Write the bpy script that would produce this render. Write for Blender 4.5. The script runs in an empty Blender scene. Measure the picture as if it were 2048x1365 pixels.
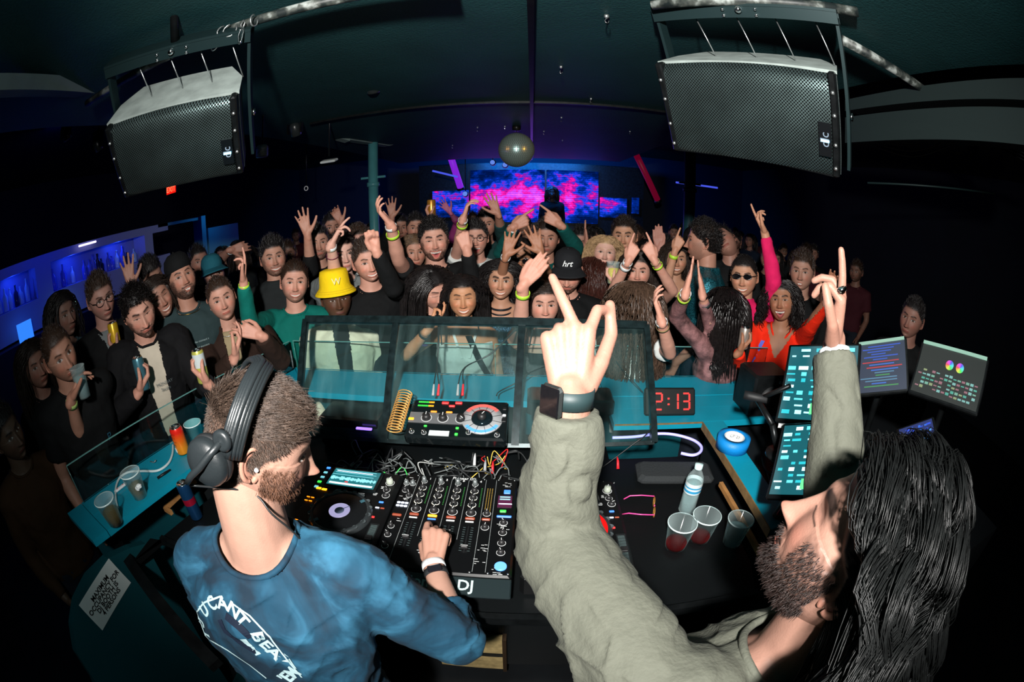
import bpy, math, random
import numpy as np
from mathutils import Vector, Matrix, noise as mnoise
random.seed(7)
RNG = np.random.default_rng(7)
C = bpy.context.scene.collection
PI = math.pi
# ---------------------------------------------------------------- camera geometry (15 mm full-frame fisheye)
W, H = 2048, 1365
FPX = 15/36*2048
CAM = Vector((0, 0, 2.15)); PITCH = math.radians(19); YAW = math.radians(2.6)
CR = Vector((math.cos(YAW), math.sin(YAW), 0))
CF = Vector((-math.sin(YAW)*math.cos(PITCH), math.cos(YAW)*math.cos(PITCH), -math.sin(PITCH)))
CU = CR.cross(CF)
def ray(px, py):
    x = px-W/2; y = H/2-py; r = math.hypot(x, y)
    th = 2*math.asin(min(1, r/(2*FPX))); s = math.sin(th)/r if r else 0
    return CR*(x*s)+CU*(y*s)+CF*math.cos(th)
def at(px, py, d): return CAM+ray(px, py)*d
def at_z(px, py, z): v = ray(px, py); return CAM+v*((z-CAM.z)/v.z)
def at_y(px, py, y): v = ray(px, py); return CAM+v*((y-CAM.y)/v.y)
def on_ray(px, py, prev, L, near=True):
    """the point on the sight line px,py at bone length L from the joint prev"""
    v = ray(px, py); w = prev-CAM; b = v.dot(w); c = w.dot(w)-L*L; disc = b*b-c
    if disc <= 0:
        q = CAM+v*b; return prev+(q-prev).normalized()*L if (q-prev).length > L*1.15 else q
    s = math.sqrt(disc); return CAM+v*(b-s if near else b+s)
# ---------------------------------------------------------------- objects and tags
def tag(o, label=None, cat=None, group=None, kind=None):
    if label: o['label'] = label
    if cat: o['category'] = cat
    if group: o['group'] = group
    if kind: o['kind'] = kind
    return o
def empty(name, loc=(0, 0, 0), label=None, cat=None, group=None, rot=None):
    o = bpy.data.objects.new(name, None); C.objects.link(o); o.location = loc
    o.empty_display_size = .05
    if rot is not None: o.rotation_euler = rot
    return tag(o, label, cat, group)
def mesh_obj(name, verts, faces, mats, parent=None, midx=None, col=None, smooth=False, M=None):
    me = bpy.data.meshes.new(name)
    v = np.asarray(verts, dtype=np.float64).reshape(-1, 3)
    me.from_pydata(v.tolist(), [], faces if isinstance(faces, list) else faces.tolist())
    if not isinstance(mats, (list, tuple)): mats = [mats]
    for m in mats: me.materials.append(m)
    if midx is not None: me.polygons.foreach_set('material_index', np.asarray(midx, dtype=np.int32))
    if smooth is not False:
        if smooth is True: me.polygons.foreach_set('use_smooth', np.ones(len(me.polygons), dtype=bool))
        else: me.polygons.foreach_set('use_smooth', np.asarray(smooth, dtype=bool))
    if col is not None:
        a = me.color_attributes.new('Col', 'FLOAT_COLOR', 'POINT')
        c = np.ones((len(v), 4)); c[:, :3] = col; a.data.foreach_set('color', c.ravel())
    me.update(); me.validate()
    o = bpy.data.objects.new(name, me); C.objects.link(o)
    if M is not None: o.matrix_world = M
    if parent is not None: o.parent = parent
    return o
class MB:
    """collects boxes, tubes, lathes and prisms in one mesh"""
    def __init__(s, mats=None): s.v = []; s.f = []; s.m = []; s.s = []; s.M = Matrix.Identity(4); s.mi = 0
    def put(s, vs, fs, smooth=False):
        n = len(s.v); s.v += [tuple(s.M @ Vector(v)) for v in vs]
        s.f += [tuple(i+n for i in f) for f in fs]; s.m += [s.mi]*len(fs); s.s += [smooth]*len(fs); return s
    def box(s, c, d, R=None, bev=0):
        x, y, z = (k/2 for k in d); c = Vector(c)
        if bev > 0:
            b = min(bev, x*.9, y*.9, z*.9); vs = []; 
            prof = [(-z, b), (-z+b, 0), (z-b, 0), (z, b)]
            for zz, ins in prof:
                X, Y = x-ins, y-ins; q = b
                for (px, py) in ((X-q, -Y), (X, -Y+q), (X, Y-q), (X-q, Y), (-X+q, Y), (-X, Y-q), (-X, -Y+q), (-X+q, -Y)): vs.append(Vector((px, py, zz)))
            fs = [tuple(reversed(range(8))), tuple(range(24, 32))]
            for k in range(3):
                for j in range(8): a = k*8+j; bb = k*8+(j+1) % 8; fs.append((a, bb, bb+8, a+8))
        else:
            vs = [Vector((sx*x, sy*y, sz*z)) for sz in (-1, 1) for sx, sy in ((-1, -1), (1, -1), (1, 1), (-1, 1))]
            fs = [(3, 2, 1, 0), (4, 5, 6, 7), (0, 1, 5, 4), (1, 2, 6, 5), (2, 3, 7, 6), (3, 0, 4, 7)]
        if R is not None: vs = [R @ v for v in vs]
        return s.put([v+c for v in vs], fs)
    def beam(s, a, b, w, h, up=(0, 0, 1)):
        a, b = Vector(a), Vector(b); y = (b-a).normalized(); x = y.cross(Vector(up)).normalized(); z = x.cross(y)
        R = Matrix((x, y, z)).transposed(); return s.box((a+b)/2, (w, (b-a).length, h), R)
    def tube(s, pts, r, n=8, cap=True, closed=False):
        P = [Vector(p) for p in pts]; rs = r if isinstance(r, (list, tuple)) else [r]*len(P)
        vs = []; fs = []; last = None; K = len(P)
        for i, p in enumerate(P):
            if closed: t = (P[(i+1) % K]-P[i-1])
            else: t = (P[min(i+1, K-1)]-P[max(i-1, 0)])
            t = t.normalized() if t.length > 1e-9 else Vector((0, 0, 1))
            if last is None: nrm = t.orthogonal().normalized()
            else:
                nrm = last-t*last.dot(t); nrm = nrm.normalized() if nrm.length > 1e-6 else t.orthogonal().normalized()
            last = nrm; b = t.cross(nrm)
            for j in range(n): a = 2*PI*j/n; vs.append(p+(nrm*math.cos(a)+b*math.sin(a))*rs[i])
        R = K if closed else K-1
        for i in range(R):
            for j in range(n):
                a = i*n+j; b2 = i*n+(j+1) % n; k = ((i+1) % K)*n; fs.append((a, b2, k+(j+1) % n, k+j))
        if cap and not closed: fs.append(tuple(reversed(range(n)))); fs.append(tuple(range((K-1)*n, K*n)))
        return s.put(vs, fs, True)
    def lathe(s, prof, c=(0, 0, 0), n=24, R=None, cap=True):
        vs = []; c = Vector(c)
        for r, z in prof:
            for j in range(n): a = 2*PI*j/n; v = Vector((r*math.cos(a), r*math.sin(a), z)); vs.append((R @ v if R else v)+c)
        fs = []; K = len(prof)
        for i in range(K-1):
            for j in range(n): fs.append((i*n+j, i*n+(j+1) % n, (i+1)*n+(j+1) % n, (i+1)*n+j))
        if cap:
            if prof[0][0] > 1e-6: fs.append(tuple(reversed(range(n))))
            if prof[-1][0] > 1e-6: fs.append(tuple(range((K-1)*n, K*n)))
        return s.put(vs, fs, True)
    def prism(s, poly, z0, z1, R=None, c=(0, 0, 0)):
        n = len(poly); vs = [Vector((x, y, z)) for z in (z0, z1) for x, y in poly]
        if R is not None: vs = [R @ v for v in vs]
        vs = [v+Vector(c) for v in vs]
        return s.put(vs, [tuple(reversed(range(n))), tuple(range(n, 2*n))]+[(j, (j+1) % n, n+(j+1) % n, n+j) for j in range(n)])
    def quad(s, a, b, c, d): return s.put([a, b, c, d], [(0, 1, 2, 3)])
    def sphere(s, c, r, n=16, m=10, sc=(1, 1, 1)):
        c = Vector(c); prof = [(r*math.sin(PI*i/m), -r*math.cos(PI*i/m)) for i in range(m+1)]; vs = []; fs = []
        for rr, z in prof:
            for j in range(n): a = 2*PI*j/n; vs.append(c+Vector((rr*math.cos(a)*sc[0], rr*math.sin(a)*sc[1], z*sc[2])))
        for i in range(m):
            for j in range(n): fs.append((i*n+j, i*n+(j+1) % n, (i+1)*n+(j+1) % n, (i+1)*n+j))
        return s.put(vs, fs, True)
    def build(s, name, mats, parent=None, M=None, label=None):
        o = mesh_obj(name, s.v, s.f, mats, parent, s.m, None, s.s, M)
        if label: o['label'] = label
        return o
def rotz(a): return Matrix.Rotation(a, 3, 'Z')
def frame3(x, y, z): return Matrix((x, y, z)).transposed()
def mat4(R, t): m = R.to_4x4(); m.translation = Vector(t); return m
def text_mesh(s, size, align='CENTER', ext=.0004, shear=0, bold=0):
    cu = bpy.data.curves.new('lettering', 'FONT'); cu.body = s; cu.size = size; cu.align_x = align; cu.align_y = 'CENTER'
    cu.extrude = ext; cu.shear = shear; cu.offset = bold; cu.resolution_u = 3
    o = bpy.data.objects.new('lettering', cu); C.objects.link(o)
    dg = bpy.context.evaluated_depsgraph_get(); me = bpy.data.meshes.new_from_object(o.evaluated_get(dg))
    bpy.data.objects.remove(o); bpy.data.curves.remove(cu)
    v = [tuple(x.co) for x in me.vertices]; f = [tuple(p.vertices) for p in me.polygons]; bpy.data.meshes.remove(me); return v, f
def text_obj(s, size, M, m, parent=None, name='lettering', **k):
    v, f = text_mesh(s, size, **k); v = [tuple(M @ Vector(p)) for p in v]
    return mesh_obj(name, v, f, m, parent)
# ---------------------------------------------------------------- materials
_MC = {}
def srgb(r, g, b):
    f = lambda c: (c/255/12.92 if c <= 10 else ((c/255+.055)/1.055)**2.4); return (f(r), f(g), f(b))
def mat(name, col=(.5, .5, .5), rough=.5, metal=0, emit=None, es=1, bump=0, bscale=40, var=0, vscale=6, trans=0, ior=1.45, coat=0, alpha=1, spec=.5, aniso=None, detail=3, attr=False, sheen=0):
    if name in _MC: return _MC[name]
    m = bpy.data.materials.new(name); m.use_nodes = True; nt = m.node_tree; N = nt.nodes; L = nt.links
    b = N['Principled BSDF']; b.inputs['Base Color'].default_value = (*col, 1); b.inputs['Roughness'].default_value = rough
    b.inputs['Metallic'].default_value = metal; b.inputs['IOR'].default_value = ior; b.inputs['Specular IOR Level'].default_value = spec
    if trans: b.inputs['Transmission Weight'].default_value = trans
    if coat: b.inputs['Coat Weight'].default_value = coat; b.inputs['Coat Roughness'].default_value = .1
    if alpha < 1: b.inputs['Alpha'].default_value = alpha
    if sheen: b.inputs['Sheen Weight'].default_value = sheen
    if emit: b.inputs['Emission Color'].default_value = (*emit, 1); b.inputs['Emission Strength'].default_value = es
    tc = N.new('ShaderNodeTexCoord')
    base = None
    if attr:
        a = N.new('ShaderNodeAttribute'); a.attribute_name = 'Col'; base = a.outputs['Color']; L.new(base, b.inputs['Base Color'])
    if var or bump:
        no = N.new('ShaderNodeTexNoise'); no.inputs['Scale'].default_value = vscale; no.inputs['Detail'].default_value = 5
        L.new(tc.outputs['Object'], no.inputs['Vector'])
    if var:
        mr = N.new('ShaderNodeMapRange'); mr.inputs[1].default_value = .3; mr.inputs[2].default_value = .7
        mr.inputs[3].default_value = 1-var; mr.inputs[4].default_value = 1+var; L.new(no.outputs['Fac'], mr.inputs[0])
        mx = N.new('ShaderNodeVectorMath'); mx.operation = 'SCALE'; L.new(mr.outputs[0], mx.inputs['Scale'])
        if base is not None: L.new(base, mx.inputs[0])
        else: mx.inputs[0].default_value = col
        L.new(mx.outputs[0], b.inputs['Base Color'])
    if bump:
        nb = N.new('ShaderNodeTexNoise'); nb.inputs['Scale'].default_value = bscale; nb.inputs['Detail'].default_value = detail
        L.new(tc.outputs['Object'], nb.inputs['Vector']); bp = N.new('ShaderNodeBump'); bp.inputs['Strength'].default_value = bump
        bp.inputs['Distance'].default_value = .01; L.new(nb.outputs['Fac'], bp.inputs['Height']); L.new(bp.outputs[0], b.inputs['Normal'])
    _MC[name] = m; return m
def glow(name, col, es): return mat(name, (0.02, 0.02, 0.02), .4, emit=col, es=es)
def at_x(px, py, x): v = ray(px, py); return CAM+v*((x-CAM.x)/v.x)
# ================================================================ SETTING
BLK = mat('matte_black', (.006, .007, .008), .55)
BLKM = mat('black_metal', (.012, .014, .015), .35, .6, var=.4, vscale=20)
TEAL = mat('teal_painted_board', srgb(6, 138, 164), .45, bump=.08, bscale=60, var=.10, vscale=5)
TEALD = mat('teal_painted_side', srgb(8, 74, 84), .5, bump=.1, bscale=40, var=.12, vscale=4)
STEEL = mat('bare_steel', (.55, .58, .58), .35, .9, bump=.2, bscale=60, var=.3, vscale=30)
CHROME = mat('chrome', (.85, .87, .88), .12, 1)
WHITE = mat('white_plastic', (.75, .77, .78), .4)
WOOD = mat('raw_plywood', srgb(168, 120, 70), .6, var=.25, vscale=18, bump=.1)
RED = glow('red_glow', (1, .02, .01), 3)
sc = bpy.context.scene
LEDGE = 1.30; DESK = 1.22; FLOORZ = 0.0; BOOTHZ = .12; CEIL = 3.05
def S(name, mb, m): return tag(mb.build(name, m), kind='structure')
# floor, walls, ceiling
b = MB(); b.box((0, 4, -.1), (17, 18, .2)); S('floor', b, mat('dark_dance_floor', (.012, .014, .016), .35, var=.3, vscale=3))
b = MB(); b.box((.2, .1, BOOTHZ/2+.002), (3.3, 1.2, BOOTHZ-.004)); b.box((.2, -1.5, BOOTHZ/2+.002), (3.3, 2, BOOTHZ-.004)); S('booth_floor', b, mat('teal_booth_floor', srgb(10, 62, 66), .55, var=.35, vscale=9, bump=.2))
cm = mat('dark_teal_ceiling', srgb(26, 66, 68), .6, bump=.35, bscale=90, var=.18, vscale=2.2)
cm2 = mat('black_ceiling', srgb(5, 14, 16), .8, bump=.3, bscale=60)
b = MB(); b.box((-1.4, 2.9, CEIL+.06), (2.78, 12, .12)); b.box((.92, 2.9, CEIL+.05), (1.82, 12, .1)); S('ceiling', b, cm)
b = MB(); b.box((0, 4, CEIL+.62), (17, 18, .1)); S('ceiling', b, cm2)
b = MB(); b.box((.0, 2.9, CEIL-.012), (.03, 12, .05)); S('trim_1', b, BLKM)
for k, y in enumerate((3.7,)):
    b = MB(); b.beam((-2.1, y, CEIL-.01), (2.0, y, CEIL-.01), .02, .02); S('trim_2', b, BLKM)
dk = mat('dark_wall', srgb(6, 16, 26), .8, var=.2, vscale=2)
b = MB(); b.box((0, 12.6, 1.8), (17, .2, 4)); S('wall_back', b, mat('navy_back_wall', srgb(8, 24, 50), .7))
b = MB(); b.box((-7.6, 4, 1.8), (.2, 18, 4)); S('wall_left', b, dk)
b = MB(); b.box((6.8, 4, 1.8), (.2, 18, 4)); S('wall_right', b, dk)
b = MB(); b.box((0, -3, 1.8), (17, .2, 4)); S('wall_front', b, dk)
# grey structural beams at both sides
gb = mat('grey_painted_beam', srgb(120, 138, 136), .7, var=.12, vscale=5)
def quadprism(name, px, m, m_d, th=.12):
    """a beam drawn by four points, extruded away from the viewer"""
    P = [(at_y if not m_d else at)(x, y, yy) for x, y, yy in px]; n = (P[1]-P[0]).cross(P[3]-P[0]).normalized()*th
    if n.dot(P[0]-CAM) < 0: n = -n
    b = MB(); b.put(P+[p+n for p in P], [(0, 1, 2, 3), (7, 6, 5, 4), (0, 4, 5, 1), (1, 5, 6, 2), (2, 6, 7, 3), (3, 7, 4, 0)]); return S(name, b, m)
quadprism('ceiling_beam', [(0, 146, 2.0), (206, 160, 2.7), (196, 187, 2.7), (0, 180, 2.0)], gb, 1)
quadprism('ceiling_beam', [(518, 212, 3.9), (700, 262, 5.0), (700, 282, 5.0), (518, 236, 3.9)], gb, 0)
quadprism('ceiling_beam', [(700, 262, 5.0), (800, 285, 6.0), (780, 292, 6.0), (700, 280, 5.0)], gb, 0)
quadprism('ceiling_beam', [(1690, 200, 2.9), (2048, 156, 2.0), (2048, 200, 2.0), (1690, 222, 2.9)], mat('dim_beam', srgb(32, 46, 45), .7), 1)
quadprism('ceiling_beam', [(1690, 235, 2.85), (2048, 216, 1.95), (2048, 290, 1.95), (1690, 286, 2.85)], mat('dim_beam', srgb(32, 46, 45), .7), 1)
# pillars, the teal light on them put into their colours
pm = mat('teal_lit_pillar', srgb(80, 150, 155), .35, var=.1)
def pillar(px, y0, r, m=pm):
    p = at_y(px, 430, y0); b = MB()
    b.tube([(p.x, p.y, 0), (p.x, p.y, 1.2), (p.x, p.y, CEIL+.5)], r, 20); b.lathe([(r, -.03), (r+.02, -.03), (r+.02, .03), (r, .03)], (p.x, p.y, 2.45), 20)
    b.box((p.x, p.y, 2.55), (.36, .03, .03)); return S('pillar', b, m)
pillar(748, 5.6, .07); pillar(1378, 6.2, .09, mat('far_teal_lit_pillar', srgb(40, 90, 100), .5))
# ---- bar wall at the left, lit blue
bluew = mat('blue_lit_bar_wall', (.03, .08, .5), .5, emit=(.005, .012, .55), es=.30)
def P4(o, m, th, name, parent=None, kind=None):
    P = [Vector(p) for p in o]; n = (P[1]-P[0]).cross(P[3]-P[0]).normalized()*th
    if n.dot(P[0]-CAM) < 0: n = -n
    b = MB(); b.put(P+[p+n for p in P], [(0, 1, 2, 3), (7, 6, 5, 4), (0, 4, 5, 1), (1, 5, 6, 2), (2, 6, 7, 3), (3, 7, 4, 0)])
    ob = b.build(name, m, parent)
    if kind: ob['kind'] = kind
    return ob
# ---- bar wall at x=-5 with two backlit niches
BX = -4.8
barm = mat('pale_bar_wall', (.35, .4, .7), .5); barm2 = mat('bar_niche_panel', (.25, .3, .6), .45)
def barbox(name, p, q, z0, z1, d, m, off=0): 
    b = MB(); b.box((BX-off-d/2, (p+q)/2, (z0+z1)/2), (d, q-p, z1-z0)); return S(name, b, m)
n1 = (1.15, 1.76, 1.92, 2.24); n2 = (2.0, 3.62, 1.92, 2.24)
b = MB()
for y0, y1, z0, z1 in ((.2, 4.1, 2.24, 2.34), (.2, 4.1, 1.62, 1.92), (.2, 1.15, 1.92, 2.24), (1.76, 2.0, 1.92, 2.24), (3.62, 3.78, 1.92, 2.24)): b.box((BX-.15, (y0+y1)/2, (z0+z1)/2), (.3, y1-y0, z1-z0))
S('wall_left', b, barm)
b = MB(); b.box((BX-.33, 2.0, 1.9), (.04, 3.8, .9)); S('wall_niche', b, barm2)
b = MB(); b.box((BX-.02, 2.2, 1.2), (.5, 4, .8)); S('wall_counter', b, mat('bar_counter_dark', srgb(8, 14, 40), .5))
b = MB(); b.box((BX-.05, 4.35, 2.32), (.1, .9, .04)); b.box((BX-.05, 4.85, 2.0), (.2, .1, .7)); b.box((BX-.05, 5.4, 1.9), (.1, .8, .5)); S('trim_3', b, mat('teal_doorway', (.12, .4, .6), .5))
bg = [mat('bottle_pale_blue', (.5, .75, .9), .15), mat('bottle_deep_blue', (.1, .15, .7), .15), mat('bottle_dark_glass', (.02, .03, .08), .1)]
rb = random.Random(3)
def bottle(y, z, h, m, lab):
    r = .032+rb.random()*.012; b = MB(); b.lathe([(r*.95, 0), (r, .01), (r, h*.6), (r*.35, h*.76), (r*.33, h*.96), (r*.4, h*.97), (r*.4, h), (0, h)], (0, 0, 0), 12)
    o = b.build('bottle', m); o.location = (BX-.17+rb.uniform(-.05, .05), y, z); tag(o, lab, 'bottle', 'bottles in the blue bar niches')
ln = 'liquor bottle glowing blue among others in the long bar niche'; ls = 'liquor bottle glowing blue in the short bar niche'
for y in np.arange(1.22, 1.72, .085): bottle(y, 1.925, rb.uniform(.16, .27), bg[rb.choice((0, 0, 1, 2))], ls)
for y in np.arange(2.08, 3.58, .085):
    if rb.random() < .85: bottle(y, 1.925, rb.uniform(.15, .26), bg[rb.choice((0, 0, 1, 1, 2))], ln)
def lamp(kind, name, loc, energy, col, size=.2, target=None, spot=None, blend=.5, sy=None):
    l = bpy.data.lights.new(name, kind); l.energy = energy; l.color = col
    if kind == 'AREA': l.size = size; 
    if kind == 'AREA' and sy: l.shape = 'RECTANGLE'; l.size_y = sy
    if kind in ('POINT', 'SPOT'): l.shadow_soft_size = size
    if spot: l.spot_size = spot; l.spot_blend = blend
    o = bpy.data.objects.new(name, l); C.objects.link(o); o.location = loc
    if target is not None: o.rotation_euler = (Vector(target)-Vector(loc)).to_track_quat('-Z', 'Y').to_euler()
    return o
for y in (1.45, 2.4, 3.2): lamp('POINT', 'bar_niche_lamp', (BX-.12, y, 2.2), 1.1, (.02, .08, 1), .03)
lamp('AREA', 'bar_wash_lamp', (BX+.9, 1.9, 2.75), 5, (.0, .03, 1), .3, (BX-.1, 2, 2.0), sy=2.4)
lamp('POINT', 'doorway_lamp', (BX+.4, 5.0, 2.3), 1.6, (.03, .45, 1), .05)
# small bright things on the bar
b = MB(); b.box((0, 0, 0), (.02, .16, .12)); o = b.build('bar_screen', glow('bar_screen_glow', (.45, .9, .75), .8)); o.location = (BX+1.2, 1.35, 1.62); tag(o, 'small glowing white-green till screen on the bar', 'screen')
o.location = at_x(147, 655, -4.6); o.scale = (1.3,)*3; o.location.z = 1.68
b = MB(); b.box((0, 0, 0), (.02, .17, .14)); o = b.build('bar_screen', glow('bar_screen_blue', (.03, .22, 1), 1.1)); o.location = at_x(48, 650, -4.6); o.scale = (1.25,)*3; o.location.z = 1.69; tag(o, 'small glowing blue till screen on the bar below the short niche', 'screen')
b = MB(); b.tube([(0, -.14, 0), (0, .14, 0)], .012, 8); o = b.build('bar_light', glow('bar_strip_glow', (.7, .6, 1), 2)); o.location = at_x(175, 488, -4.72); tag(o, 'short pinkish white lamp above the long bar niche', 'light')
# ---- exit sign
ex = at_y(344, 379, 5.2); t = empty('exit_sign', ex, 'red illuminated exit sign hanging below the speaker', 'sign')
b = MB(); b.box((0, 0, 0), (.30, .04, .17), bev=.01); b.build('housing', BLKM, t)
b = MB(); b.box((0, -.024, 0), (.27, .008, .145)); b.build('sign_face', glow('exit_face', (1, .012, .006), 1.0), t)
text_obj('EXIT', .13, Matrix.Translation((0, -.031, 0)) @ Matrix.Rotation(PI/2, 4, 'X'), glow('exit_letters', (1, .12, .05), 2.0), t, bold=.003)
b = MB(); b.tube([(0, 0, .08), (0, 0, .7)], .012); b.build('stem', BLKM, t)
# ---- LED stage at the back
LY = 11.6
t = empty('led_wall', (0, LY, 0), 'large LED screen glowing magenta and blue at the far stage', 'screen')
m = bpy.data.materials.new('led_picture'); m.use_nodes = True; nt = m.node_tree; nt.nodes.clear(); N = nt.nodes; L = nt.links
out = N.new('ShaderNodeOutputMaterial'); em = N.new('ShaderNodeEmission'); L.new(em.outputs[0], out.inputs[0])
tc = N.new('ShaderNodeTexCoord'); mp = N.new('ShaderNodeMapping'); mp.inputs['Scale'].default_value = (1.2, 1, 1.9); L.new(tc.outputs['Object'], mp.inputs[0])
n1_ = N.new('ShaderNodeTexNoise'); n1_.inputs['Scale'].default_value = 1.05; n1_.inputs['Detail'].default_value = 5; n1_.inputs['Roughness'].default_value = .7; L.new(mp.outputs[0], n1_.inputs['Vector'])
sx = N.new('ShaderNodeSeparateXYZ'); L.new(tc.outputs['Object'], sx.inputs[0])
def mth(op, a, b_=None):
    n = N.new('ShaderNodeMath'); n.operation = op
    for i, q in enumerate((a, b_)):
        if q is None: continue
        if isinstance(q, (int, float)): n.inputs[i].default_value = q
        else: L.new(q, n.inputs[i])
    return n.outputs[0]
ax = mth('ABSOLUTE', sx.outputs['X']); az = mth('ABSOLUTE', mth('SUBTRACT', sx.outputs['Z'], 2.25))
mask = mth('SUBTRACT', mth('SUBTRACT', 1.0, mth('MULTIPLY', ax, .16)), mth('MULTIPLY', az, 1.0))
fac = mth('ADD', mth('MULTIPLY', mask, .62), mth('SUBTRACT', n1_.outputs['Fac'], .5)); fac2 = mth('ADD', fac, mth('SUBTRACT', n1_.outputs['Fac'], .5))
cr = N.new('ShaderNodeValToRGB'); L.new(fac2, cr.inputs[0]); e = cr.color_ramp.elements
e[0].position = .0; e[0].color = (.0, .006, .06, 1); e[1].position = .95; e[1].color = (.75, .25, 1, 1)
for p, c in ((.2, (.0, .02, .25, 1)), (.32, (.01, .05, .8, 1)), (.40, (.25, .005, .3, 1)), (.5, (.9, .01, .35, 1)), (.62, (.5, .06, .95, 1)), (.75, (.85, .1, .8, 1))):
    q = e.new(p); q.color = c
wv = N.new('ShaderNodeTexWave'); wv.bands_direction = 'Z'; wv.inputs['Scale'].default_value = 5.5; L.new(tc.outputs['Object'], wv.inputs['Vector'])
st = mth('ADD', .95, mth('MULTIPLY', wv.outputs['Fac'], .5)); L.new(st, em.inputs['Strength']); L.new(cr.outputs[0], em.inputs['Color'])
for x0, x1, z0, z1, nm in ((-1.55, .45, 1.55, 3.0, 'screen_panel'), (.5, 1.9, 1.55, 3.0, 'screen_panel'), (-2.6, -1.6, 1.7, 2.45, 'screen_panel'), (1.95, 2.7, 1.75, 2.3, 'screen_panel'), (2.85, 3.05, 1.9, 2.35, 'screen_panel')):
    b = MB(); b.box(((x0+x1)/2-.1, 0, (z0+z1)/2), (x1-x0, .06, z1-z0)); b.build(nm, m, t)
b = MB(); b.box((0, .1, 2.2), (6.2, .08, 2.0)); b.build('backing_frame', BLKM, t)
b = MB(); b.box((.4, LY-1.5, .55), (5.6, 1.6, 1.1)); S('floor_stage', b, mat('stage_black', (.01, .012, .02), .6))
lamp('AREA', 'stage_wash_lamp', (0, LY-1.6, 3.3), 330, (.01, .20, .85), 3, (0, LY, 1.8), sy=.6)
lamp('AREA', 'led_spill_lamp', (0, LY-.5, 2.3), 16, (.05, .12, 1), 3.5, (0, 5, 1.2), sy=1.2)
def beam_tube(px0, px1, y, col, es, r, lab):  # hazy light beam put in as a solid glowing tube
    a = at_y(*px0, y); c = at_y(*px1, y+.4); t = empty('light_beam', a, lab, 'light'); b = MB(); b.tube([(0, 0, 0), c-a], r, 12); b.build('tube', glow(lab[:12], col, es), t)
    b = MB(); b.tube([Vector((0, 0, 0))-(c-a)*.06, Vector((0, 0, 0))], r*1.25, 12); b.build('beam_end', BLKM, t); b = MB(); b.tube([(c-a)*1.0, (c-a)*1.05], r*1.25, 12); b.build('beam_end', BLKM, t)
beam_tube((897, 300), (921, 375), 9.2, (.28, .02, .85), .75, .075, 'purple slanted light tube beside the far screen')
beam_tube((1270, 305), (1315, 400), 9.2, (.30, .0, .035), .35, .07, 'dim red slanted light tube by the far screen')
for q0, q1 in (((865, 342), (915, 354)), ((1352, 365), (1435, 376))):
    a = at_y(*q0, 8.8); c = at_y(*q1, 8.8); b = MB(); b.tube([(0, 0, 0), c-a], .02, 8); o = b.build('light_strip', glow('blue_strip', (.08, .12, 1), .8)); o.location = a
    tag(o, 'thin blue light strip '+('beside the purple beam' if q0[0] < 1000 else 'behind the bright-grilled loudspeaker'), 'light')
# stage lamps: small blue lens lights in a row
for i, (x, y) in enumerate(((907, 285), (935, 288), (968, 300), (1168, 305), (1208, 288), (930, 388), (985, 325), (1010, 330))):
    p = at_y(x, y, 9.6); b = MB(); b.lathe([(.06, 0), (.075, .12), (.05, .16), (0, .16)], n=12, R=Matrix.Rotation(-PI/2, 3, 'X')); tt = empty('stage_lamp', p, 'small stage lamp with a bluish lens hanging before the far screen', 'lamp', 'small stage lamps before the screen')
    b.build('lamp_body', BLKM, tt); b = MB(); b.lathe([(0, 0), (.055, 0), (.055, .01), (0, .01)], (0, -.012, 0), n=12, R=Matrix.Rotation(-PI/2, 3, 'X')); b.build('lens', glow('stage_lens', (.15, .3, 1), .8), tt)
    b = MB(); b.tube([(0, .06, .05), (0, .06, CEIL+.5-p.z)], .01, 6); b.build('hanger', BLKM, tt)
# ---- disco ball
p = at_y(1033, 300, 5.0); R_ = .21; t = empty('disco_ball', p, 'mirrored disco ball hanging under the dark ceiling', 'disco ball')
vs = []; fs = []; n = 30
for i in range(n):
    z0 = -math.cos(PI*i/n); z1 = -math.cos(PI*(i+1)/n); r0 = math.sin(PI*i/n); r1 = math.sin(PI*(i+1)/n); k = max(4, int(2*PI*math.sin(PI*(i+.5)/n)/(PI/n)))
    for j in range(k):
        a0 = 2*PI*(j+.05)/k; a1 = 2*PI*(j+.95)/k; jt = [RNG.uniform(-.004, .004) for _ in range(2)]
        q = [Vector((r*math.cos(a), r*math.sin(a), z))*R_ for r, a, z in ((r0, a0, z0), (r0, a1, z0), (r1, a1, z1), (r1, a0, z1))]
        c = sum(q, Vector())/4; q = [c+(x-c)*.94 for x in q]; nn = len(vs); vs += q; fs.append((nn, nn+1, nn+2, nn+3))
mesh_obj('mirror_tiles', vs, fs, mat('mirror_tile', (.40, .62, .60), .3, .6), t)
b = MB(); b.sphere((0, 0, 0), R_*.985, 24, 16); b.build('core', mat('ball_core', (.05, .07, .07), .5), t)
b = MB(); b.tube([(0, 0, R_), (0, 0, CEIL-p.z-.06)], .004, 6); b.lathe([(.03, CEIL-p.z-.06), (.05, CEIL-p.z-.05), (.05, CEIL-p.z+.02), (0, CEIL-p.z+.02)]); b.build('motor_and_wire', BLKM, t)
lamp('SPOT', 'amber_pin_spot', (2.2, 2.9, 2.9), 60, (1, .35, .04), .05, p, math.radians(12)); lamp('SPOT', 'amber_pin_spot', (-2.6, 3.2, 2.9), 30, (1, .3, .04), .05, p, math.radians(12))
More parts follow.
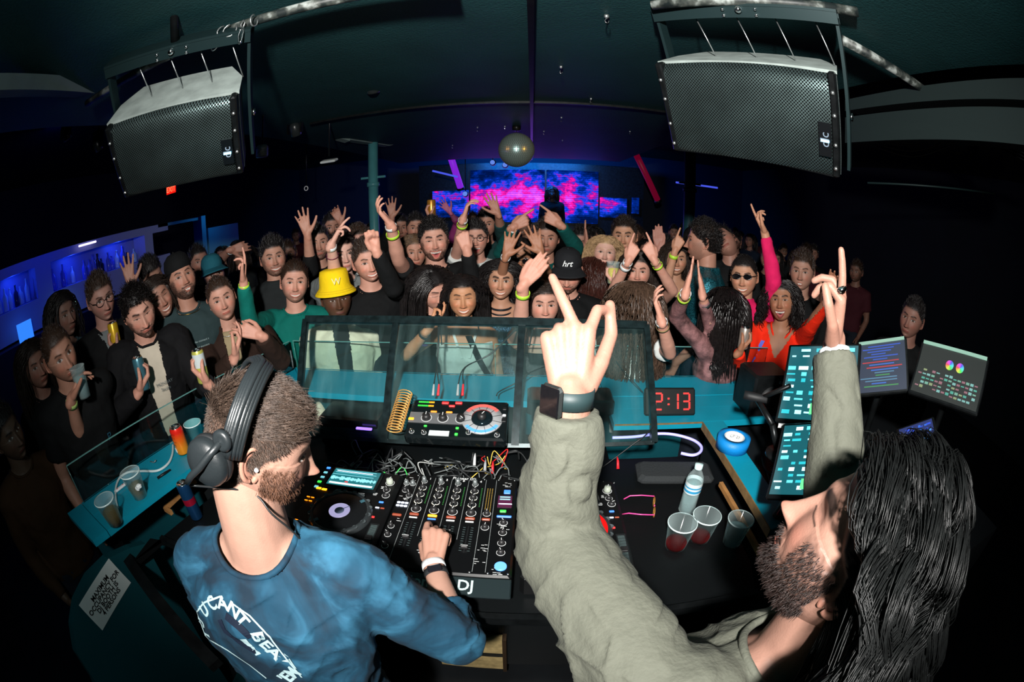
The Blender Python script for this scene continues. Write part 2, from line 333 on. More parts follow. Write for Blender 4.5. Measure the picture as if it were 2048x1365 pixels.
# ---- speakers
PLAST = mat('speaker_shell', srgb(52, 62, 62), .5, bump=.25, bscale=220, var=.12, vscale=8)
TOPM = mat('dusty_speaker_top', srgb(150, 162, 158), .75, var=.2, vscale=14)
def grille_mat():
    m = mat('perforated_grille', srgb(86, 103, 103), .38, .75, var=.35, vscale=7); nt = m.node_tree; N = nt.nodes; L = nt.links
    v = N.new('ShaderNodeTexVoronoi'); v.inputs['Scale'].default_value = 105; v.inputs['Randomness'].default_value = 0
    tc = [n for n in N if n.type == 'TEX_COORD'][0]; mp = N.new('ShaderNodeMapping'); mp.inputs['Scale'].default_value = (1, 0, 1); mp.inputs['Rotation'].default_value = (0, PI/4, 0)
    L.new(tc.outputs['Object'], mp.inputs[0]); L.new(mp.outputs[0], v.inputs['Vector'])
    r = N.new('ShaderNodeMapRange'); r.inputs[1].default_value = .36; r.inputs[2].default_value = .46; L.new(v.outputs['Distance'], r.inputs[0])
    b = N['Principled BSDF']; old = b.inputs['Base Color'].links[0].from_socket; mx = N.new('ShaderNodeVectorMath'); mx.operation = 'SCALE'
    L.new(old, mx.inputs[0]); L.new(r.outputs[0], mx.inputs['Scale']); ad = N.new('ShaderNodeVectorMath'); ad.inputs[1].default_value = (.004, .006, .006); L.new(mx.outputs[0], ad.inputs[0]); L.new(ad.outputs[0], b.inputs['Base Color'])
    rr = N.new('ShaderNodeMapRange'); rr.inputs[3].default_value = .9; rr.inputs[4].default_value = .35; L.new(r.outputs[0], rr.inputs[0]); L.new(rr.outputs[0], b.inputs['Roughness']); return m
GR = grille_mat()
def speaker(TL, TR, BR, BL, lab, brk_lab, depth=.34):
    TL, TR, BR, BL = map(Vector, (TL, TR, BR, BL)); c = (TL+TR+BR+BL)/4; x = ((TR-TL)+(BR-BL)).normalized(); z0 = ((TL-BL)+(TR-BR)).normalized(); yb = z0.cross(x).normalized(); z = x.cross(yb).normalized(); 
    w = ((TR-TL).length+(BR-BL).length)/2; h = ((TL-BL).length+(TR-BR).length)/2
    y = -yb if yb.dot(c-CAM) < 0 else yb   # y = away from the viewer
    if x.cross(y).dot(z) < 0: x = -x
    R = frame3(x, y, z); M = mat4(R, c); t = empty('loudspeaker', (0, 0, 0), lab, 'loudspeaker'); t.matrix_world = M
    X, Z = w/2, h/2
    b = MB(); b.prism([(-X, .03), (X, .03), (X*.96, depth*.55), (X*.72, depth), (-X*.72, depth), (-X*.96, depth*.55)], -Z, Z-.012); b.build('cabinet', PLAST, t)
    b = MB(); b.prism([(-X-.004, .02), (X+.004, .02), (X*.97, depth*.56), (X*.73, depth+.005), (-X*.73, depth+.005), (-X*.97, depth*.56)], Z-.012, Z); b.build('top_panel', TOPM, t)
    # curved grille: rolled over at the top
    vs = []; fs = []; prof = [(Z-.005, .035), (Z-.02, .008), (Z-.04, -.008), (Z-.08, -.018), (0, -.03), (-Z+.03, -.026), (-Z+.005, -.012)]; K = 12
    for zz, yy in prof:
        for k in range(K+1): u = -1+2*k/K; vs.append((u*(X-.03), yy-.012*(1-u*u), zz))
    for i in range(len(prof)-1):
        for k in range(K): a = i*(K+1)+k; fs.append((a, a+K+1, a+K+2, a+1))
    mesh_obj('grille', vs, fs, GR, t, smooth=True)
    b = MB()
    for s in (-1, 1): b.box((s*(X-.016), 0, 0), (.03, .05, h*.99), bev=.006)
    b.box((0, .01, -Z+.008), (w-.03, .05, .016)); b.build('grille_surround', BLKM, t)
    b = MB()
    for s in (-1, 1):
        for k in (-.8, -.35, .2, .62): b = MB(); b.lathe([(.008, 0), (.008, .006), (0, .008)], (s*(X-.016), -.027, k*Z), 8, R=Matrix.Rotation(PI/2, 3, 'X')); b.build('screw', STEEL, t)
    lg = empty('logo_badge', (X-.055, -.045, -Z*.25)); lg.parent = t
    b = MB(); b.box((0, 0, 0), (.05, .008, .13)); b.build('badge_plate', mat('badge_black', (.004, .005, .006), .3), lg)
    text_obj('dlc', .05, Matrix.Translation((0, -.006, 0)) @ Matrix.Rotation(PI/2, 4, 'X') @ Matrix.Rotation(PI/2, 4, 'Z'), glow('badge_letters', (.6, .8, 1), .55), lg)
    b = MB(); b.box((0, -.008, -.004), (.034, .006, .008)); b.build('blue_led', glow('badge_led', (.25, .7, 1), 5), lg)
    # hanging bracket is its own thing: a steel yoke around the cabinet
    br = empty('speaker_bracket', (0, 0, 0), brk_lab, 'bracket'); br.matrix_world = M
    b = MB(); Zt = Z+.20
    for s in (-1, 1): b.box((s*(X+.022), .18, .09), (.014, .06, h+.22))
    for yy in (.14, .22): b.box((0, yy, Zt), (w+.06, .014, .05))
    b.box((0, .18, Zt+.03), (w+.06, .1, .012)); b.build('yoke', mat('bracket_paint', srgb(30, 50, 52), .45, .4), br)
    b = MB(); b.sphere((0, .12, Zt+.01), .016, 10, 8); b.build('bolt', CHROME, br)
    for s in (-1, 1):
        for dz in (.012, -.014): b = MB(); b.sphere((s*.07, .125, Zt+dz), .008, 8, 6); b.build('bolt', CHROME, br)
        b = MB(); b.lathe([(.018, 0), (.018, .012), (0, .014)], (s*(X+.03), .18, 0), 10, R=Matrix.Rotation(s*PI/2, 3, 'Y')); b.build('bolt', CHROME, br)
    for x0 in (-.6, -.1, .35, .8): b = MB(); b.tube([(x0*X, .18, Zt-.02), (x0*X+.06, .16, Z+.0)], .003, 6); b.build('safety_wire', STEEL, br)
    b = MB(); b.tube([(0, .18, Zt), (0, .18, Zt+.35)], .02, 10); b.build('hanger', BLKM, br)
    return M, X, Z
speaker(at(1322, 122, 1.84), at(1692, 152, 1.60), at(1662, 345, 1.72), at(1342, 300, 1.94), 'big black loudspeaker with bright perforated grille above the control screens', 'steel yoke bracket carrying the bright-grilled loudspeaker')
speaker(at(206, 252, 2.0), at(468, 192, 1.80), at(494, 338, 1.98), at(258, 392, 2.2), 'big dark loudspeaker with dusty grey top hanging above the exit sign', 'steel yoke bracket carrying the dark loudspeaker above the exit sign', .30)
# ================================================================ BOOTH
def slab(name, poly, z0, z1, m, **k):
    b = MB(); b.prism(poly, z0, z1); return b.build(name, m, **k)
booth_wood = mat('ledge_end_grain', srgb(120, 95, 60), .6, var=.3, vscale=30)
t = empty('booth_ledge', (0, 0, 0), 'teal painted wooden ledge running around the front of the DJ booth', 'ledge')
slab('front_board', [(-1.32, 1.95), (-1.10, 1.66), (.34, 1.66), (.34, 1.80), (.34, 1.95)][0:3]+[(.34, 1.95)], LEDGE-.03, LEDGE, TEAL, parent=t)
slab('front_board', [(.343, 1.95), (.343, 1.72), (1.34, 1.72), (1.34, 1.95)], LEDGE-.03, LEDGE, TEAL, parent=t)
slab('front_board', [(.343, 1.715), (.343, 1.60), (1.34, 1.60), (1.34, 1.715)], LEDGE-.03, LEDGE-.002, TEAL, parent=t)
slab('front_board', [(.343, 1.595), (.343, 1.465), (1.34, 1.465), (1.34, 1.595)], LEDGE-.03, LEDGE, TEAL, parent=t)
slab('side_board', [(-1.322, 1.945), (-1.67, .49), (-1.53, .47), (-1.205, 1.80)], LEDGE-.03, LEDGE, TEAL, parent=t)
slab('side_board', [(-1.203, 1.795), (-1.527, .47), (-1.385, .45), (-1.10, 1.655)], LEDGE-.03, LEDGE-.001, TEAL, parent=t)
slab('side_board', [(-1.67, .487), (-1.695, .40), (-1.41, .37), (-1.388, .447)], LEDGE-.03, LEDGE-.001, TEAL, parent=t)
R1 = [at_z(1405, 848, LEDGE), at_z(1512, 932, LEDGE), at_z(1562, 1012, LEDGE), at_z(1552, 1066, LEDGE)]
slab('side_board', [(.735, 1.462), (.735, .78), (.83, .80), (.835, 1.462)], LEDGE-.03, LEDGE, TEAL, parent=t)
b = MB(); b.box((.7335, 1.12, LEDGE-.003), (.004, .68, .006)); b.box((.54, 1.462, LEDGE-.003), (.39, .004, .006)); b.box((.7335, 1.12, LEDGE-.02), (.003, .68, .028)); b.mi = 0; b.build('raw_edge', booth_wood, t)
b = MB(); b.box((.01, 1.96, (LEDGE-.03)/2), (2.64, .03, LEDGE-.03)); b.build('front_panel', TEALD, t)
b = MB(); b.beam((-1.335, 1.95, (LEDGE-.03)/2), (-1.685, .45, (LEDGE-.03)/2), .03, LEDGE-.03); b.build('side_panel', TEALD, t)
# glass guard along the crowd side
GL = bpy.data.materials.new('clear_glass'); GL.use_nodes = True; nt = GL.node_tree; nt.nodes.clear(); N = nt.nodes; L = nt.links
o_ = N.new('ShaderNodeOutputMaterial'); mx = N.new('ShaderNodeMixShader'); tr = N.new('ShaderNodeBsdfTransparent'); gg = N.new('ShaderNodeBsdfGlossy'); fr = N.new('ShaderNodeFresnel'); fr.inputs[0].default_value = 1.4
tr.inputs[0].default_value = (.90, .96, .95, 1); gg.inputs['Roughness'].default_value = .03; L.new(fr.outputs[0], mx.inputs[0]); L.new(tr.outputs[0], mx.inputs[1]); L.new(gg.outputs[0], mx.inputs[2]); L.new(mx.outputs[0], o_.inputs[0])
DG = bpy.data.materials.new('dusty_glass'); DG.use_nodes = True; nt = DG.node_tree; nt.nodes.clear(); N = nt.nodes; L = nt.links
o_ = N.new('ShaderNodeOutputMaterial'); mx = N.new('ShaderNodeMixShader'); tr = N.new('ShaderNodeBsdfTransparent'); gg = N.new('ShaderNodeBsdfPrincipled'); gg.inputs['Base Color'].default_value = (.35, .6, .6, 1); gg.inputs['Roughness'].default_value = .35
no = N.new('ShaderNodeTexNoise'); no.inputs['Scale'].default_value = 3; no.inputs['Detail'].default_value = 8; tc = N.new('ShaderNodeTexCoord'); mp = N.new('ShaderNodeMapping'); mp.inputs['Scale'].default_value = (6, 1, 1); L.new(tc.outputs['Object'], mp.inputs[0]); L.new(mp.outputs[0], no.inputs['Vector'])
r = N.new('ShaderNodeMapRange'); r.inputs[1].default_value = .45; r.inputs[2].default_value = .8; r.inputs[3].default_value = .015; r.inputs[4].default_value = .065; L.new(no.outputs['Fac'], r.inputs[0])
tr.inputs[0].default_value = (.92, .97, .96, 1); L.new(r.outputs[0], mx.inputs[0]); L.new(tr.outputs[0], mx.inputs[1]); L.new(gg.outputs[0], mx.inputs[2]); L.new(mx.outputs[0], o_.inputs[0])
EDGE = mat('glass_edge', (.12, .3, .28), .2, emit=None)
zt = at_y(1300, 693, 1.93).z
def guard(p, q, lab):
    t = empty('glass_guard', (*p, LEDGE), lab, 'glass screen'); d = Vector((q[0]-p[0], q[1]-p[1], 0)); h = zt-LEDGE
    b = MB(); b.beam((0, 0, h/2), d+Vector((0, 0, h/2)), .006, h-.004); b.build('pane', GL, t)
    b = MB(); b.beam((0, 0, h), d+Vector((0, 0, h)), .006, .0035); b.beam((0, 0, 0), (0, 0, .0001), .006, .003); b.tube([(0, 0, 0), (0, 0, h)], .002, 4); b.build('polished_edge', EDGE, t)
guard((-1.29, 1.93), (-.18, 1.93), 'clear glass guard pane on the front ledge behind the tilted display lid')
guard((-.17, 1.93), (.93, 1.93), 'clear glass guard pane on the front ledge, behind the red clock')
guard((.94, 1.93), (1.30, 1.93), 'short clear glass guard pane at the end of the ledge by the screens')
guard((-1.655, .50), (-1.31, 1.92), 'clear glass guard pane along the side ledge')
# desk
t = empty('dj_desk', (0, 0, 0), 'black DJ desk with cut-outs lined in raw wood', 'desk')
BD = mat('black_laminate', (.004, .005, .0055), .42, spec=.25, bump=.05, bscale=80)
DK = 1.13
slab('desk_top', [(-1.39, .62), (-1.385, .50), (.78, .62), (.735, .78), (.735, 1.66), (-1.10, 1.66), (-1.385, .46)][0:1]+[(-1.32, .64), (-.2, .655), (.70, .66), (.735, .80), (.735, 1.46), (.34, 1.46), (.34, 1.66), (-1.10, 1.66), (-1.38, .47)], DK-.03, DK, BD, parent=t)
b = MB(); b.beam((-1.32, .64, DK+.006), (-.2, .655, DK+.006), .02, .03); b.beam((-.2, .655, DK+.006), (.70, .66, DK+.006), .02, .03); b.build('edge_lip', BLKM, t)
q = [at_z(x, y, DK) for x, y in ((1440, 972), (1532, 1140))]; b = MB(); b.beam(q[0]+Vector((0, 0, .01)), q[1]+Vector((0, 0, .01)), .016, .02); b.build('wood_trim', WOOD, t)
q = [at_z(x, y, DK) for x, y in ((392, 965), (332, 1022), (345, 1030))]; b = MB(); b.beam(q[0]+Vector((0, 0, .01)), q[1]+Vector((0, 0, .01)), .016, .02); b.beam(q[1]+Vector((0, 0, .01)), q[2]+Vector((0, 0, .01)), .016, .02); b.build('wood_trim', WOOD, t)
b = MB(); b.box((-.31, 1.25, .62), (2.1, .5, .96)); b.build('desk_front', mat('desk_front_black', (.008, .01, .011), .5), t)
# drawers
dq = at_z(1006, 1268, .45)
t = empty('drawer_unit', (0, 0, 0), 'raw wooden drawer unit under the DJ desk', 'drawers')
DW = mat('pale_drawer_wood', srgb(205, 180, 125), .6, var=.3, vscale=25, bump=.15)
yq = .985
a = at_y(925, 1268, yq); c2 = at_y(1003, 1268, yq); lo = at_y(1000, 1336, yq).z; hi = a.z; mz_ = (lo+hi)/2
b = MB(); b.box(((a.x+c2.x)/2-.06, yq, (mz_+hi)/2+.004), (c2.x-a.x+.14, .02, (hi-lo)/2-.014)); b.build('drawer_front', DW, t)
b = MB(); b.box(((a.x+c2.x)/2-.06, yq, (mz_+lo)/2-.004), (c2.x-a.x+.14, .02, (hi-lo)/2-.014)); b.build('drawer_front', DW, t)
b = MB(); b.box(((a.x+c2.x)/2-.06, yq-.012, mz_), (c2.x-a.x+.14, .02, .010)); b.build('divider', BLKM, t)
b = MB(); b.box((c2.x+.012, yq-.005, (lo+hi)/2), (.018, .04, hi-lo)); b.build('side_frame', mat('dark_wood', srgb(60, 44, 28), .6), t)
# booth side door with the occupancy sign
XD = -1.42
door = [at_x(x, y, XD) for x, y in ((292, 1088), (262, 1096), (215, 1118), (178, 1155), (153, 1205), (146, 1255), (155, 1310), (190, 1364), (260, 1500), (560, 1500), (440, 1340), (380, 1240))]
b = MB(); n = len(door); b.put([tuple(p) for p in door]+[(p.x-.04, p.y, p.z) for p in door], [tuple(range(n)), tuple(reversed(range(n, 2*n)))]+[(i, (i+1) % n, n+(i+1) % n, n+i) for i in range(n)])
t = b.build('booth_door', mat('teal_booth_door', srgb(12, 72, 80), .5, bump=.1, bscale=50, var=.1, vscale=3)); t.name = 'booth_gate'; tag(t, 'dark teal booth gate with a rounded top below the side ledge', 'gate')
sg = [at_x(x, y, XD+.004) for x, y in ((218, 1118), (262, 1166), (205, 1262), (158, 1212))]
c = sum(sg, Vector())/4
t = empty('paper_sign', c, 'white paper sign about booth occupancy taped on the teal door', 'sign')
b = MB(); b.put([p-c for p in (sg[3], sg[2], sg[1], sg[0])]+[p-c-Vector((.002, 0, 0)) for p in (sg[3], sg[2], sg[1], sg[0])], [(0, 1, 2, 3), (7, 6, 5, 4)]); b.build('paper', mat('white_paper', srgb(215, 225, 222), .7), t)
# sign axes: text runs from the lower-left corner towards the upper-right
xa = ((sg[0]-sg[3])+(sg[1]-sg[2])).normalized(); ya = ((sg[3]-sg[2])+(sg[0]-sg[1])).normalized(); za = xa.cross(ya).normalized(); ya = za.cross(xa)
if za.x < 0: za = -za
Mx = Matrix((xa, ya, za)).transposed().to_4x4(); hgt = (sg[0]-sg[1]).length; wid = (sg[0]-sg[3]).length
for i, s in enumerate(('MAXIMUM', 'OCCUPANCY FOR', 'DJ BOOTH IS', '4 PERSONS')):
    text_obj(s, hgt*.20, Mx @ Matrix.Translation((0, hgt*(.24-.17*i), .002)), mat('black_ink', (.01, .01, .01), .6), t, bold=hgt*.004)
b = MB()
p0 = at_z(232, 1082, 1.12); p1 = at_z(432, 1332, 1.12); b.beam(p0, p1, .05, .03); o = b.build('black_rail', BLKM); tag(o, 'black metal rail between the side ledge and the booth door', 'rail')
# ---------------------------------------------------------------- tilted display lid (black frame, glass)
t = empty('display_case', (0, 0, 0), 'tilted glass display case lid with black frame above the DJ mixer', 'display case')
BL_, BR_, TR_, TL_ = at_y(598, 868, 1.42), at_y(1308, 886, 1.40), at_y(1292, 652, 1.76), at_y(612, 640, 1.76)
FRM = mat('lid_frame_black', srgb(26, 40, 42), .3, .4, var=.5, vscale=30)
up = (TL_-BL_).cross(BR_-BL_).normalized()
def fb(a, c, w=.034, h=.03, nm='frame_rail'):
    b = MB(); b.beam(a, c, w, h, up); return b.build(nm, FRM, t)
fb(BL_, BR_, .016, .016); fb(TL_, TR_); fb(BL_, TL_, .026); fb(BR_, TR_, .026)
for u in (.302, .655):
    fb(BL_+(BR_-BL_)*(u-.02), TL_+(TR_-TL_)*u, .03, .022, 'mullion')
b = MB(); b.put([BL_, BR_, TR_, TL_], [(0, 1, 2, 3)]); b.put([BL_+up*.004, BR_+up*.004, TR_+up*.004, TL_+up*.004], [(3, 2, 1, 0)]); b.build('pane', DG, t)
# ---- shelf with effects unit under the lid
RMX = empty('effects_unit', (0, 0, 0), 'DJ effects unit with silver dial and orange lit knobs under the glass lid', 'effects unit')
a, bq, cq, dq = at_z(823, 797, 1.37), at_z(1014, 803, 1.37), at_z(1016, 881, 1.31), at_z(812, 872, 1.31)
xa = ((bq-a)+(cq-dq)).normalized(); ya = ((a-dq)+(bq-cq)).normalized(); za = xa.cross(ya).normalized(); ya = za.cross(xa)
RMX.matrix_world = mat4(frame3(xa, ya, za), (a+bq+cq+dq)/4-za*.0); rw = ((bq-a).length+(cq-dq).length)/2; rh = ((a-dq).length+(bq-cq).length)/2
GLB = mat('gloss_black', (.006, .009, .01), .12, spec=.6); SILV = mat('silver_panel', srgb(150, 152, 154), .35, .6); DKN = mat('knob_rubber', (.015, .015, .016), .45); MARK = mat('white_print', (.7, .72, .72), .5)
KO = glow('lit_orange', (1, .22, .005), 2.8); KG = glow('lit_green', (.05, 1, .08), 1.4); KR = glow('lit_red', (1, .02, .02), 2.2); KB = glow('lit_blue', (.05, .25, 1), 2.0); KW = glow('lit_white', (.75, .82, 1), 2.0); KC = glow('lit_cyan', (.25, .8, .9), .9); KY = glow('lit_amber', (1, .38, .01), 2.5)
DIMO = glow('dim_orange', (1, .14, .03), .55)
b = MB(); b.box((0, 0, -.025), (rw, rh, .05), bev=.008); b.build('chassis', GLB, RMX)
b = MB(); X, Y = rw/2, rh/2; b.prism([(-X*.98, Y*.22), (X*.28, Y*.22), (X*.42, 0), (X*.28, -Y*.32), (-X*.98, -Y*.32)], .0005, .003); b.build('knob_panel', SILV, RMX)
b = MB(); b.lathe([(Y*.76, 0), (Y*.76, .004), (Y*.40, .005)], (X*.50, 0, 0), 36, cap=False); b.build('dial_ring', mat('dial_silver', srgb(175, 178, 180), .4, .2), RMX)
b = MB()
for k in range(12): an = k*PI/6+.26; b.box((X*.50+math.cos(an)*Y*.58, math.sin(an)*Y*.58, .006), (Y*.36, .0015, .001), rotz(an))
b.build('dial_marking', BLK, RMX)
for nm, rng, mm in (('red_arc', (35, 150), mat('dial_red', (1, .12, .1), .5, emit=(1, .03, .02), es=.7)), ('blue_arc', (215, 330), mat('dial_blue', (.1, .35, 1), .5, emit=(.03, .2, 1), es=.7))):
    vs = []; K = 14
    for r_ in (.60, .73):
        for k in range(K+1): an = math.radians(rng[0]+(rng[1]-rng[0])*k/K); vs.append((X*.5+math.cos(an)*Y*r_, math.sin(an)*Y*r_, .0065))
    mesh_obj(nm, vs, [(k, k+1, K+2+k, K+1+k) for k in range(K)], mm, RMX)
b = MB(); b.lathe([(Y*.40, .004), (Y*.38, .014), (Y*.24, .018), (Y*.16, .014)], (X*.50, 0, 0), 30, cap=False); b.build('dial', mat('dial_gloss', (.02, .04, .05), .1, .7), RMX)
def knob(par, x, y, r, h, ang=0, m=None, name='knob', ring=True, z=0):
    b = MB(); b.mi = 0; b.lathe([(r, 0), (r, h*.3), (r*.82, h), (0, h)], (x, y, z), 16)
    b.mi = 1; b.box((x+math.sin(ang)*r*.5, y+math.cos(ang)*r*.5, z+h+.0006), (r*.16, r*.85, .0012), rotz(-ang)); 
    if ring: b.mi = 1; b.lathe([(r*1.28, .0006), (r*1.28, .0014), (r*1.15, .0014), (r*1.15, .0006)], (x, y, z), 20, cap=False)
    return b.build(name, [m or DKN, MARK], par)
knob(RMX, X*.50, 0, Y*.17, .03, .6, ring=False)
for i, x in enumerate((-.62, -.28, .08)): knob(RMX, x*X, -Y*.06, .017, .02, (0, 0, 2.4)[i], z=.002)
for x, y, m, w_, h_ in ((-.5, .28, KO, .025, .008), (-.18, .28, KO, .025, .008), (-.93, -.15, KY, .022, .013), (-.3, .78, KR, .028, .012), (-.02, .80, KR, .028, .012), (-.15, .62, KR, .024, .01), (.04, -.52, KG, .012, .01), (.04, -.82, KG, .012, .012), (-.6, -.48, KG, .012, .008), (.93, .55, BLK, .016, .014), (.93, .2, WHITE, .014, .012), (.93, -.05, BLK, .018, .02)):
    b = MB(); b.box((x*X, y*Y, .003), (w_, h_, .006), bev=.002); b.build('lit_button' if m not in (BLK, WHITE) else 'button', m, RMX)
for yy in (.80, .60):
    for k in range(12): 
        b = MB(); b.box((-X*.86+k*.0056, Y*yy, .0015), (.0035, .007, .002)); b.build('level_led', KG if k < 8 else KY, RMX)
b = MB(); b.box((-X*.3, -Y*.80, .0015), (rw*.20, rh*.12, .003)); b.build('display', mat('unlit_display', (.6, .65, .66), .3), RMX)
for x, y in ((-.85, -.78), (-.6, -.8), (.27, -.7), (.82, -.78)): knob(RMX, x*X, y*Y, .008, .012, random.uniform(-2, 2), CHROME)
# plugs and cables over the top rail
def cable(name, pts, r, m, lab=None, cat='cable', group=None, parent=None):
    P = [Vector(p) for p in pts]; out = []
    for i in range(len(P)-1):
        p0 = P[max(i-1, 0)]; p1 = P[i]; p2 = P[i+1]; p3 = P[min(i+2, len(P)-1)]
        for k in range(6):
            u = k/6; out.append(.5*((2*p1)+(p2-p0)*u+(2*p0-5*p1+4*p2-p3)*u*u+(3*p1-p0-3*p2+p3)*u**3))
    out.append(P[-1]); b = MB(); b.tube(out, r, 6); o = b.build(name, m, parent)
    if lab: tag(o, lab, cat, group)
    return o
CAB = mat('black_cable', (.015, .017, .018), .4); GRYC = mat('grey_cable', (.16, .18, .18), .4)
for i, (px, rail, side) in enumerate((((866, 876), (878, 640), 'left'), ((915, 925), (1060, 642), 'right'))):
    t = empty('audio_cable', (0, 0, 0), 'black audio cable with grey and red plugs over the lid, '+('hanging straight down' if side == 'left' else 'slanting sideways'), 'cable'); top = at_y(*rail, 1.80)+Vector((0, 0, .02))
    for k, x in enumerate(px):
        base = at_z(x, 792, 1.375); dirv = (ya*.8+za*.5).normalized(); b = MB(); b.tube([base, base+dirv*.008, base+dirv*.045, base+dirv*.05], [.006, .006, .0042, .003], 10)
        b.build('plug', (mat('grey_plug', (.35, .37, .38), .5), mat('red_plug', (.8, .02, .03), .45))[k], t)
        e0 = base+dirv*.05; mid = at_y(873 if i == 0 else 930, 735, 1.72); mid2 = at_y(876 if i == 0 else 985, 690 if i == 0 else 705, 1.78)
        cable('wire', [e0, mid+Vector((.003*k, 0, 0)), mid2+Vector((.004*k, 0, 0)), top+Vector((.005*k, 0, 0)), top+Vector((.0, .03, -.15))], .0028, CAB, parent=t)
cable('thin_cable', [at_z(993, 792, 1.38), at_y(1000, 783, 1.66), at_y(1040, 762, 1.7), at_y(1062, 745, 1.75), at_y(1100, 730, 1.8)], .0028, CAB, 'thin black power cable leaving the back of the effects unit')
cable('thin_cable', [at_y(1232, 722, 1.87), at_y(1250, 745, 1.80), at_y(1286, 785, 1.70)], .002, CAB, 'thin black cable hanging behind the lid corner nearest the clock')
cable('thin_cable', [at_y(1312, 846, 1.45), at_y(1290, 872, 1.40), at_z(1265, 890, 1.25), at_z(1205, 935, 1.16)], .0025, CAB, 'thin dark cable crossing the lower lid corner beside the clock')
# blurred golden reflection of a ring, put in as a coiled tube
cc = at_z(800, 835, 1.34); t = MB(); pts = []
for k in range(15*14): an = k/14*2*PI; pts.append((cc.x+.022*math.cos(an)*1.4, cc.y-.09+k/(15*14)*.20, cc.z-.01+k/(15*14)*.07+.016*math.sin(an)))
t.tube(pts, .0028, 6); o = t.build('ring_reflection', mat('golden_reflection', srgb(200, 150, 80), .35, .3)); tag(o, 'golden ring reflection built as a tight coil beside the effects unit', 'reflection')
# dark boxes on the ledge behind the lid
for a, d_, lab in ((at_z(705, 815, 1.30), (.30, .18, .05), 'black glossy touch device under the glass lid beside the golden reflection coil'), (at_y(1140, 800, 1.60), (.36, .14, .07), 'black box on the ledge under the far half of the lid by the clock')):
    b = MB(); b.box((0, 0, d_[2]/2), d_, bev=.008); o = b.build('black_device', GLB); o.location = (a.x, a.y, LEDGE-.12 if a.x < 0 else LEDGE); 
    if a.x < 0: o.location.z = DK; o.scale.z = 3.0
    tag(o, lab, 'device')
c_ = at_z(728, 858, 1.27); b = MB(); b.box((0, 0, 0), (.07, .012, .006)); o = b.build('uv_strip', glow('violet_strip', (.22, .12, 1), 3)); o.location = c_; tag(o, 'short violet light strip below the black touch device', 'light')
# ---- clock
ck = at_z(1340, 832, LEDGE); t = empty('digital_clock', (ck.x+.0, ck.y, LEDGE), 'black digital clock with red numerals showing 2:13', 'clock')
Rc = Matrix.Rotation(-.55, 3, 'X'); t.rotation_euler = (-.55, 0, -.03)
b = MB(); b.box((0, 0, .06), (.235, .02, .12), bev=.008); b.build('clock_body', mat('clock_black', (.012, .014, .014), .3), t)
def seg(x, s):
    on = {'2': 'abged', '1': 'bc', '3': 'abgcd'}[s]; w_, h_, th = .030, .034, .007; b = MB()
    P = {'a': (0, 2*h_, 1), 'g': (0, h_, 1), 'd': (0, 0, 1), 'b': (w_/2, 1.5*h_, 0), 'c': (w_/2, .5*h_, 0), 'f': (-w_/2, 1.5*h_, 0), 'e': (-w_/2, .5*h_, 0)}
    for k in on:
        q = P[k]; b.box((x+q[0], -.0115, .026+q[1]), (w_-th*.6, .003, th) if q[2] else (th, .003, h_-th*.6))
    return b.build('numeral', glow('clock_red', (1, .02, .015), 1.6), t)
seg(-.055, '2'); seg(.018, '1'); seg(.072, '3')
b = MB(); b.box((-.01, -.0115, .048), (.008, .003, .007)); b.box((-.01, -.0115, .072), (.008, .003, .007)); b.build('colon', glow('clock_red', (1, .02, .015), 1.6), t)
# ---- tape roll
tp = at_z(1455, 895, LEDGE); t = empty('tape_roll', (tp.x+.02, tp.y, LEDGE), 'roll of blue masking tape on the ledge corner beside the clock', 'tape')
b = MB(); b.lathe([(.043, 0), (.068, 0), (.068, .048), (.043, .048), (.043, 0)], n=40, cap=False); b.build('tape', mat('blue_tape', srgb(10, 130, 205), .5, bump=.1, bscale=200), t)
b = MB(); b.lathe([(.0395, .001), (.043, .001), (.043, .047), (.0395, .047), (.0395, .001)], n=40, cap=False); b.build('cardboard_core', mat('white_core', (.7, .72, .7), .6), t)
for k, s in enumerate(('ShurTape', 'CP 27')):
    v, f = text_mesh(s, .018, ext=.0002)
    vs = []; 
    for q in v: an = q[0]/.039+(.6 if k else PI-.4); vs.append((math.sin(an)*.0392, math.cos(an)*.0392, .026+q[1]))
    mesh_obj('core_print', vs, f, mat('black_ink', (.01, .01, .01), .6), t)
# ---- LED neon loop
pts = [at_z(x, y, 1.20) for x, y in ((1225, 876), (1270, 874), (1315, 868), (1350, 870), (1385, 880), (1402, 893), (1400, 905), (1385, 911), (1362, 907))]
cable('led_loop', pts, .0065, mat('neon_tube', (.5, .5, .7), .4, emit=(.32, .28, 1), es=.8), 'looped white-violet LED tube lying below the red clock', 'light')
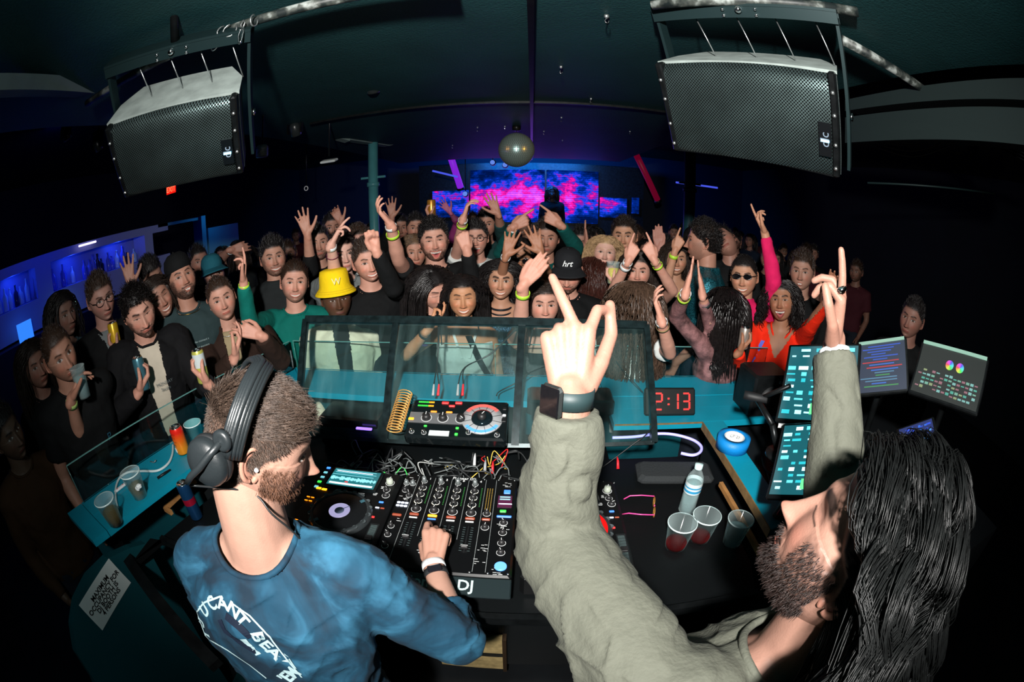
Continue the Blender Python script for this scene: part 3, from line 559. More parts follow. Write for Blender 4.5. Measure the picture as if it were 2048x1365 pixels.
# ================================================================ DJ GEAR
TOPZ = 1.225
def player(cx, cy, lab, red=False):
    t = empty('media_player', (cx, cy, DK), lab, 'media player'); h = TOPZ-DK; w_, d_ = .322, .450
    b = MB(); b.box((0, 0, h/2), (w_, d_, h), bev=.012); b.build('chassis', mat('player_black', (.005, .0055, .006), .35, spec=.3), t)
    jx, jy = .005, -.035
    b = MB(); b.lathe([(.112, h), (.112, h+.004), (.104, h+.014), (.098, h+.017), (.094, h+.014)], (jx, jy, 0), 56, cap=False); b.build('jog_rim', mat('jog_rim_grey', (.035, .042, .045), .3, .3), t)
    b = MB(); b.lathe([(.094, h+.013), (.060, h+.0155), (.0, h+.0155)], (jx, jy, 0), 56, cap=False); jp = b.build('jog_platter', mat('jog_black', (.008, .009, .01), .22), t)
    b = MB(); b.lathe([(.037, h+.0158), (.037, h+.0166), (.017, h+.0166), (.017, h+.0158)], (jx, jy, 0), 40, cap=False); b.build('jog_display', glow('jog_screen', (.55, .52, .85), .75 if not red else .2), jp)
    b = MB(); b.lathe([(.017, h+.0162), (.0, h+.0168)], (jx, jy, 0), 24, cap=False); b.box((jx+.012, jy+.012, h+.0175), (.045, .0022, .001), rotz(.7)); b.build('jog_cursor', mat('jog_cursor', (.25, .32, .5), .4), jp)
    for k in range(18):
        an = 2*PI*k/18; b = MB(); b.lathe([(.0095, h+.0125), (.007, h+.0105), (0, h+.0102)], (jx+math.cos(an)*.1035, jy+math.sin(an)*.1035, .0035), 12, cap=False); b.build('finger_dimple', mat('dimple_grey', (.07, .085, .09), .2), t)
    if red: b = MB(); b.lathe([(.094, h+.0142), (.094, h+.0150), (.062, h+.0162), (.062, h+.0156)], (jx, jy, 0), 56, cap=False); b.build('red_ring', mat('red_jog_light', (.3, .0, .0), .3, emit=(1, .01, .01), es=.9), jp)
    # screen
    sc_ = empty('touch_screen', (-.012, .150, h)); sc_.parent = t
    b = MB(); b.box((0, 0, .004), (.205, .118, .012), bev=.003); b.build('screen_bezel', GLB, sc_)
    b = MB(); b.box((0, 0, .0105), (.185, .098, .001)); b.build('screen_glass', glow('player_screen_dark', (.02, .24, .27), .8), sc_)
    rr = random.Random(5 if red else 4)
    for k in range(5):
        b = MB(); b.box((rr.uniform(-.01, .01), .042-k*.007, .0112), (.165-.02*(k % 2), .0035, .0006)); b.build('screen_line', (KC, KW, KC, glow('scr_teal', (.02, .35, .4), .9), KC)[k], sc_)
    for k in range(46):
        hh = rr.uniform(.006, .024); b = MB() if k == 0 else b; b.box((-.088+k*.0039, -.008, .0112), (.0028, hh, .0006))
    b.build('waveform', glow('waveform', (.3, .85, 1), 1.6), sc_)
    b = MB(); b.box((0, -.038, .0112), (.17, .010, .0006)); b.build('waveform_strip', glow('wave_pale', (.65, .9, .95), 1.8), sc_)
    b = MB(); b.box((-.02, -.026, .0113), (.012, .004, .0006)); b.build('cue_marker', KR, sc_)
    def btn(x, y, w2, h2, m, nm='lit_button', z=.0035):
        b = MB(); b.box((x, y, h+z/2), (w2, h2, z), bev=.0012); return b.build(nm, m, t)
    for i, m in enumerate((KB, KC, KC, KG, KC)): btn(-.142, .205-i*.030, .016, .011, m)
    btn(-.128, .078, .020, .011, KY); btn(-.104, .076, .020, .011, KY)
    for i in range(4): btn(-.146+.011*(i % 2)*1.6, .022-.020*(i//2), .013, .004, KO)
    for (x, y, m) in ((-.134, -.125, KO), (-.134, -.180, KG)):
        b = MB(); b.lathe([(.022, h), (.022, h+.004), (.0165, h+.005), (.0165, h)], (x, y, 0), 28, cap=False); b.build('cue_ring' if m is KO else 'play_ring', m, t)
        b = MB(); b.lathe([(.0162, h+.0035), (0, h+.0045)], (x, y, 0), 24, cap=False); b.build('cue_button' if m is KO else 'play_button', mat('button_metal', (.10, .11, .12), .3, .5), t)
    for k in range(8): btn(-.095+k*.0235, .207, .017, .006, mat('green_dim_print', (.02, .10, .04), .5, emit=(.02, .3, .08), es=.25), 'top_button', .0015)
    btn(.125, .050, .016, .008, KB); btn(.120, .020, .014, .006, KW); btn(.138, .020, .014, .006, DIMO); btn(.117, -.028, .016, .008, KR)
    knob(t, .125, .160, .013, .02, .3, mat('beige_knob', (.45, .5, .42), .35), z=h, name='browse_knob'); knob(t, .125, .118, .010, .012, -.5, z=h); knob(t, .130, .088, .011, .012, 1.2, z=h)
    # tempo slider
    tp_ = empty('tempo_slider', (.137, -.130, h)); tp_.parent = t
    b = MB(); b.box((0, 0, .0005), (.030, .145, .002)); b.build('slot_plate', mat('slot_black', (.012, .014, .015), .4), tp_)
    b = MB(); 
    for k in range(25): 
        if k != 11: b.box((0, -.062+k*.0052, .0018), (.022, .0013, .0008))
    b.build('scale_marks', mat('scale_grey', (.10, .15, .15), .4), tp_)
    b = MB(); b.box((0, .0, .006), (.022, .020, .010), bev=.002); b.box((0, 0, .0115), (.020, .0015, .001)); b.build('fader_cap', [DKN], tp_)
    for (x, y, w2, s) in ((.09, .095, .02, 3), (.04, .085, .03, 2), (.135, -.21, .03, 2), (-.05, .088, .03, 2), (.105, .135, .012, 3)):
        b = MB()
        for k in range(s): b.box((x, y-k*.005, h+.0004), (w2*random.uniform(.6, 1), .0016, .0008))
        b.build('printed_label', MARK, t)
    for k in range(2):
        b = MB(); b.box((jx+(.062, -.062)[k], jy+(.062, -.062)[k], h+.0163), (.016, .014, .0004), rotz(PI/4)); 
        o = b.build('platter_decal', mat('decal_teal', (.05, .14, .18), .3), jp)
    b = MB(); b.box((0, -d_/2-.001, h*.5), (.1, .002, .01)); b.build('front_slot', BLKM, t)
    return t
player(-.605, .970, 'black media player with white jog display beside the bearded DJ')
player(.148, .970, 'media player with a red glowing jog wheel behind the raised sleeve', True)
# ---- mixer
MX = empty('dj_mixer', (-.235, .972, DK), 'four-channel DJ mixer with a lit button row between the two players', 'mixer'); h = TOPZ-DK; mw, md = .400, .458
b = MB(); b.box((0, 0, h/2), (mw, md, h), bev=.006); b.build('chassis', mat('mixer_black', (.004, .0045, .005), .33, spec=.3), MX)
LX = [-.120, -.060, .000, .060]   # four channels
lines = MB()
for x in (-.148, -.088, -.028, .032, .092, .128): lines.box((x, 0 if x in (-.148, .092, .128) else .06, h+.0004), (.0014, .43 if x in (-.148, .092, .128) else .30, .0008))
lines.build('channel_divider_lines', mat('divider_silver', (.35, .38, .38), .35, .3), MX)
for i, x in enumerate(LX):
    v = text_obj(str(i+1), .013, Matrix.Translation((x+.014, .203, h+.0006)), MARK, MX, name='channel_number', bold=.0004)
    knob(MX, x-.004, .185, .0085, .022, .1*i, mat('grey_trim_knob', (.25, .28, .28), .3, .5), z=h)
    for k, y in enumerate((.148, .112, .076)): 
        knob(MX, x-.002, y, .0105, .016, (.0, .3, -.5)[k]+i*.2, z=h)
        b = MB(); vs = []; K = 14
        for r_ in (.0125, .0150):
            for q in range(K+1): an = math.radians(195+(330-195)*q/K); vs.append((x-.002+math.cos(an)*r_, y+math.sin(an)*r_, h+.0012))
        mesh_obj('knob_arc', vs, [(q, q+1, K+2+q, K+1+q) for q in range(K)], mat('knob_arc_white', (.8, .75, .6), .4, emit=(1, .85, .5), es=.25), MX)
    knob(MX, x, .034, .013, .017, .2*i, z=h, m=DKN, name='colour_knob')
    b = MB(); b.box((x, .056, h+.008), (.0035, .018, .014)); b.build('toggle', CHROME, MX)
    b = MB(); b.box((x, .006, h+.003), (.030, .010, .006), bev=.002); b.build('cue_button', KY if i == 1 else DIMO, MX)
    b = MB(); b.box((x, -.008, h+.0012), (.026, .005, .002)); b.build('cue_label', KB if i == 1 else MARK, MX)
    # channel fader
    fd = empty('channel_fader', (x, -.085, h)); fd.parent = MX
    b = MB(); b.box((0, 0, .0006), (.004, .115, .0012)); b.build('slot', BLK, fd)
    b = MB()
    for k in range(11): 
        for s in (-1, 1): b.box((s*.012, -.05+k*.01, .0006), (.008, .0008, .0008))
    b.build('scale_marks', mat('scale_grey', (.10, .15, .15), .4), fd)
    fy = (-.02, .03, .02, -.04)[i]; b = MB(); b.box((0, fy, .008), (.022, .012, .013), bev=.002); b.build('fader_cap', DKN, fd); b = MB(); b.box((0, fy, .0148), (.021, .0014, .0008)); b.build('fader_line', MARK, fd)
    b = MB()
    for k in range(13): b.box((x+.022, .165-k*.008, h+.0006), (.003, .003, .0012))
    b.build('level_leds', mat('led_strip_dim', (.02, .12, .03), .4, emit=(.1, .8, .1), es=.15), MX)
for j, xx in enumerate((.102, .110, .118)):
    b = MB()
    for k in range(20): b.box((xx, .165-k*.0066, h+.0006), (.0026, .0026, .0012))
    b.build('master_level_leds', glow('master_leds', (.75, .45, .05), .7), MX)
b = MB(); b.box((.110, .006, h+.003), (.026, .010, .006), bev=.002); b.build('cue_button', DIMO, MX)
b = MB(); b.box((-.175, .006-.012, h+.003), (.030, .010, .006), bev=.002); b.build('cue_button', DIMO, MX)
for x, y in ((-.185, .165), (-.162, .165), (-.180, .125), (-.160, .10), (-.18, -.06), (-.18, -.10), (-.175, -.15)): knob(MX, x, y, .0085, .016, random.uniform(-1, 1), mat('grey_trim_knob', (.25, .28, .28), .3, .5) if y > .16 else DKN, z=h)
for r_ in range(2):
    for k in range(3): b = MB(); b.box((-.185+k*.0135, .058-r_*.016, h+.002), (.0115, .009, .004), bev=.0015); b.build('effect_button', KW, MX)
for (x, y, w2, h2, m) in ((.168, .150, .022, .020, KB), (.163, .122, .036, .006, KC), (.163, .110, .036, .006, KC), (.165, .086, .044, .004, KW), (.160, .050, .020, .012, KG), (.165, .024, .046, .009, KB)):
    b = MB(); b.box((x, y, h+.002), (w2, h2, .004), bev=.0015); b.build('lit_button', m, MX)
b = MB(); b.lathe([(.017, h), (.017, h+.004), (.012, h+.005), (0, h+.005)], (.168, -.190, 0), 24); b.build('effect_pad', glow('pad_blue', (.12, .38, 1), 2.2), MX)
for x, y in ((.165, -.005), (.165, -.05), (.165, -.095), (.165, -.135), (.110, -.03), (.110, .035)): knob(MX, x, y, .010, .014, random.uniform(-1, 1), z=h)
b = MB(); b.box((.163, .099, h+.0015), (.046, .060, .001)); b.build('effect_display', mat('purple_tint_display', (.06, .015, .04), .2, emit=(.4, .02, .15), es=.10), MX)
prl = MB()
for k in range(60):
    x, y = random.choice(((-.175, .19), (.11, -.12), (.165, -.02), (.165, .19), (0, .2), (-.175, .08), (.11, -.17), (.16, -.21), (-.06, -.15), (-.175, -.03)))
    prl.box((x+random.uniform(-.015, .015), y+random.uniform(-.015, .015), h+.0004), (random.uniform(.004, .014), .0013, .0006))
prl.build('printed_text', MARK, MX)
for x in (-.19, -.155, .085, .135, .19):
    for y in (-.218, .218): b = MB(); b.lathe([(.003, h), (.003, h+.0015), (0, h+.002)], (x, y, 0), 8); b.build('screw', STEEL, MX)
text_obj('Pioneer DJ', .018, Matrix.Translation((.012, .216, h+.0008)), MARK, MX, bold=.0003)
fr_ = empty('front_lip', (0, -md/2-.035, h-.012)); fr_.parent = MX
b = MB(); b.box((0, .004, -.006), (mw, .062, .012), Matrix.Rotation(.25, 3, 'X'), bev=.003); b.build('lip_plate', mat('mixer_lip', (.012, .02, .022), .3), fr_)
text_obj('Pioneer DJ', .046, Matrix.Translation((.0, .003, .0015)) @ Matrix.Rotation(.25, 4, 'X'), mat('pale_print', (.45, .6, .6), .4), fr_, bold=.0008)
# ---- cables behind the gear
cr_ = random.Random(11)
kinds = [(CAB, 'black', .0035), (GRYC, 'grey', .0022), (mat('white_cable', (.6, .62, .6), .4), 'white', .0020), (mat('red_cable', (.7, .02, .02), .4), 'red', .0022), (mat('blue_cable', (.03, .2, .7), .4), 'blue', .0022), (mat('green_cable', (.05, .6, .1), .4), 'green', .0022), (mat('yellow_cable', (.7, .5, .08), .4), 'yellow', .002)]
for i in range(74):
    k = cr_.choice((0, 0, 0, 0, 1, 1, 1, 2, 3, 4, 5, 6) if i % 3 == 0 else (0, 0, 1, 1)); m, nm, r_ = kinds[k]; x = cr_.uniform(-.78, .32); y = cr_.uniform(1.22, 1.38); z = DK+.01; L_ = cr_.uniform(.08, .22)
    pts = [(x, y, z+cr_.uniform(0, .05))]
    for j in range(4): pts.append((pts[-1][0]+cr_.uniform(-.5, 1)*L_*.5*cr_.choice((-1, 1)), min(1.40, max(1.21, pts[-1][1]+cr_.uniform(-.06, .06))), z+cr_.uniform(.0, .08)))
    cable(nm+'_cable', pts, r_, m, nm+' cable in the tangle behind the players and mixer', 'cable', nm+' cables behind the gear')
for (x, y, m, lab) in ((985, 941, mat('red_plug', (.8, .02, .03), .45), 'red plug at the back of the mixer'), (970, 938, mat('grey_plug', (.35, .37, .38), .5), 'grey plug at the back of the mixer'), (949, 925, WHITE, 'white plug sticking out behind the mixer'), (1236, 932, mat('red_plug', (.8, .02, .03), .45), 'red plug in the cables beside the grey sleeve')):
    p = at_z(x, y, 1.20); b = MB(); b.tube([(0, -.008, -.01), (0, .012, .012), (0, .03, .02)], [.006, .005, .003], 8); o = b.build('audio_plug', m); o.location = p; tag(o, lab, 'plug')
# ================================================================ SMALL THINGS
def thin(name, tint, rough, fk, base=(.7, .85, .85), op=.05):
    m = bpy.data.materials.new(name); m.use_nodes = True; nt = m.node_tree; nt.nodes.clear(); N = nt.nodes; L = nt.links
    o_ = N.new('ShaderNodeOutputMaterial'); mx = N.new('ShaderNodeMixShader'); tr = N.new('ShaderNodeBsdfTransparent'); g = N.new('ShaderNodeBsdfPrincipled'); lw = N.new('ShaderNodeLayerWeight'); lw.inputs[0].default_value = .35
    g.inputs['Base Color'].default_value = (*base, 1); g.inputs['Roughness'].default_value = rough; tr.inputs[0].default_value = (*tint, 1)
    mr = N.new('ShaderNodeMapRange'); mr.inputs[3].default_value = op; mr.inputs[4].default_value = fk; L.new(lw.outputs['Facing'], mr.inputs[0]); L.new(mr.outputs[0], mx.inputs[0]); L.new(tr.outputs[0], mx.inputs[1]); L.new(g.outputs[0], mx.inputs[2]); L.new(mx.outputs[0], o_.inputs[0]); return m
PL = thin('clear_plastic', (.95, .98, .98), .08, .45)
WAT = thin('drink_clear', (.8, .92, .92), .03, .7, (.5, .7, .72), .12); RDK = thin('red_drink', (.5, .01, .02), .05, .8, (.6, .01, .015), .35); BEER = thin('amber_drink', (.8, .55, .2), .05, .8, (.6, .42, .12), .4)
def cup(px, py, z, r, hh, m_, fill, lab, m=PL, tilt=None):
    p = at_z(px, py, z); t = empty('cup', p, lab, 'cup'); r0 = r*.72
    b = MB(); b.lathe([(0, .0015), (r0, .0015), (r, hh), (r*1.05, hh+.001), (r*1.05, hh-.003), (r*1.0, hh-.003), (r0+.0, 0), (0, 0)], n=28); b.build('cup_wall', m, t)
    b = MB(); b.lathe([(r*1.055, hh-.002), (r*1.055, hh+.0015), (r*1.0, hh+.0015)], n=28, cap=False); b.build('rim', mat('rim_plastic', (.6, .75, .75), .15), t)
    if fill: rf = (r0+(r-r0)*fill)*.96; b = MB(); b.lathe([(0, .003), (r0*.95, .003), (rf, hh*fill), (0, hh*fill)], n=24); b.build('drink', m_, t)
    return t
cup(1350, 1093, DK, .048, .11, RDK, .22, 'clear plastic cup with red dregs nearest the water bottle'); cup(1398, 1078, DK, .048, .11, RDK, .18, 'clear plastic cup with red dregs between two other cups'); cup(1463, 1085, DK, .046, .11, WAT, .6, 'clear plastic cup half full of water by the wood trim')
def cup_at(p, lab, dm):
    t = empty('cup', tuple(p-Vector((0, 0, .06))), lab, 'cup'); r, hh, r0 = .038, .12, .028
    b = MB(); b.lathe([(0, 0), (r0, 0), (r, hh), (r*1.05, hh), (r*1.05, hh+.003), (r*.97, hh), (r0*.95, .003)], n=22, cap=False); b.build('cup_wall', PL, t)
    b = MB(); b.lathe([(0, .004), (r0*.93, .004), (r*.9, hh*.75), (0, hh*.75)], n=20); b.build('drink', dm, t); return t
MILK = thin('frosted_cup', (.6, .85, .85), .35, .85, (.25, .6, .62), .4)
cup(398, 888, LEDGE, .042, .10, None, 0, 'frosted pale plastic cup beside the orange can', MILK)
cup(281, 992, LEDGE, .046, .105, BEER, .45, 'plastic cup with ice and pale drink on the side ledge'); cup(232, 1045, LEDGE, .046, .10, BEER, .5, 'plastic cup with amber drink at the end of the side ledge')
p = at_z(278, 978, LEDGE+.055); b = MB()
for k in range(3): b.box((.008*k-.008, .006*(k % 2), .006*k), (.022, .02, .016), rotz(k*.7), bev=.004)
o = b.build('ice', mat('ice', (.75, .8, .8), .15)); o.location = p; tag(o, 'ice cubes in the pale drink on the side ledge', 'ice', kind='stuff')
def can(p, r, hh, m, lab, tilt=(0, 0, 0), top=CHROME, stripe=None, name='drink_can'):
    t = empty(name, p, lab, 'can', rot=tilt)
    b = MB(); b.lathe([(r*.78, .003), (r*.9, .0), (r, .008), (r, hh-.012), (r*.86, hh-.002)], n=24, cap=False); b.lathe([(0, .004), (r*.78, .003)], n=24, cap=False); b.build('can_body', m, t)
    b = MB(); b.lathe([(r*.86, hh-.003), (r*.86, hh), (r*.80, hh), (r*.78, hh-.004), (0, hh-.004)], n=24, cap=False); b.build('can_lid', top, t)
    b = MB(); b.lathe([(.005, hh-.003), (.009, hh-.003), (.009, hh-.001), (.005, hh-.001)], (0, r*.2, 0), 12, cap=False); b.build('pull_tab', STEEL, t)
    if stripe:
        b = MB(); b.lathe([(r*1.01, hh*stripe[0]), (r*1.01, hh*stripe[1])], n=24, cap=False); b.build('label_band', stripe[2], t)
    return t
orange = bpy.data.materials.new('orange_can_paint'); orange.use_nodes = True; nt = orange.node_tree; bs = nt.nodes['Principled BSDF']; bs.inputs['Roughness'].default_value = .28; bs.inputs['Metallic'].default_value = .3
tc = nt.nodes.new('ShaderNodeTexCoord'); sx = nt.nodes.new('ShaderNodeSeparateXYZ'); cr2 = nt.nodes.new('ShaderNodeValToRGB'); mr = nt.nodes.new('ShaderNodeMapRange'); mr.inputs[2].default_value = .12
nt.links.new(tc.outputs['Object'], sx.inputs[0]); nt.links.new(sx.outputs['Z'], mr.inputs[0]); nt.links.new(mr.outputs[0], cr2.inputs[0]); nt.links.new(cr2.outputs[0], bs.inputs['Base Color'])
cr2.color_ramp.elements[0].color = (.95, .30, .01, 1); cr2.color_ramp.elements[1].color = (.85, .02, .01, 1); cr2.color_ramp.elements[0].position = .25; cr2.color_ramp.elements[1].position = .85
p = at_z(368, 905, LEDGE); t = can(p, .032, .122, orange, 'orange and red drink can standing on the side ledge')
def wrap_text(s, size, r, z, ang, m, par, up=True):
    v, f = text_mesh(s, size, ext=.0002); vs = [((r+.0006)*math.sin(q[0]/r+ang), -(r+.0006)*math.cos(q[0]/r+ang), z+q[1]) for q in v]; return mesh_obj('printed_text', vs, f, m, par)
for k in range(4): wrap_text(('AMARO', 'SPRITZ', 'wine co', 'drink')[k], .014, .032, .098-k*.016, -.35, mat('can_ink', (.25, .03, .01), .5), t)
b = MB(); b.box((-.013, -.0305, .024), (.016, .003, .016), rotz(-.4)); b.build('label_square', mat('label_white', (.6, .75, .8), .4), t)
p = at_z(395, 1035, DK); t = can(p, .029, .168, mat('navy_can', srgb(25, 70, 115), .3, .6), 'slim dark blue energy drink can on the desk by the bearded DJ', (.0, 0, .3), stripe=(.45, .62, mat('can_crest', srgb(160, 20, 50), .35, .4)))
# vape, pen, strip, bits on the side ledge
p = at_z(241, 976, LEDGE+.006); b = MB(); b.box((0, 0, 0), (.016, .075, .010), rotz(-.15), bev=.003); o = b.build('vape_pen', WHITE); o.location = p; tag(o, 'small white vape lying on the side ledge', 'vape')
for s in (-1, 1): b = MB(); b.lathe([(.003, 0), (.003, .001), (0, .001)], (.002*s, s*.018, .005), 10); b.build('red_dot', mat('red_plug', (.8, .02, .03), .45), o)
a = at_z(315, 957, LEDGE+.005); c = at_z(341, 940, LEDGE+.005); b = MB(); b.tube([(0, 0, 0), (c-a)*.6, c-a], [.0055, .006, .004], 10); o = b.build('marker_pen', BLKM); o.location = a; tag(o, 'black marker pen lying on the edge of the side ledge', 'pen')
cable('white_tube', [at_z(x, y, LEDGE+.006) for x, y in ((346, 890), (345, 908), (336, 928), (315, 942), (285, 943), (258, 945), (240, 956), (232, 975), (232, 1000), (236, 1018))], .0055, mat('white_hose', (.55, .65, .65), .4), 'white flexible light tube curling along the side ledge', 'tube')
for x, y, lab in ((305, 925, 'small metal screw hook on the side ledge beside the tube'), (385, 843, 'small brass screw hook on the side ledge above the frosted cup')):
    p = at_z(x, y, LEDGE+.004); b = MB(); b.tube([(-.018, 0, 0), (.01, 0, 0), (.018, .004, .004), (.02, .01, .01)], .0028, 8); o = b.build('screw_hook', STEEL); o.location = p; tag(o, lab, 'hook')
# water bottle
p = at_z(1372, 1022, DK); t = empty('water_bottle', p, 'clear plastic water bottle with a blue and white label on the desk', 'bottle')
prof = [(0, .002), (.026, .0), (.031, .006)]
for k in range(9): prof += [(.0315, .012+k*.009), (.0295, .0165+k*.009)]
prof += [(.0315, .095), (.0315, .145), (.029, .16), (.018, .182), (.0125, .192), (.0125, .205)]
b = MB(); b.lathe(prof, n=28, cap=False); b.build('bottle_wall', PL, t)
b = MB(); b.lathe([(0, .005), (.028, .008), (.029, .13), (0, .13)], n=24); b.build('water', WAT, t)
b = MB(); b.lathe([(.0145, .195), (.0145, .212), (0, .213)], n=20, cap=False); b.build('bottle_cap', mat('pale_cap', (.55, .75, .75), .35), t)
b = MB(); b.lathe([(.0322, .098), (.0322, .143)], n=28, cap=False); b.build('bottle_label', mat('label_pale', (.62, .72, .74), .5), t)
b = MB(); b.lathe([(.0325, .104), (.0325, .114)], n=28, cap=False); b.lathe([(.0325, .122), (.0325, .128)], n=28, cap=False); b.build('label_stripe', mat('label_blue', (.03, .3, .55), .5), t)
# sunglasses
p = at_z(1308, 1022, DK+.01); t = empty('sunglasses', p, 'pink and amber sunglasses lying on the black desk', 'sunglasses', rot=(0, 0, 1.35)); t.scale = (.85,)*3
PK = mat('pink_acetate', (.95, .08, .35), .3); AM = mat('amber_acetate', (.35, .15, .03), .2)
for s in (-1, 1):
    b = MB(); b.tube([(s*.034+.026*math.cos(a_)*(1), .004, .022+.018*math.sin(a_)) for a_ in np.linspace(0, 2*PI, 17)[:-1]], .0025, 6, closed=True); b.build('lens_rim', AM, t)
    b = MB(); b.tube([(s*.062, .004, .030), (s*.064, .06, .028), (s*.058, .11, .024), (s*.05, .135, .008)], .0028, 6); b.build('temple_arm', PK, t)
    b = MB(); b.lathe([(0, 0), (.024, 0)], (s*.034, .004, .022), 20, R=Matrix.Rotation(PI/2, 3, 'X'), cap=False); b.build('lens', mat('dark_lens', (.02, .01, .015), .08), t)
b = MB(); b.tube([(-.01, .004, .026), (0, .003, .030), (.01, .004, .026)], .0025, 6); b.build('bridge', PK, t)
# earbud case / white bits near the sleeve, clip
p = at_z(1187, 952, TOPZ+.012); b = MB(); b.sphere((0, 0, 0), .014, 14, 10, (1.2, .8, .8)); o = b.build('earbud_case', WHITE); o.location = p; tag(o, 'small white earbud case on the right player beside the sleeve', 'earbud case')
# black pouch on the desk behind the bottle
p = at_z(1350, 960, DK); b = MB(); b.box((0, 0, .02), (.32, .13, .04), rotz(-.1), bev=.015); o = b.build('black_pouch', mat('black_fabric', (.02, .024, .026), .85, bump=.3, bscale=120)); o.location = (p.x, p.y+.02, DK); tag(o, 'flat black cloth pouch on the desk behind the water bottle', 'pouch')
# ================================================================ PEOPLE: library
def V3(*a): return np.array(a, dtype=float)
def fast_mesh(name, v, q, mats, parent=None, col=None, tri=None, smooth=True, midx=None):
    me = bpy.data.meshes.new(name); v = np.ascontiguousarray(v, dtype=np.float32); me.vertices.add(len(v)); me.vertices.foreach_set('co', v.ravel())
    q = np.asarray(q, dtype=np.int32).reshape(-1, 4) if q is not None and len(q) else np.zeros((0, 4), np.int32)
    t = np.asarray(tri, dtype=np.int32).reshape(-1, 3) if tri is not None and len(tri) else np.zeros((0, 3), np.int32)
    li = np.concatenate([q.ravel(), t.ravel()]); me.loops.add(len(li)); me.loops.foreach_set('vertex_index', li)
    n = len(q)+len(t); me.polygons.add(n); tot = np.concatenate([np.full(len(q), 4), np.full(len(t), 3)]); st = np.concatenate([[0], np.cumsum(tot)[:-1]]) if n else []
    me.polygons.foreach_set('loop_start', np.asarray(st, dtype=np.int32)); me.polygons.foreach_set('loop_total', tot.astype(np.int32))
    if smooth: me.polygons.foreach_set('use_smooth', np.ones(n, dtype=bool))
    for m in (mats if isinstance(mats, (list, tuple)) else [mats]): me.materials.append(m)
    if midx is not None: me.polygons.foreach_set('material_index', np.asarray(midx, dtype=np.int32))
    if col is not None:
        a = me.color_attributes.new('Col', 'FLOAT_COLOR', 'POINT'); c = np.ones((len(v), 4), np.float32); c[:, :3] = col; a.data.foreach_set('color', c.ravel())
    me.update(calc_edges=True); me.validate()
    o = bpy.data.objects.new(name, me); C.objects.link(o)
    if parent is not None: o.parent = parent; o.matrix_parent_inverse = parent.matrix_world.inverted()
    return o
def grid_faces(nr, nc, wrap=True, off=0):
    i = np.arange(nr-1)[:, None]; j = np.arange(nc if wrap else nc-1)[None, :]; a = i*nc+j; b = i*nc+(j+1) % nc
    return (np.stack([a, b, b+nc, a+nc], -1).reshape(-1, 4)+off)
def capsule(a, b, ra, rb, n=12):
    a = np.asarray(a, float); b = np.asarray(b, float); d = b-a; L = np.linalg.norm(d); d = d/L if L > 1e-9 else V3(0, 0, 1)
    u = np.cross(d, V3(1, 0, 0) if abs(d[0]) < .8 else V3(0, 1, 0)); u /= np.linalg.norm(u); w = np.cross(d, u); an = np.arange(n)*2*PI/n; ring = np.cos(an)[:, None]*u+np.sin(an)[:, None]*w
    rows = []
    for k in (-85, -60, -30, 0): t = math.radians(k); rows.append(a+d*ra*math.sin(t)+ring*ra*math.cos(t))
    for k in (0, 30, 60, 85): t = math.radians(k); rows.append(b+d*rb*math.sin(t)+ring*rb*math.cos(t))
    v = np.concatenate(rows); f = grid_faces(8, n); return v, f, [list(range(n))[::-1], list(range(7*n, 8*n))]
def cone(a, b, ra, rb, n=16):   # flat ended
    a = np.asarray(a, float); b = np.asarray(b, float); d = b-a; d /= np.linalg.norm(d)
    u = np.cross(d, V3(1, 0, 0) if abs(d[0]) < .8 else V3(0, 1, 0)); u /= np.linalg.norm(u); w = np.cross(d, u); an = np.arange(n)*2*PI/n; ring = np.cos(an)[:, None]*u+np.sin(an)[:, None]*w
    return np.concatenate([a+ring*ra, b+ring*rb]), grid_faces(2, n), [list(range(n))[::-1], list(range(n, 2*n))]
def loft(rings):
    n = len(rings[0]); return np.concatenate(rings), grid_faces(len(rings), n), [list(range(n))[::-1], list(range((len(rings)-1)*n, len(rings)*n))]
def ellipse_ring(c, X, Y, rx, ry, n=20, p=2.3):
    an = np.arange(n)*2*PI/n; ca, sa = np.cos(an), np.sin(an); e = 2/p
    return np.asarray(c)+(np.sign(ca)*np.abs(ca)**e*rx)[:, None]*X+(np.sign(sa)*np.abs(sa)**e*ry)[:, None]*Y
def remesh(pieces, voxel, smooth=3):
    v = []; f = []; off = 0
    for pv, pq, caps in pieces: v.append(pv); f += (pq+off).tolist()+[[i+off for i in c] for c in caps]; off += len(pv)
    me = bpy.data.meshes.new('tmp'); me.from_pydata(np.concatenate(v).tolist(), [], f); o = bpy.data.objects.new('tmp', me); C.objects.link(o)
    m = o.modifiers.new('r', 'REMESH'); m.mode = 'VOXEL'; m.voxel_size = voxel
    if smooth: s = o.modifiers.new('s', 'SMOOTH'); s.factor = .5; s.iterations = smooth
    ev = o.evaluated_get(bpy.context.evaluated_depsgraph_get()); r = ev.to_mesh()
    nv = len(r.vertices); V = np.empty(nv*3, np.float32); r.vertices.foreach_get('co', V); nl = len(r.loops); LI = np.empty(nl, np.int32); r.loops.foreach_get('vertex_index', LI)
    ev.to_mesh_clear(); bpy.data.objects.remove(o); bpy.data.meshes.remove(me); return V.reshape(-1, 3).astype(float), LI.reshape(-1, 4)
_WK = [(RNG.normal(size=3), RNG.uniform(0, 6.28)) for _ in range(10)]
def sines(p, k):
    s = 0
    for d, ph in _WK: d = d/np.linalg.norm(d); s = s+np.sin(p@d*k*(.6+.8*abs(math.sin(ph)))+ph+1.3*np.sin(p@d[[1, 2, 0]]*k*.5+ph))
    return s/4.5
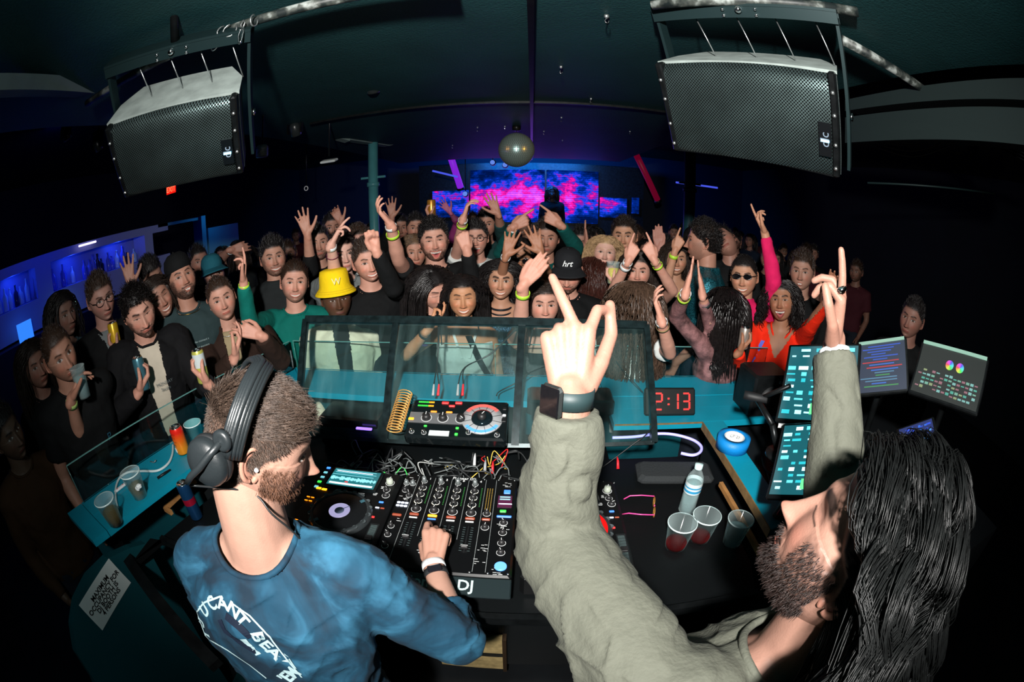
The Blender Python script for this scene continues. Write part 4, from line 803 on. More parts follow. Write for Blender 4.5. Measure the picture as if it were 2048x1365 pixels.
def noise3(p, k, s=0):
    q = p*k+s; return (np.sin(q[:, 0]*1.7+2*np.sin(q[:, 1]*1.3+q[:, 2]))+np.sin(q[:, 1]*2.1+1.7*np.sin(q[:, 2]*1.9+q[:, 0]*.7))+np.sin(q[:, 2]*1.5+2.3*np.sin(q[:, 0]*1.1+q[:, 1]*1.6)))/3
def G(x, s): return np.exp(-(x/s)**2)
def sm(x, a, b): t = np.clip((x-a)/(b-a), 0, 1); return t*t*(3-2*t)
def hair_mask(p, line=.058):
    """1 where the scalp carries hair; p in head space"""
    ph = np.abs(np.arctan2(p[:, 0], p[:, 1])); h = np.interp(ph, [0, .55, .85, 1.15, 1.5, 1.75, 2.1, 3.2], [line, line-.002, line-.022, .018, .010, -.02, -.052, -.062]); return sm(p[:, 2]-h, -.003, .003)
def head_mesh(sp, res=1.0):
    s = np.linspace(-1, 1, int(112*res)+1)[:-1]; phi = PI*(s-.62*np.sin(PI*s)/PI)
    lam = np.radians(np.concatenate([np.linspace(-89.5, -62, int(7*res)+1)[:-1], np.linspace(-62, 30, int(74*res)+1)[:-1], np.linspace(30, 89.5, int(17*res))]))
    PH, LA = np.meshgrid(phi, lam); nr, nc = PH.shape; PH = PH.ravel(); LA = LA.ravel()
    d = np.stack([np.sin(PH)*np.cos(LA), np.cos(PH)*np.cos(LA), np.sin(LA)], 1)
    a = .0785; b = np.where(d[:, 1] > 0, .088, .104); c = np.where(d[:, 2] > 0, .114, .118)
    e = np.where(d[:, 2] < 0, 2.45, 2.15); r = (np.abs(d[:, 0]/a)**e+np.abs(d[:, 1]/b)**e+np.abs(d[:, 2]/c)**e)**(-1/e); p = d*r[:, None]
    x, y, z = p.T.copy(); fr = sm(y, .0, .05); ax = np.abs(x); jaw = sp.get('jaw', 1.0)
    t = np.clip((-z-.015)/.10, 0, 1)
    x = x*(1-(.29-.16*(jaw-1))*t**1.9); ax = np.abs(x)
    y = np.where(y < 0, y*(1-.42*t), y); y = y-.008*t
    y += .020*t*fr*G(x, .04)+.010*fr*G(x, .020)*G(z+.099, .014)*jaw-.006*fr*G(z+.088, .007)*G(x, .022)
    y += .004*fr*G(z-.024, .009)*sm(-ax, -.055, -.03)
    y -= .011*fr*G(ax-.031, .017)*G(z-.003, .011)
    y += .0065*fr*G(ax-.031, .0125)*G(z+.0005, .0085)
    smile = sp.get('smile', 0); y += (.004+.006*smile)*fr*G(ax-.042, .018)*G(z+.036-.004*smile, .018)
    ns = sp.get('nose', 1.0); nz = np.clip((.014-z)/.056, 0, 1); nose = (.003+.023*nz**1.25)*(z < .03)*sm(z, -.0505, -.044)*sm(-z, -.03, -.005); nw = .0075+.0055*nz
    y += ns*fr*nose*np.exp(-(np.abs(x)/nw)**2.3)
    y += ns*.009*fr*G(ax-.0125, .006)*G(z+.042, .006)+.004*fr*ns*G(x, .009)*G(z+.040, .007)
    x = x*(1-.05*fr*G(z-.03, .02)); 
    # mouth
    mt = sp.get('mouth', 'closed'); mw = {'closed': .024, 'smile': .031, 'laugh': .030, 'o': .016}[mt]; up, dn = {'closed': (0, 0), 'smile': (.001, .0085), 'laugh': (.003, .022), 'o': (.002, .010)}[mt]
    u = np.clip(ax/mw, 0, 1.4); mz = -.0695+.008*smile*u*u; zu = mz+up*(1-u*u); zl = mz-dn*np.clip(1-u*u, 0, 1); inside = (u < 1) & (z < zu) & (z > zl) & (y > .03)
    lipm = fr*(u < 1.12)*(np.clip(1-(u/1.12)**4, 0, 1)); lu = G(z-zu-.0025, .0032)*lipm; ll = G(z-zl+.003, .0040)*lipm
    lf = sp.get('lips', 1.0); y += .0042*lf*lu+.0052*lf*ll-(.0025*fr*G(z-mz, .0016)*(u < 1) if mt == 'closed' else 0)
    if mt == 'laugh': low = fr*sm(-z, .075, .10); z = z-.006*low
    x = x+np.sign(x)*.004*smile*fr*G(ax-.05, .02)*G(z+.05, .03)
    sn = sp['skin']; col = np.tile(np.array(sn), (len(x), 1)); mixc = lambda m, cc: col*(1-m[:, None])+np.array(cc)*m[:, None]
    red = np.array(sn)*np.array((1.12, .72, .68)); col = mixc(.55*fr*G(ax-.042, .02)*G(z+.032, .018)+.5*fr*G(x, .012)*G(z+.040, .012), red)
    col = mixc(.35*fr*G(ax-.031, .017)*G(z-.002, .011), np.array(sn)*(.62, .5, .48))
    col = mixc(.6*fr*G(ax-.0085, .0035)*G(z+.0500, .0025), (.05, .02, .015))
    hc = sp.get('hair_col', (.02, .015, .012)); hm = hair_mask(np.stack([x, y, z], 1), sp.get('hairline', .058))
    if sp.get('bald'): hm = hm*.35
    # stubble and beard
    bw = sp.get('beard', 0)
    if bw:
        pa = np.abs(np.arctan2(x, y)); bm = np.maximum(sm(-z, .052+0*z, .075)*sm(-pa, -2.0, -1.5), sm(pa, .62, .85)*sm(-pa, -1.65, -1.45)*sm(-z, -.012, .018)); bm = np.maximum(bm, fr*G(z+.0575, .0055)*(ax < .034)); bm = np.maximum(bm, fr*sm(-z, .040, .07)*sm(pa, .5, .66)*.8)
        bm *= 1-np.clip(lu+ll*1.2, 0, 1)*.9; bm *= 1-sm(-z, .122, .128)*.3; nn = .82+.25*noise3(np.stack([x, y, z], 1), 260)
        col = mixc(np.clip(bm*min(1, bw)*nn, 0, 1), sp.get('beard_col', hc)); 
        if bw > .6: k = bm*(.004*bw+.002*noise3(np.stack([x, y, z], 1), 180)); rr = np.sqrt(x*x+y*y); x += x/rr*k; y += y/rr*k; z -= k*.5*(z < -.09)
    lc = sp.get('lip_col', tuple(np.array(sn)*(.95, .50, .48))); col = mixc(np.clip(lu*1.25+ll*1.2, 0, 1)*.85, lc)
    if mt == 'closed': col = mixc(fr*G(z-mz, .0014)*(u < 1)*.85, (.08, .02, .02))
    else:
        teeth = inside & (z > zu-.0095); dark = inside & ~teeth; y = np.where(teeth, y-.004, y); y = np.where(dark, y-.014, y)
        col[inside] = (.05, .012, .012); tm = np.where(teeth, 1.0, 0)*sm(-u, -.97, -.85); col = mixc(tm, (.56, .52, .47)); 
        if mt == 'laugh': col = mixc((dark & (z < zl+.009)).astype(float)*.8, (.4, .1, .1))
    # brows
    bt = sp.get('brow', 1.0); bz = .0200+.005*G(ax-.036, .014)-.004*sm(ax, .045, .06)+sp.get('brow_up', 0); col = mixc(np.clip(fr*G(z-bz, .0036*bt)*sm(ax, .010, .016)*sm(-ax, -.054, -.046)*1.15*bt, 0, .92), hc)
    # eyes
    eo = sp.get('eyes', .72); ez = .0; q = (ax-.0315)/.0160; lid = .0080*eo*np.clip(1-q*q, 0, 1)
    if eo > .15:
        em = (np.abs(q) < 1) & (z < ez+lid) & (z > ez-lid*.8) & (y > .04); col[em] = np.array((.42, .39, .36)); gx = sp.get('gaze', 0); ir = np.hypot(x-np.sign(x)*.031-gx, z-ez-.0005); im = em & (ir < .0070); col[im] = sp.get('iris', (.035, .018, .010)); col = mixc(np.where(em & (np.hypot(ir-.001, z*0+.0) < .0016), .0, 0), (1, 1, 1))
        y = np.where(em, y-.0012, y)
    ls = np.clip(G(z-(ez+(lid if eo > .15 else -.0025-.0015*np.clip(1-q*q, 0, 1))), .0013)*(np.abs(q) < 1.15)*fr*1.2, 0, 1); col = mixc(ls*sp.get('lash', .85), (.012, .008, .006))
    col = mixc(G(z-(ez+lid+.0045), .0014)*(np.abs(q) < 1.1)*fr*.45, np.array(sn)*.45)
    col = mixc(hm, np.array(hc)*(.9 if not sp.get('fade') else 1.0)) if not sp.get('fade') else mixc(hm*np.clip(.5+sm(z, 0.0, .06)*.5, 0, 1), hc)
    hv_ = sp.get('hair_vol', .006); k = hm*(hv_*sm(z, -.02, .07)+.0008*noise3(np.stack([x, y, z], 1), 120)*(hv_ > 0)); x = x*(1+k/.08); y = y*(1+k/.09); z = z+k*sm(z, .0, .05)*1.2
    p = np.stack([x, y, z], 1); f = grid_faces(nr, nc)
    caps = [list(range(nc))[::-1], list(range((nr-1)*nc, nr*nc))]
    parts = [(p, f, col)]
    tr = []
    for cp in caps:
        cc = len(p); 
        tr += [(cp[0], cp[k], cp[k+1]) for k in range(1, len(cp)-1)]
    # ears
    er = []
    if not sp.get('no_ears'):
        for sd in (-1, 1):
            K, J = 26, 8; an = np.linspace(-2.0, 2.75, K); rim = np.stack([0*an, -np.sin(an)*0-np.cos(an)*.0+0*an, 0*an], 1)
            # helix curve in the (y,z) plane, flared outward
            hy = -.006-.0165*np.cos(an-PI*.0)*0; 
            th = np.linspace(math.radians(-35), math.radians(262), K); ey = -.016*np.sin(th*0+0)*0
            cy = -.012+.0165*np.cos(th+.15)*-1*-1; cz = -.004+.0305*np.sin(th+.15)
            cz = np.where(cz < -.004, (cz+.004)*1.05-.004, cz); out = .076+.012+.006*np.cos(th-PI)*1
            cyl = np.stack([sd*(.0735+.010*np.clip(-(cy+.002)/.02, 0, 1)+.002), cy-.004, cz], 1); rad = np.interp(np.arange(K), [0, 3, K*.5, K*.85, K-1], [.0022, .0032, .0036, .0050, .0038])
            rows = []
            for k in range(K):
                tg = cyl[min(k+1, K-1)]-cyl[max(k-1, 0)]; tg /= np.linalg.norm(tg); n1 = V3(sd, 0, 0)-tg*tg[0]*sd; n1 /= np.linalg.norm(n1); n2 = np.cross(tg, n1); aa = np.arange(J)*2*PI/J; rows.append(cyl[k]+rad[k]*(np.cos(aa)[:, None]*n1+np.sin(aa)[:, None]*n2))
            er.append((np.concatenate(rows), grid_faces(K, J), np.array(sn)*(1.03, .88, .85)))
            # bowl and antihelix
            R_, A_ = 7, 20; vs = []
            for i in range(R_):
                f_ = i/(R_-1)
                for j in range(A_): aa = 2*PI*j/A_; yy = -.012+.0155*f_*math.cos(aa)-.004; zz = -.004+.029*f_*math.sin(aa); o_ = .074+.010*max(0, min(1, -(yy+.006)/.02))-.004*math.exp(-((f_-.25)/.3)**2)+.0035*math.exp(-((f_-.68)/.14)**2)*(1 if math.cos(aa) < .3 else .3); vs.append((sd*o_, yy, zz))
            bv = np.array(vs); ff = np.repeat(np.linspace(0, 1, R_), A_); bc = np.array(sn)[None, :]*np.stack([.55+.45*ff, .38+.5*ff, .35+.5*ff], 1); er.append((bv, grid_faces(R_, A_), bc))
            lobe = capsule((sd*.0745, -.006, -.032), (sd*.0755, -.008, -.036), .0062, .0055, 10); er.append((lobe[0], lobe[1], np.array(sn)*(1.03, .88, .85)))
            trg = capsule((sd*.0735, .004, -.008), (sd*.0765, .0005, -.009), .005, .003, 8); er.append((trg[0], trg[1], np.array(sn)*(1.0, .9, .88)))
    V, F, Cc = [p], [f], [col]; off = len(p)
    for ev, ef, ec in er: V.append(ev); F.append(ef+off); Cc.append(np.broadcast_to(ec, (len(ev), 3))); off += len(ev)
    return np.concatenate(V), np.concatenate(F), np.concatenate(Cc), np.array(tr), (p, nr, nc)
SKIN = mat('skin', (.5, .3, .2), .52, attr=True, bump=.08, bscale=300, spec=.35, var=.06, vscale=30)
def hand_segs(Wp, d, n, right, pose, sc_=1.0):
    """capsules of a hand: wrist point, finger direction, palm normal"""
    d = np.asarray(d, float); d /= np.linalg.norm(d); n = np.asarray(n, float); n = n-d*(n@d); n /= np.linalg.norm(n); t = np.cross(d, n)*(1 if right else -1)
    Q = np.stack([t, d, n], 1)*sc_; Wp = np.asarray(Wp, float); T = lambda q: Wp+Q@np.asarray(q, float)
    out = []; seg = lambda a, b, ra, rb: out.append(capsule(T(a), T(b), ra*sc_, rb*sc_, 10))
    kn = [(.029, .090), (.0095, .095), (-.0105, .091), (-.0285, .081)]; Ls = [.070, .079, .073, .057]
    cu = {'open': (.06, .05, .06, .08), 'relax': (.22, .3, .36, .42), 'fist': (1, 1, 1, 1), 'point': (.04, .92, .97, 1), 'flat': (.03, .03, .03, .03), 'hold': (.52, .55, .58, .6), 'two': (.03, .06, .95, .98), 'pinch': (.55, .22, .15, .12), 'horns': (.04, .95, .95, .06), 'claw': (.3, .4, .42, .38), 'pointmid': (.62, .04, .5, .8), 'three': (.08, .1, .5, .85), 'djok': (.62, .05, .93, .95), 'press': (.35, .75, .85, .9)}[pose]
    sp = {'open': 1.3, 'flat': .15, 'relax': .6, 'pinch': 1.0, 'claw': 1.0, 'three': 1.0}.get(pose, .25)
    for k, (kx, ky) in enumerate(kn):
        seg((kx*.42, .004, 0), (kx*.95, ky, 0), .0135, .0112); seg((kx*.42, .03, .004), (kx*.9, ky-.012, .003), .0125, .0105)
        c = cu[k]; a1, a2, a3 = c*1.35, c*1.75, c*1.05; L = Ls[k]; s_ang = (.16, .03, -.09, -.24)[k]*sp if pose != 'djok' else (.12, -.36, -.2, -.25)[k]; pos = np.array((kx, ky, 0.)); ang = 0
        for j, (fl, aa) in enumerate(zip((.46, .30, .24), (a1, a2, a3))):
            ang += aa
            if pose == 'djok' and k == 0: ang = (.25, .85, .95)[j]; s_ang = (.40, 1.35, 1.6)[j]
            dr = np.array((math.sin(s_ang)*math.cos(ang), math.cos(s_ang)*math.cos(ang), math.sin(ang))); q = pos+dr*L*fl; r0 = (.0092, .0083, .0076)[j]*(.88 if k == 3 else 1); r1 = (.0083, .0076, .0066)[j]*(.88 if k == 3 else 1); seg(pos, q, r0, r1); pos = q
    # thumb
    if pose in ('fist',): tp = [(.022, .020, .010), (.034, .058, .020), (.022, .082, .034), (.000, .085, .040)]
    elif pose in ('point', 'two', 'horns', 'press'): tp = [(.022, .020, .010), (.038, .056, .016), (.030, .082, .030), (.012, .092, .038)]
    elif pose in ('hold',): tp = [(.022, .018, .008), (.044, .050, .022), (.046, .075, .046), (.030, .090, .064)]
    elif pose in ('pinch',): tp = [(.022, .018, .008), (.046, .048, .020), (.050, .080, .034), (.040, .102, .046)]
    elif pose in ('flat',): tp = [(.022, .018, .006), (.040, .052, .008), (.046, .084, .006), (.044, .108, .004)]
    elif pose == 'djok': tp = [(.022, .018, .006), (.044, .050, .014), (.060, .088, .026), (.061, .130, .028)]
    elif pose in ('pointmid',): tp = [(.022, .018, .006), (.048, .050, .010), (.058, .085, .022), (.050, .112, .032)]
    else: tp = [(.022, .018, .006), (.052, .046, .010), (.072, .072, .012), (.084, .094, .012)]
    for j, (r0, r1) in enumerate(((.0165, .0118), (.0112, .0098), (.0098, .0080))): seg(tp[j], tp[j+1], r0, r1)
    seg((0, -.02, 0), (0, .015, 0), .0225, .022); seg((.010, .02, .006), (.018, .05, .006), .017, .012)
    return out, T
FAB = {}
def fabric(nm, c, rough=.85, **k):
    if nm not in FAB: FAB[nm] = mat('cloth_'+nm, c, rough, spec=.2, bump=.35, bscale=26, var=k.pop('var', .10), vscale=9, sheen=0, detail=2, **k)
    return FAB[nm]
def strands(P, rad, twist=0):
    """P (S,K,3) -> tapered three sided tubes"""
    S_, K, _ = P.shape; T = np.gradient(P, axis=1); T /= np.linalg.norm(T, axis=2, keepdims=True)+1e-9; ref = np.where(np.abs(T[..., 2:3]) < .9, np.array((0, 0, 1.)), np.array((1., 0, 0)))
    A = np.cross(T, ref); A /= np.linalg.norm(A, axis=2, keepdims=True)+1e-9; B = np.cross(T, A); R_ = rad if np.ndim(rad) == 2 else np.broadcast_to(rad, (S_, K)); vs = []
    for k in range(3): a = 2*PI*k/3; vs.append(P+(A*math.cos(a)+B*math.sin(a))*R_[..., None])
    V = np.stack(vs, 2).reshape(-1, 3); base = (np.arange(S_)[:, None]*K+np.arange(K-1)[None, :])[..., None]*3; j = np.arange(3); a = base+j; b = base+(j+1) % 3
    return V, np.stack([a, b, b+3, a+3], -1).reshape(-1, 4)
HAIRM = {}
def hair_mat(c, gloss=.38, spec=.5):
    k = tuple(round(x, 3) for x in c)+(gloss,)
    if k not in HAIRM: HAIRM[k] = mat('hair_%d' % len(HAIRM), c, gloss, spec=spec, var=.45, vscale=70)
    return HAIRM[k]
def scalp_pts(p, n, line=.066, rng=RNG, keep=None):
    hm = hair_mask(p, line); w = hm*np.clip(1, 0, 1); ok = np.where(hm > .5)[0]
    if keep is not None: ok = ok[keep(p[ok])]
    # even out the density: the face grid is denser in front
    dens = 1/(1.0+2.2*np.clip(p[ok, 1]/.09, 0, 1)); dens /= dens.sum(); ix = rng.choice(ok, n, p=dens); return p[ix]*(1+rng.normal(0, .004, (n, 1)))
def nrm(v): return v/(np.linalg.norm(v, axis=-1, keepdims=True)+1e-9)
def hair_short(p, n, L, comb=(0, -.3, .5), r=.0011, jit=.35, line=.066, fade=0, curl=0, rng=RNG, lift=.55, top=9):
    R0 = scalp_pts(p, n, line, rng, keep=(lambda q: q[:, 2] < top)); N = nrm(R0*np.array((1/.0755**2, 1/.09**2, 1/.116**2))); Lz = L*(1-fade*(1-sm(R0[:, 2], .02, .085)))*rng.uniform(.7, 1.15, n); cb = np.array(comb, float); cb = cb-N*(N@cb)[:, None]; D_ = nrm(N*lift+cb*1.6+rng.normal(0, jit, (n, 3))*.5); K = 4 if not curl else 7; P = [R0*.99]
    q = R0.copy(); dd = D_.copy(); ph = rng.uniform(0, 6.28, n)
    for k in range(K-1):
        if curl: o_ = np.stack([np.cos(ph+k*1.7), np.sin(ph+k*1.7), np.sin(ph*2+k*1.3)], 1)*curl; dd = nrm(D_+o_)
        else: dd = nrm(dd+cb*.25-N*.10)
        q = q+dd*Lz[:, None]/(K-1); P.append(q)
    return strands(np.stack(P, 1), np.linspace(1, .35, K)*r)
def hair_long(p, n, L, part=0.0, r=.0022, wave=.006, wk=38, line=.066, K=14, spreadx=.0, rng=RNG, back=False, tight=1.0, front=.35, gdir=(0, 0, -1), clump=0, behind=False):
    """strands leave the parting, hug the skull and hang; head space"""
    R0 = scalp_pts(p, n, line, rng); sd = np.where(R0[:, 0] > part, 1., -1.); g = np.array(gdir, float)
    st = L/(K-1)*rng.uniform(.75, 1.05, (n, 1)); q = R0*1.02; P = [R0*.99]; sx = np.array((.080, .098 if not back else .1, .116))*tight; ph = rng.uniform(0, .8, n)
    sdx = np.where(R0[:, 1] < .0, np.clip(R0[:, 0]/.06, -1, 1), sd); lat = np.stack([sdx*1.0, np.where(R0[:, 1] > .02, -.35 if not back else -1.0, -.8), -.15+0*sd], 1)
    off = rng.uniform(1.0, 1.10, (n, 1))
    dd = nrm(nrm(R0)*.4+lat)
    if clump:
        cn_ = R0[rng.choice(len(R0), clump)]; ci = np.argmin(((R0[:, None]-cn_[None])**2).sum(2), 1); ph = rng.uniform(0, 1, clump)[ci]*2.1+rng.uniform(0, .10, n); off = (rng.uniform(1.02, 1.28, clump)[ci])[:, None]+rng.uniform(-.03, .03, (n, 1)); lat = lat+rng.normal(0, .35, (clump, 3))[ci]
    for k in range(1, K):
        w = min(1, k/4); dd = nrm(dd*(1-.45*w)+g*(.55*w)+lat*.25*(1-w)); q = q+dd*st
        rr = np.linalg.norm(q/sx, axis=1, keepdims=True); need = off; q = np.where((rr < need) & (q[:, 2:3] > -.13), q*need/rr, q)
        # keep the face free: push the front strands to the side
        face = (q[:, 1] > .045) & (q[:, 2] < .05) & (np.abs(q[:, 0]) < .068); q[face, 0] = sd[face]*.068+.0*q[face, 0]
        if behind: fr_ = (q[:, 2] < .05) & (q[:, 1] > -.045); q[fr_, 1] = -.045-.02*rng.random(fr_.sum())
        if back: q[:, 1] = np.where((q[:, 2] < -.05) & (q[:, 1] > -.02), q[:, 1]*.5-.02, q[:, 1])
        qq = q.copy(); wv = wave*(k/K)**.7; qq[:, 0] += wv*np.sin(q[:, 2]*wk+ph*6+sd); qq[:, 1] += wv*np.cos(q[:, 2]*wk*.9+ph*6); P.append(qq)
    PP_ = np.stack(P, 1)
    if clump:
        w_ = np.linspace(0, .72, K)[None, :, None]; mean = np.zeros((clump, K, 3)); cnt = np.bincount(ci, minlength=clump)[:, None, None]+1e-9; np.add.at(mean, ci, PP_); mean = mean/cnt; PP_ = PP_*(1-w_)+mean[ci]*w_
    return strands(PP_, np.interp(np.linspace(0, 1, K), [0, .15, .8, 1], [.7, 1, .8, .25])*r)
def head_matrix(face_px, d, look=(0, 0, 0), body_off=.04):
    c = at(*face_px, d+body_off); c.z += .028*(d > 1.2); yaw0 = math.atan2(-(CAM.x-c.x), CAM.y-c.y) ; return c, yaw0
def person(name, label, face, d, look=(0, 0, 0), skin=(.42, .25, .17), head=None, hair=None, torso=None, arms=(None, None), top=None, size=1.0, body_yaw=None, group=None, res=1.0, vox=.011, hvox=.005, extras=None, lean=(0, 0), neck_off=None, abs_yaw=None, female=False, shoulder_drop=0, legs=True, cat='person', floor=0.0, top_name='shirt', neck_k=1):
    """face: pixel of the face centre; look: yaw, pitch, roll in degrees relative to facing the camera"""
    hs = size*(.95 if female else 1.0); c, yaw0 = head_matrix(face, d)
    if abs_yaw is not None: yaw0 = math.radians(abs_yaw)
    hyaw = yaw0+math.radians(look[0]); Rh = Matrix.Rotation(hyaw, 3, 'Z') @ Matrix.Rotation(math.radians(look[2]), 3, 'Y') @ Matrix.Rotation(math.radians(look[1]), 3, 'X'); Rn = np.array(Rh); cn = np.array(c)
    toW = lambda v: (v*hs)@Rn.T+cn
    byaw = yaw0+math.radians(body_yaw if body_yaw is not None else look[0]*.35); bx = V3(math.cos(byaw), math.sin(byaw), 0); by = V3(-math.sin(byaw), math.cos(byaw), 0); bz = V3(0, 0, 1)
    sh = size*(.9 if female else 1.0)
    Nb = cn+np.array(Rh @ Vector((0, -.03, -.10)))*hs+bz*-.078*hs+by*-.012 if neck_off is None else cn+np.array(neck_off)
    pel = Nb+bx*lean[0]+by*lean[1]-bz*.50*size
    t = empty(name, (float(pel[0]), float(pel[1]), floor), label, cat, group); bpy.context.view_layer.update()
    sp = dict(skin=skin); sp.update(head or {}); 
    hv, hf, hcol, htri, (hp, nr, nc) = head_mesh(sp, res)
    # ---- body pieces
    def sect(zf): return pel+(Nb-pel)*zf
    fw = 1.0 if not female else .86; lv = [(-.02, .150, .105), (.12, .160, .112), (.30, .140, .098), (.50, .155, .112), (.70, .178, .122), (.84, .182, .112), (.93, .140, .088), (1.0, .072, .068)]
    if female: lv = [(-.02, .165, .110), (.12, .168, .112), (.30, .128, .090), (.50, .140, .105), (.68, .160, .128), (.84, .158, .100), (.93, .120, .080), (1.0, .060, .060)]
    def torso_loft(inf, z0=-.02, z1=1.0): 
        rg = []
        for zf, rx, ry in lv:
            if zf < z0-.001 or zf > z1+.001: continue
            rg.append(ellipse_ring(sect(zf), bx, by, (rx+inf)*size, (ry+inf)*size))
        return loft(rg)
    sw0 = (.15 if not female else .12)*size; neckr = (.056 if not female else .047)*size*neck_k; skull = cn+np.array(Rh @ Vector((0, -.035, -.055)))*hs
    pcs = [torso_loft(-.008 if top and top.get('neck', 'crew') != 'none' else 0), capsule(Nb+bx*.02*size-bz*.012, Nb+bx*sw0-bz*.052*size, .050*size, .050*size, 14), capsule(Nb-bx*.02*size-bz*.012, Nb-bx*sw0-bz*.052*size, .050*size, .050*size, 14), capsule(Nb-bz*.03, skull, neckr*1.08, neckr*.96, 18)]
    cl = [torso_loft(.013)]; shp = []; hands = []; wr = {}
    sw = (.170 if not female else .142)*size
    for si, (sgn, A) in enumerate(((1, arms[0]), (-1, arms[1]))):
        # sgn +1: image-left when facing the camera is the person's right arm (local +x is the viewer's left)
        S0 = Nb+bx*sgn*sw-bz*(.065+shoulder_drop)*size
        if A is None: E_ = S0+bx*sgn*.05-bz*.27*size-by*.03; W_ = E_+by*.16-bz*.18*size-bx*sgn*.02; dh = V3(0, 0, -1)+by*.5; pn = -bx*sgn; pose = 'relax'
        else:
            if A.get('raise', True) and A.get('up', True): S0 = S0+bz*.035*size
            lu = A.get('lu', .28)*size; lf = A.get('lf', .25)*size
            E_ = np.array(A['E']) if 'E' in A else np.array(on_ray(*A['e'], Vector(S0), lu, A.get('near', True)))
            W_ = np.array(A['W']) if 'W' in A else np.array(on_ray(*A['w'], Vector(E_), lf, A.get('near2', A.get('near', True))))
            pose = A.get('pose', 'open'); 
            tip = np.array(at(*A['t'], (Vector(W_)-CAM).length+A.get('td', 0))); dh = tip-W_; palm = A.get('palm', 'cam'); vc = np.array(CAM)-W_; vc /= np.linalg.norm(vc)
            rt = np.cross(vc, nrm(dh)); pn = {'cam': vc, 'away': -vc, 'left': -rt, 'right': rt}[palm] if isinstance(palm, str) else np.array(palm)
        right = sgn > 0
        ub = (.047, .040) if not female else (.038, .032); fb_ = (.040, .0255) if not female else (.033, .0215); k_ = size*(A.get('thick', 1) if A else 1)
        pcs += [capsule(S0-bx*sgn*.03, S0, .058*k_*fw, .056*k_*fw, 14), capsule(S0, E_, ub[0]*k_*1.08, ub[1]*k_, 14), capsule(E_, E_+(W_-E_)*.35, ub[1]*k_*.98, fb_[0]*k_*1.03, 14), capsule(E_+(W_-E_)*.3, W_, fb_[0]*k_, fb_[1]*k_, 14)]
        hsz = size*(.90 if female else 1.0)*(A.get('hs', 1) if A else 1); hseg, T = hand_segs(W_, dh, pn, right, pose, hsz); hands += [capsule(E_+(W_-E_)*.55, W_, (fb_[0]*.45+fb_[1]*.55)*k_, fb_[1]*k_, 14)]+hseg
        wr[si] = (E_, W_, T, fb_[1]*k_, S0)
        slv = (top or {}).get('sleeve', 'short'); slv = slv[si] if isinstance(slv, tuple) else slv; i2 = (top or {}).get('fit', .010)
        if slv != 'none': cl += [capsule(S0-bx*sgn*.03, S0, (.058*fw)*k_+i2+.004, .058*k_*fw+i2+.003, 14)]
        if slv == 'short': cl += [cone(S0, S0+(E_-S0)*.62, ub[0]*k_*1.1+i2+.004, ub[0]*k_+i2+.012)]
        elif slv in ('long', 'mid', 'cuff'):
            fe = {'long': .93, 'mid': .45, 'cuff': .80}[slv]; cl += [capsule(S0, E_, ub[0]*k_*1.1+i2+.004, ub[1]*k_+i2+.004, 16), cone(E_-(W_-E_)*.001, E_+(W_-E_)*fe, ub[1]*k_+i2+.003, fb_[0]*k_*(1-fe)+fb_[1]*k_*fe+i2*.8+.002)]
    if legs:
        for sgn in (1, -1):
            h_ = pel+bx*sgn*.085*size-bz*.03; z_ = h_[2]-floor-.05; kn_ = h_-bz*z_*.5+by*.03; an_ = h_-bz*z_; pcs += [capsule(h_, kn_, .085*size, .056*size, 12), capsule(kn_, an_, .055*size, .038*size, 12), capsule(an_-by*.04, an_+by*.13, .036*size, .03*size, 10)]
    bv, bf = remesh(pcs, vox, 4); gv, gf = remesh(hands, hvox, 2) if hands else (np.zeros((0, 3)), np.zeros((0, 4), int))
    if top and top.get('body_cut'): pass
    hw = toW(hv); V = np.concatenate([hw, bv, gv]); F = np.concatenate([hf, bf+len(hw), gf+len(hw)+len(bv)]); sk = np.array(skin); col = np.concatenate([hcol, np.tile(sk, (len(bv), 1)), np.tile(sk*(1.02, .95, .93), (len(gv), 1))])
    bd = fast_mesh('body', V, F, SKIN, t, col, tri=htri)
    # ---- clothing
    if top:
        i2 = top.get('fit', .010); m = top['m']; z1 = top.get('z1', 1.0)
        cl[0] = torso_loft(i2+.003, top.get('z0', -.02), z1)
        if top.get('sleeve') != 'none': cl += [capsule(Nb+bx*s_*.035*size-bz*.022, Nb+bx*s_*sw0-bz*.052*size, .050*size+i2*.45+.006, .052*size+i2*.5+.005, 14) for s_ in (1, -1)]
        crew = top.get('neck', 'crew') == 'crew'
        if top.get('neck') == 'collar': cl.append(cone(Nb-bz*.03, Nb+bz*.035*size, neckr*1.35+i2, neckr*1.25+i2*.5+.006, 18))
        if top.get('neck') == 'turtle': cl.append(cone(Nb-bz*.04, Nb+bz*.05*size, neckr*1.35, neckr*1.12+.004, 18))
        cv, cf = remesh(cl, top.get('vox', vox), 2)
        am = top.get('wrinkle', .005); nn = sines(cv, 42)+top.get('fold', .6)*1.6*((1-np.abs(np.clip(sines(cv[:, [1, 2, 0]], 64), -1, 1)))**3-.3); cv = cv+nrm(np.stack([np.sin(cv@bx*9), 0*nn, 0*nn+.3], 1)+.001)*0+ (nn*am)[:, None]*nrm(cv-(pel+Nb)/2*np.array((1, 1, 0))-np.array((0, 0, 1))*cv[:, 2:3]+.0001)*.8
        if top.get('open') is not None or top.get('vneck'):
            L0 = (cv-Nb)@bx; L1 = (cv-Nb)@by; L2 = (cv-Nb)[:, 2]; w_ = top.get('open', 0)
            kill = ((np.abs(L0) < (w_ if w_ else 0)*(1-.35*np.clip(-L2/.5, 0, 1))) & (L1 > .02)) if w_ else np.zeros(len(cv), bool)
            if top.get('vneck'): vd = top['vneck']; kill |= (np.abs(L0) < (vd+L2)*.55) & (L1 > 0) & (L2 > -vd)
            km = kill[cf].any(1); cf = cf[~km]
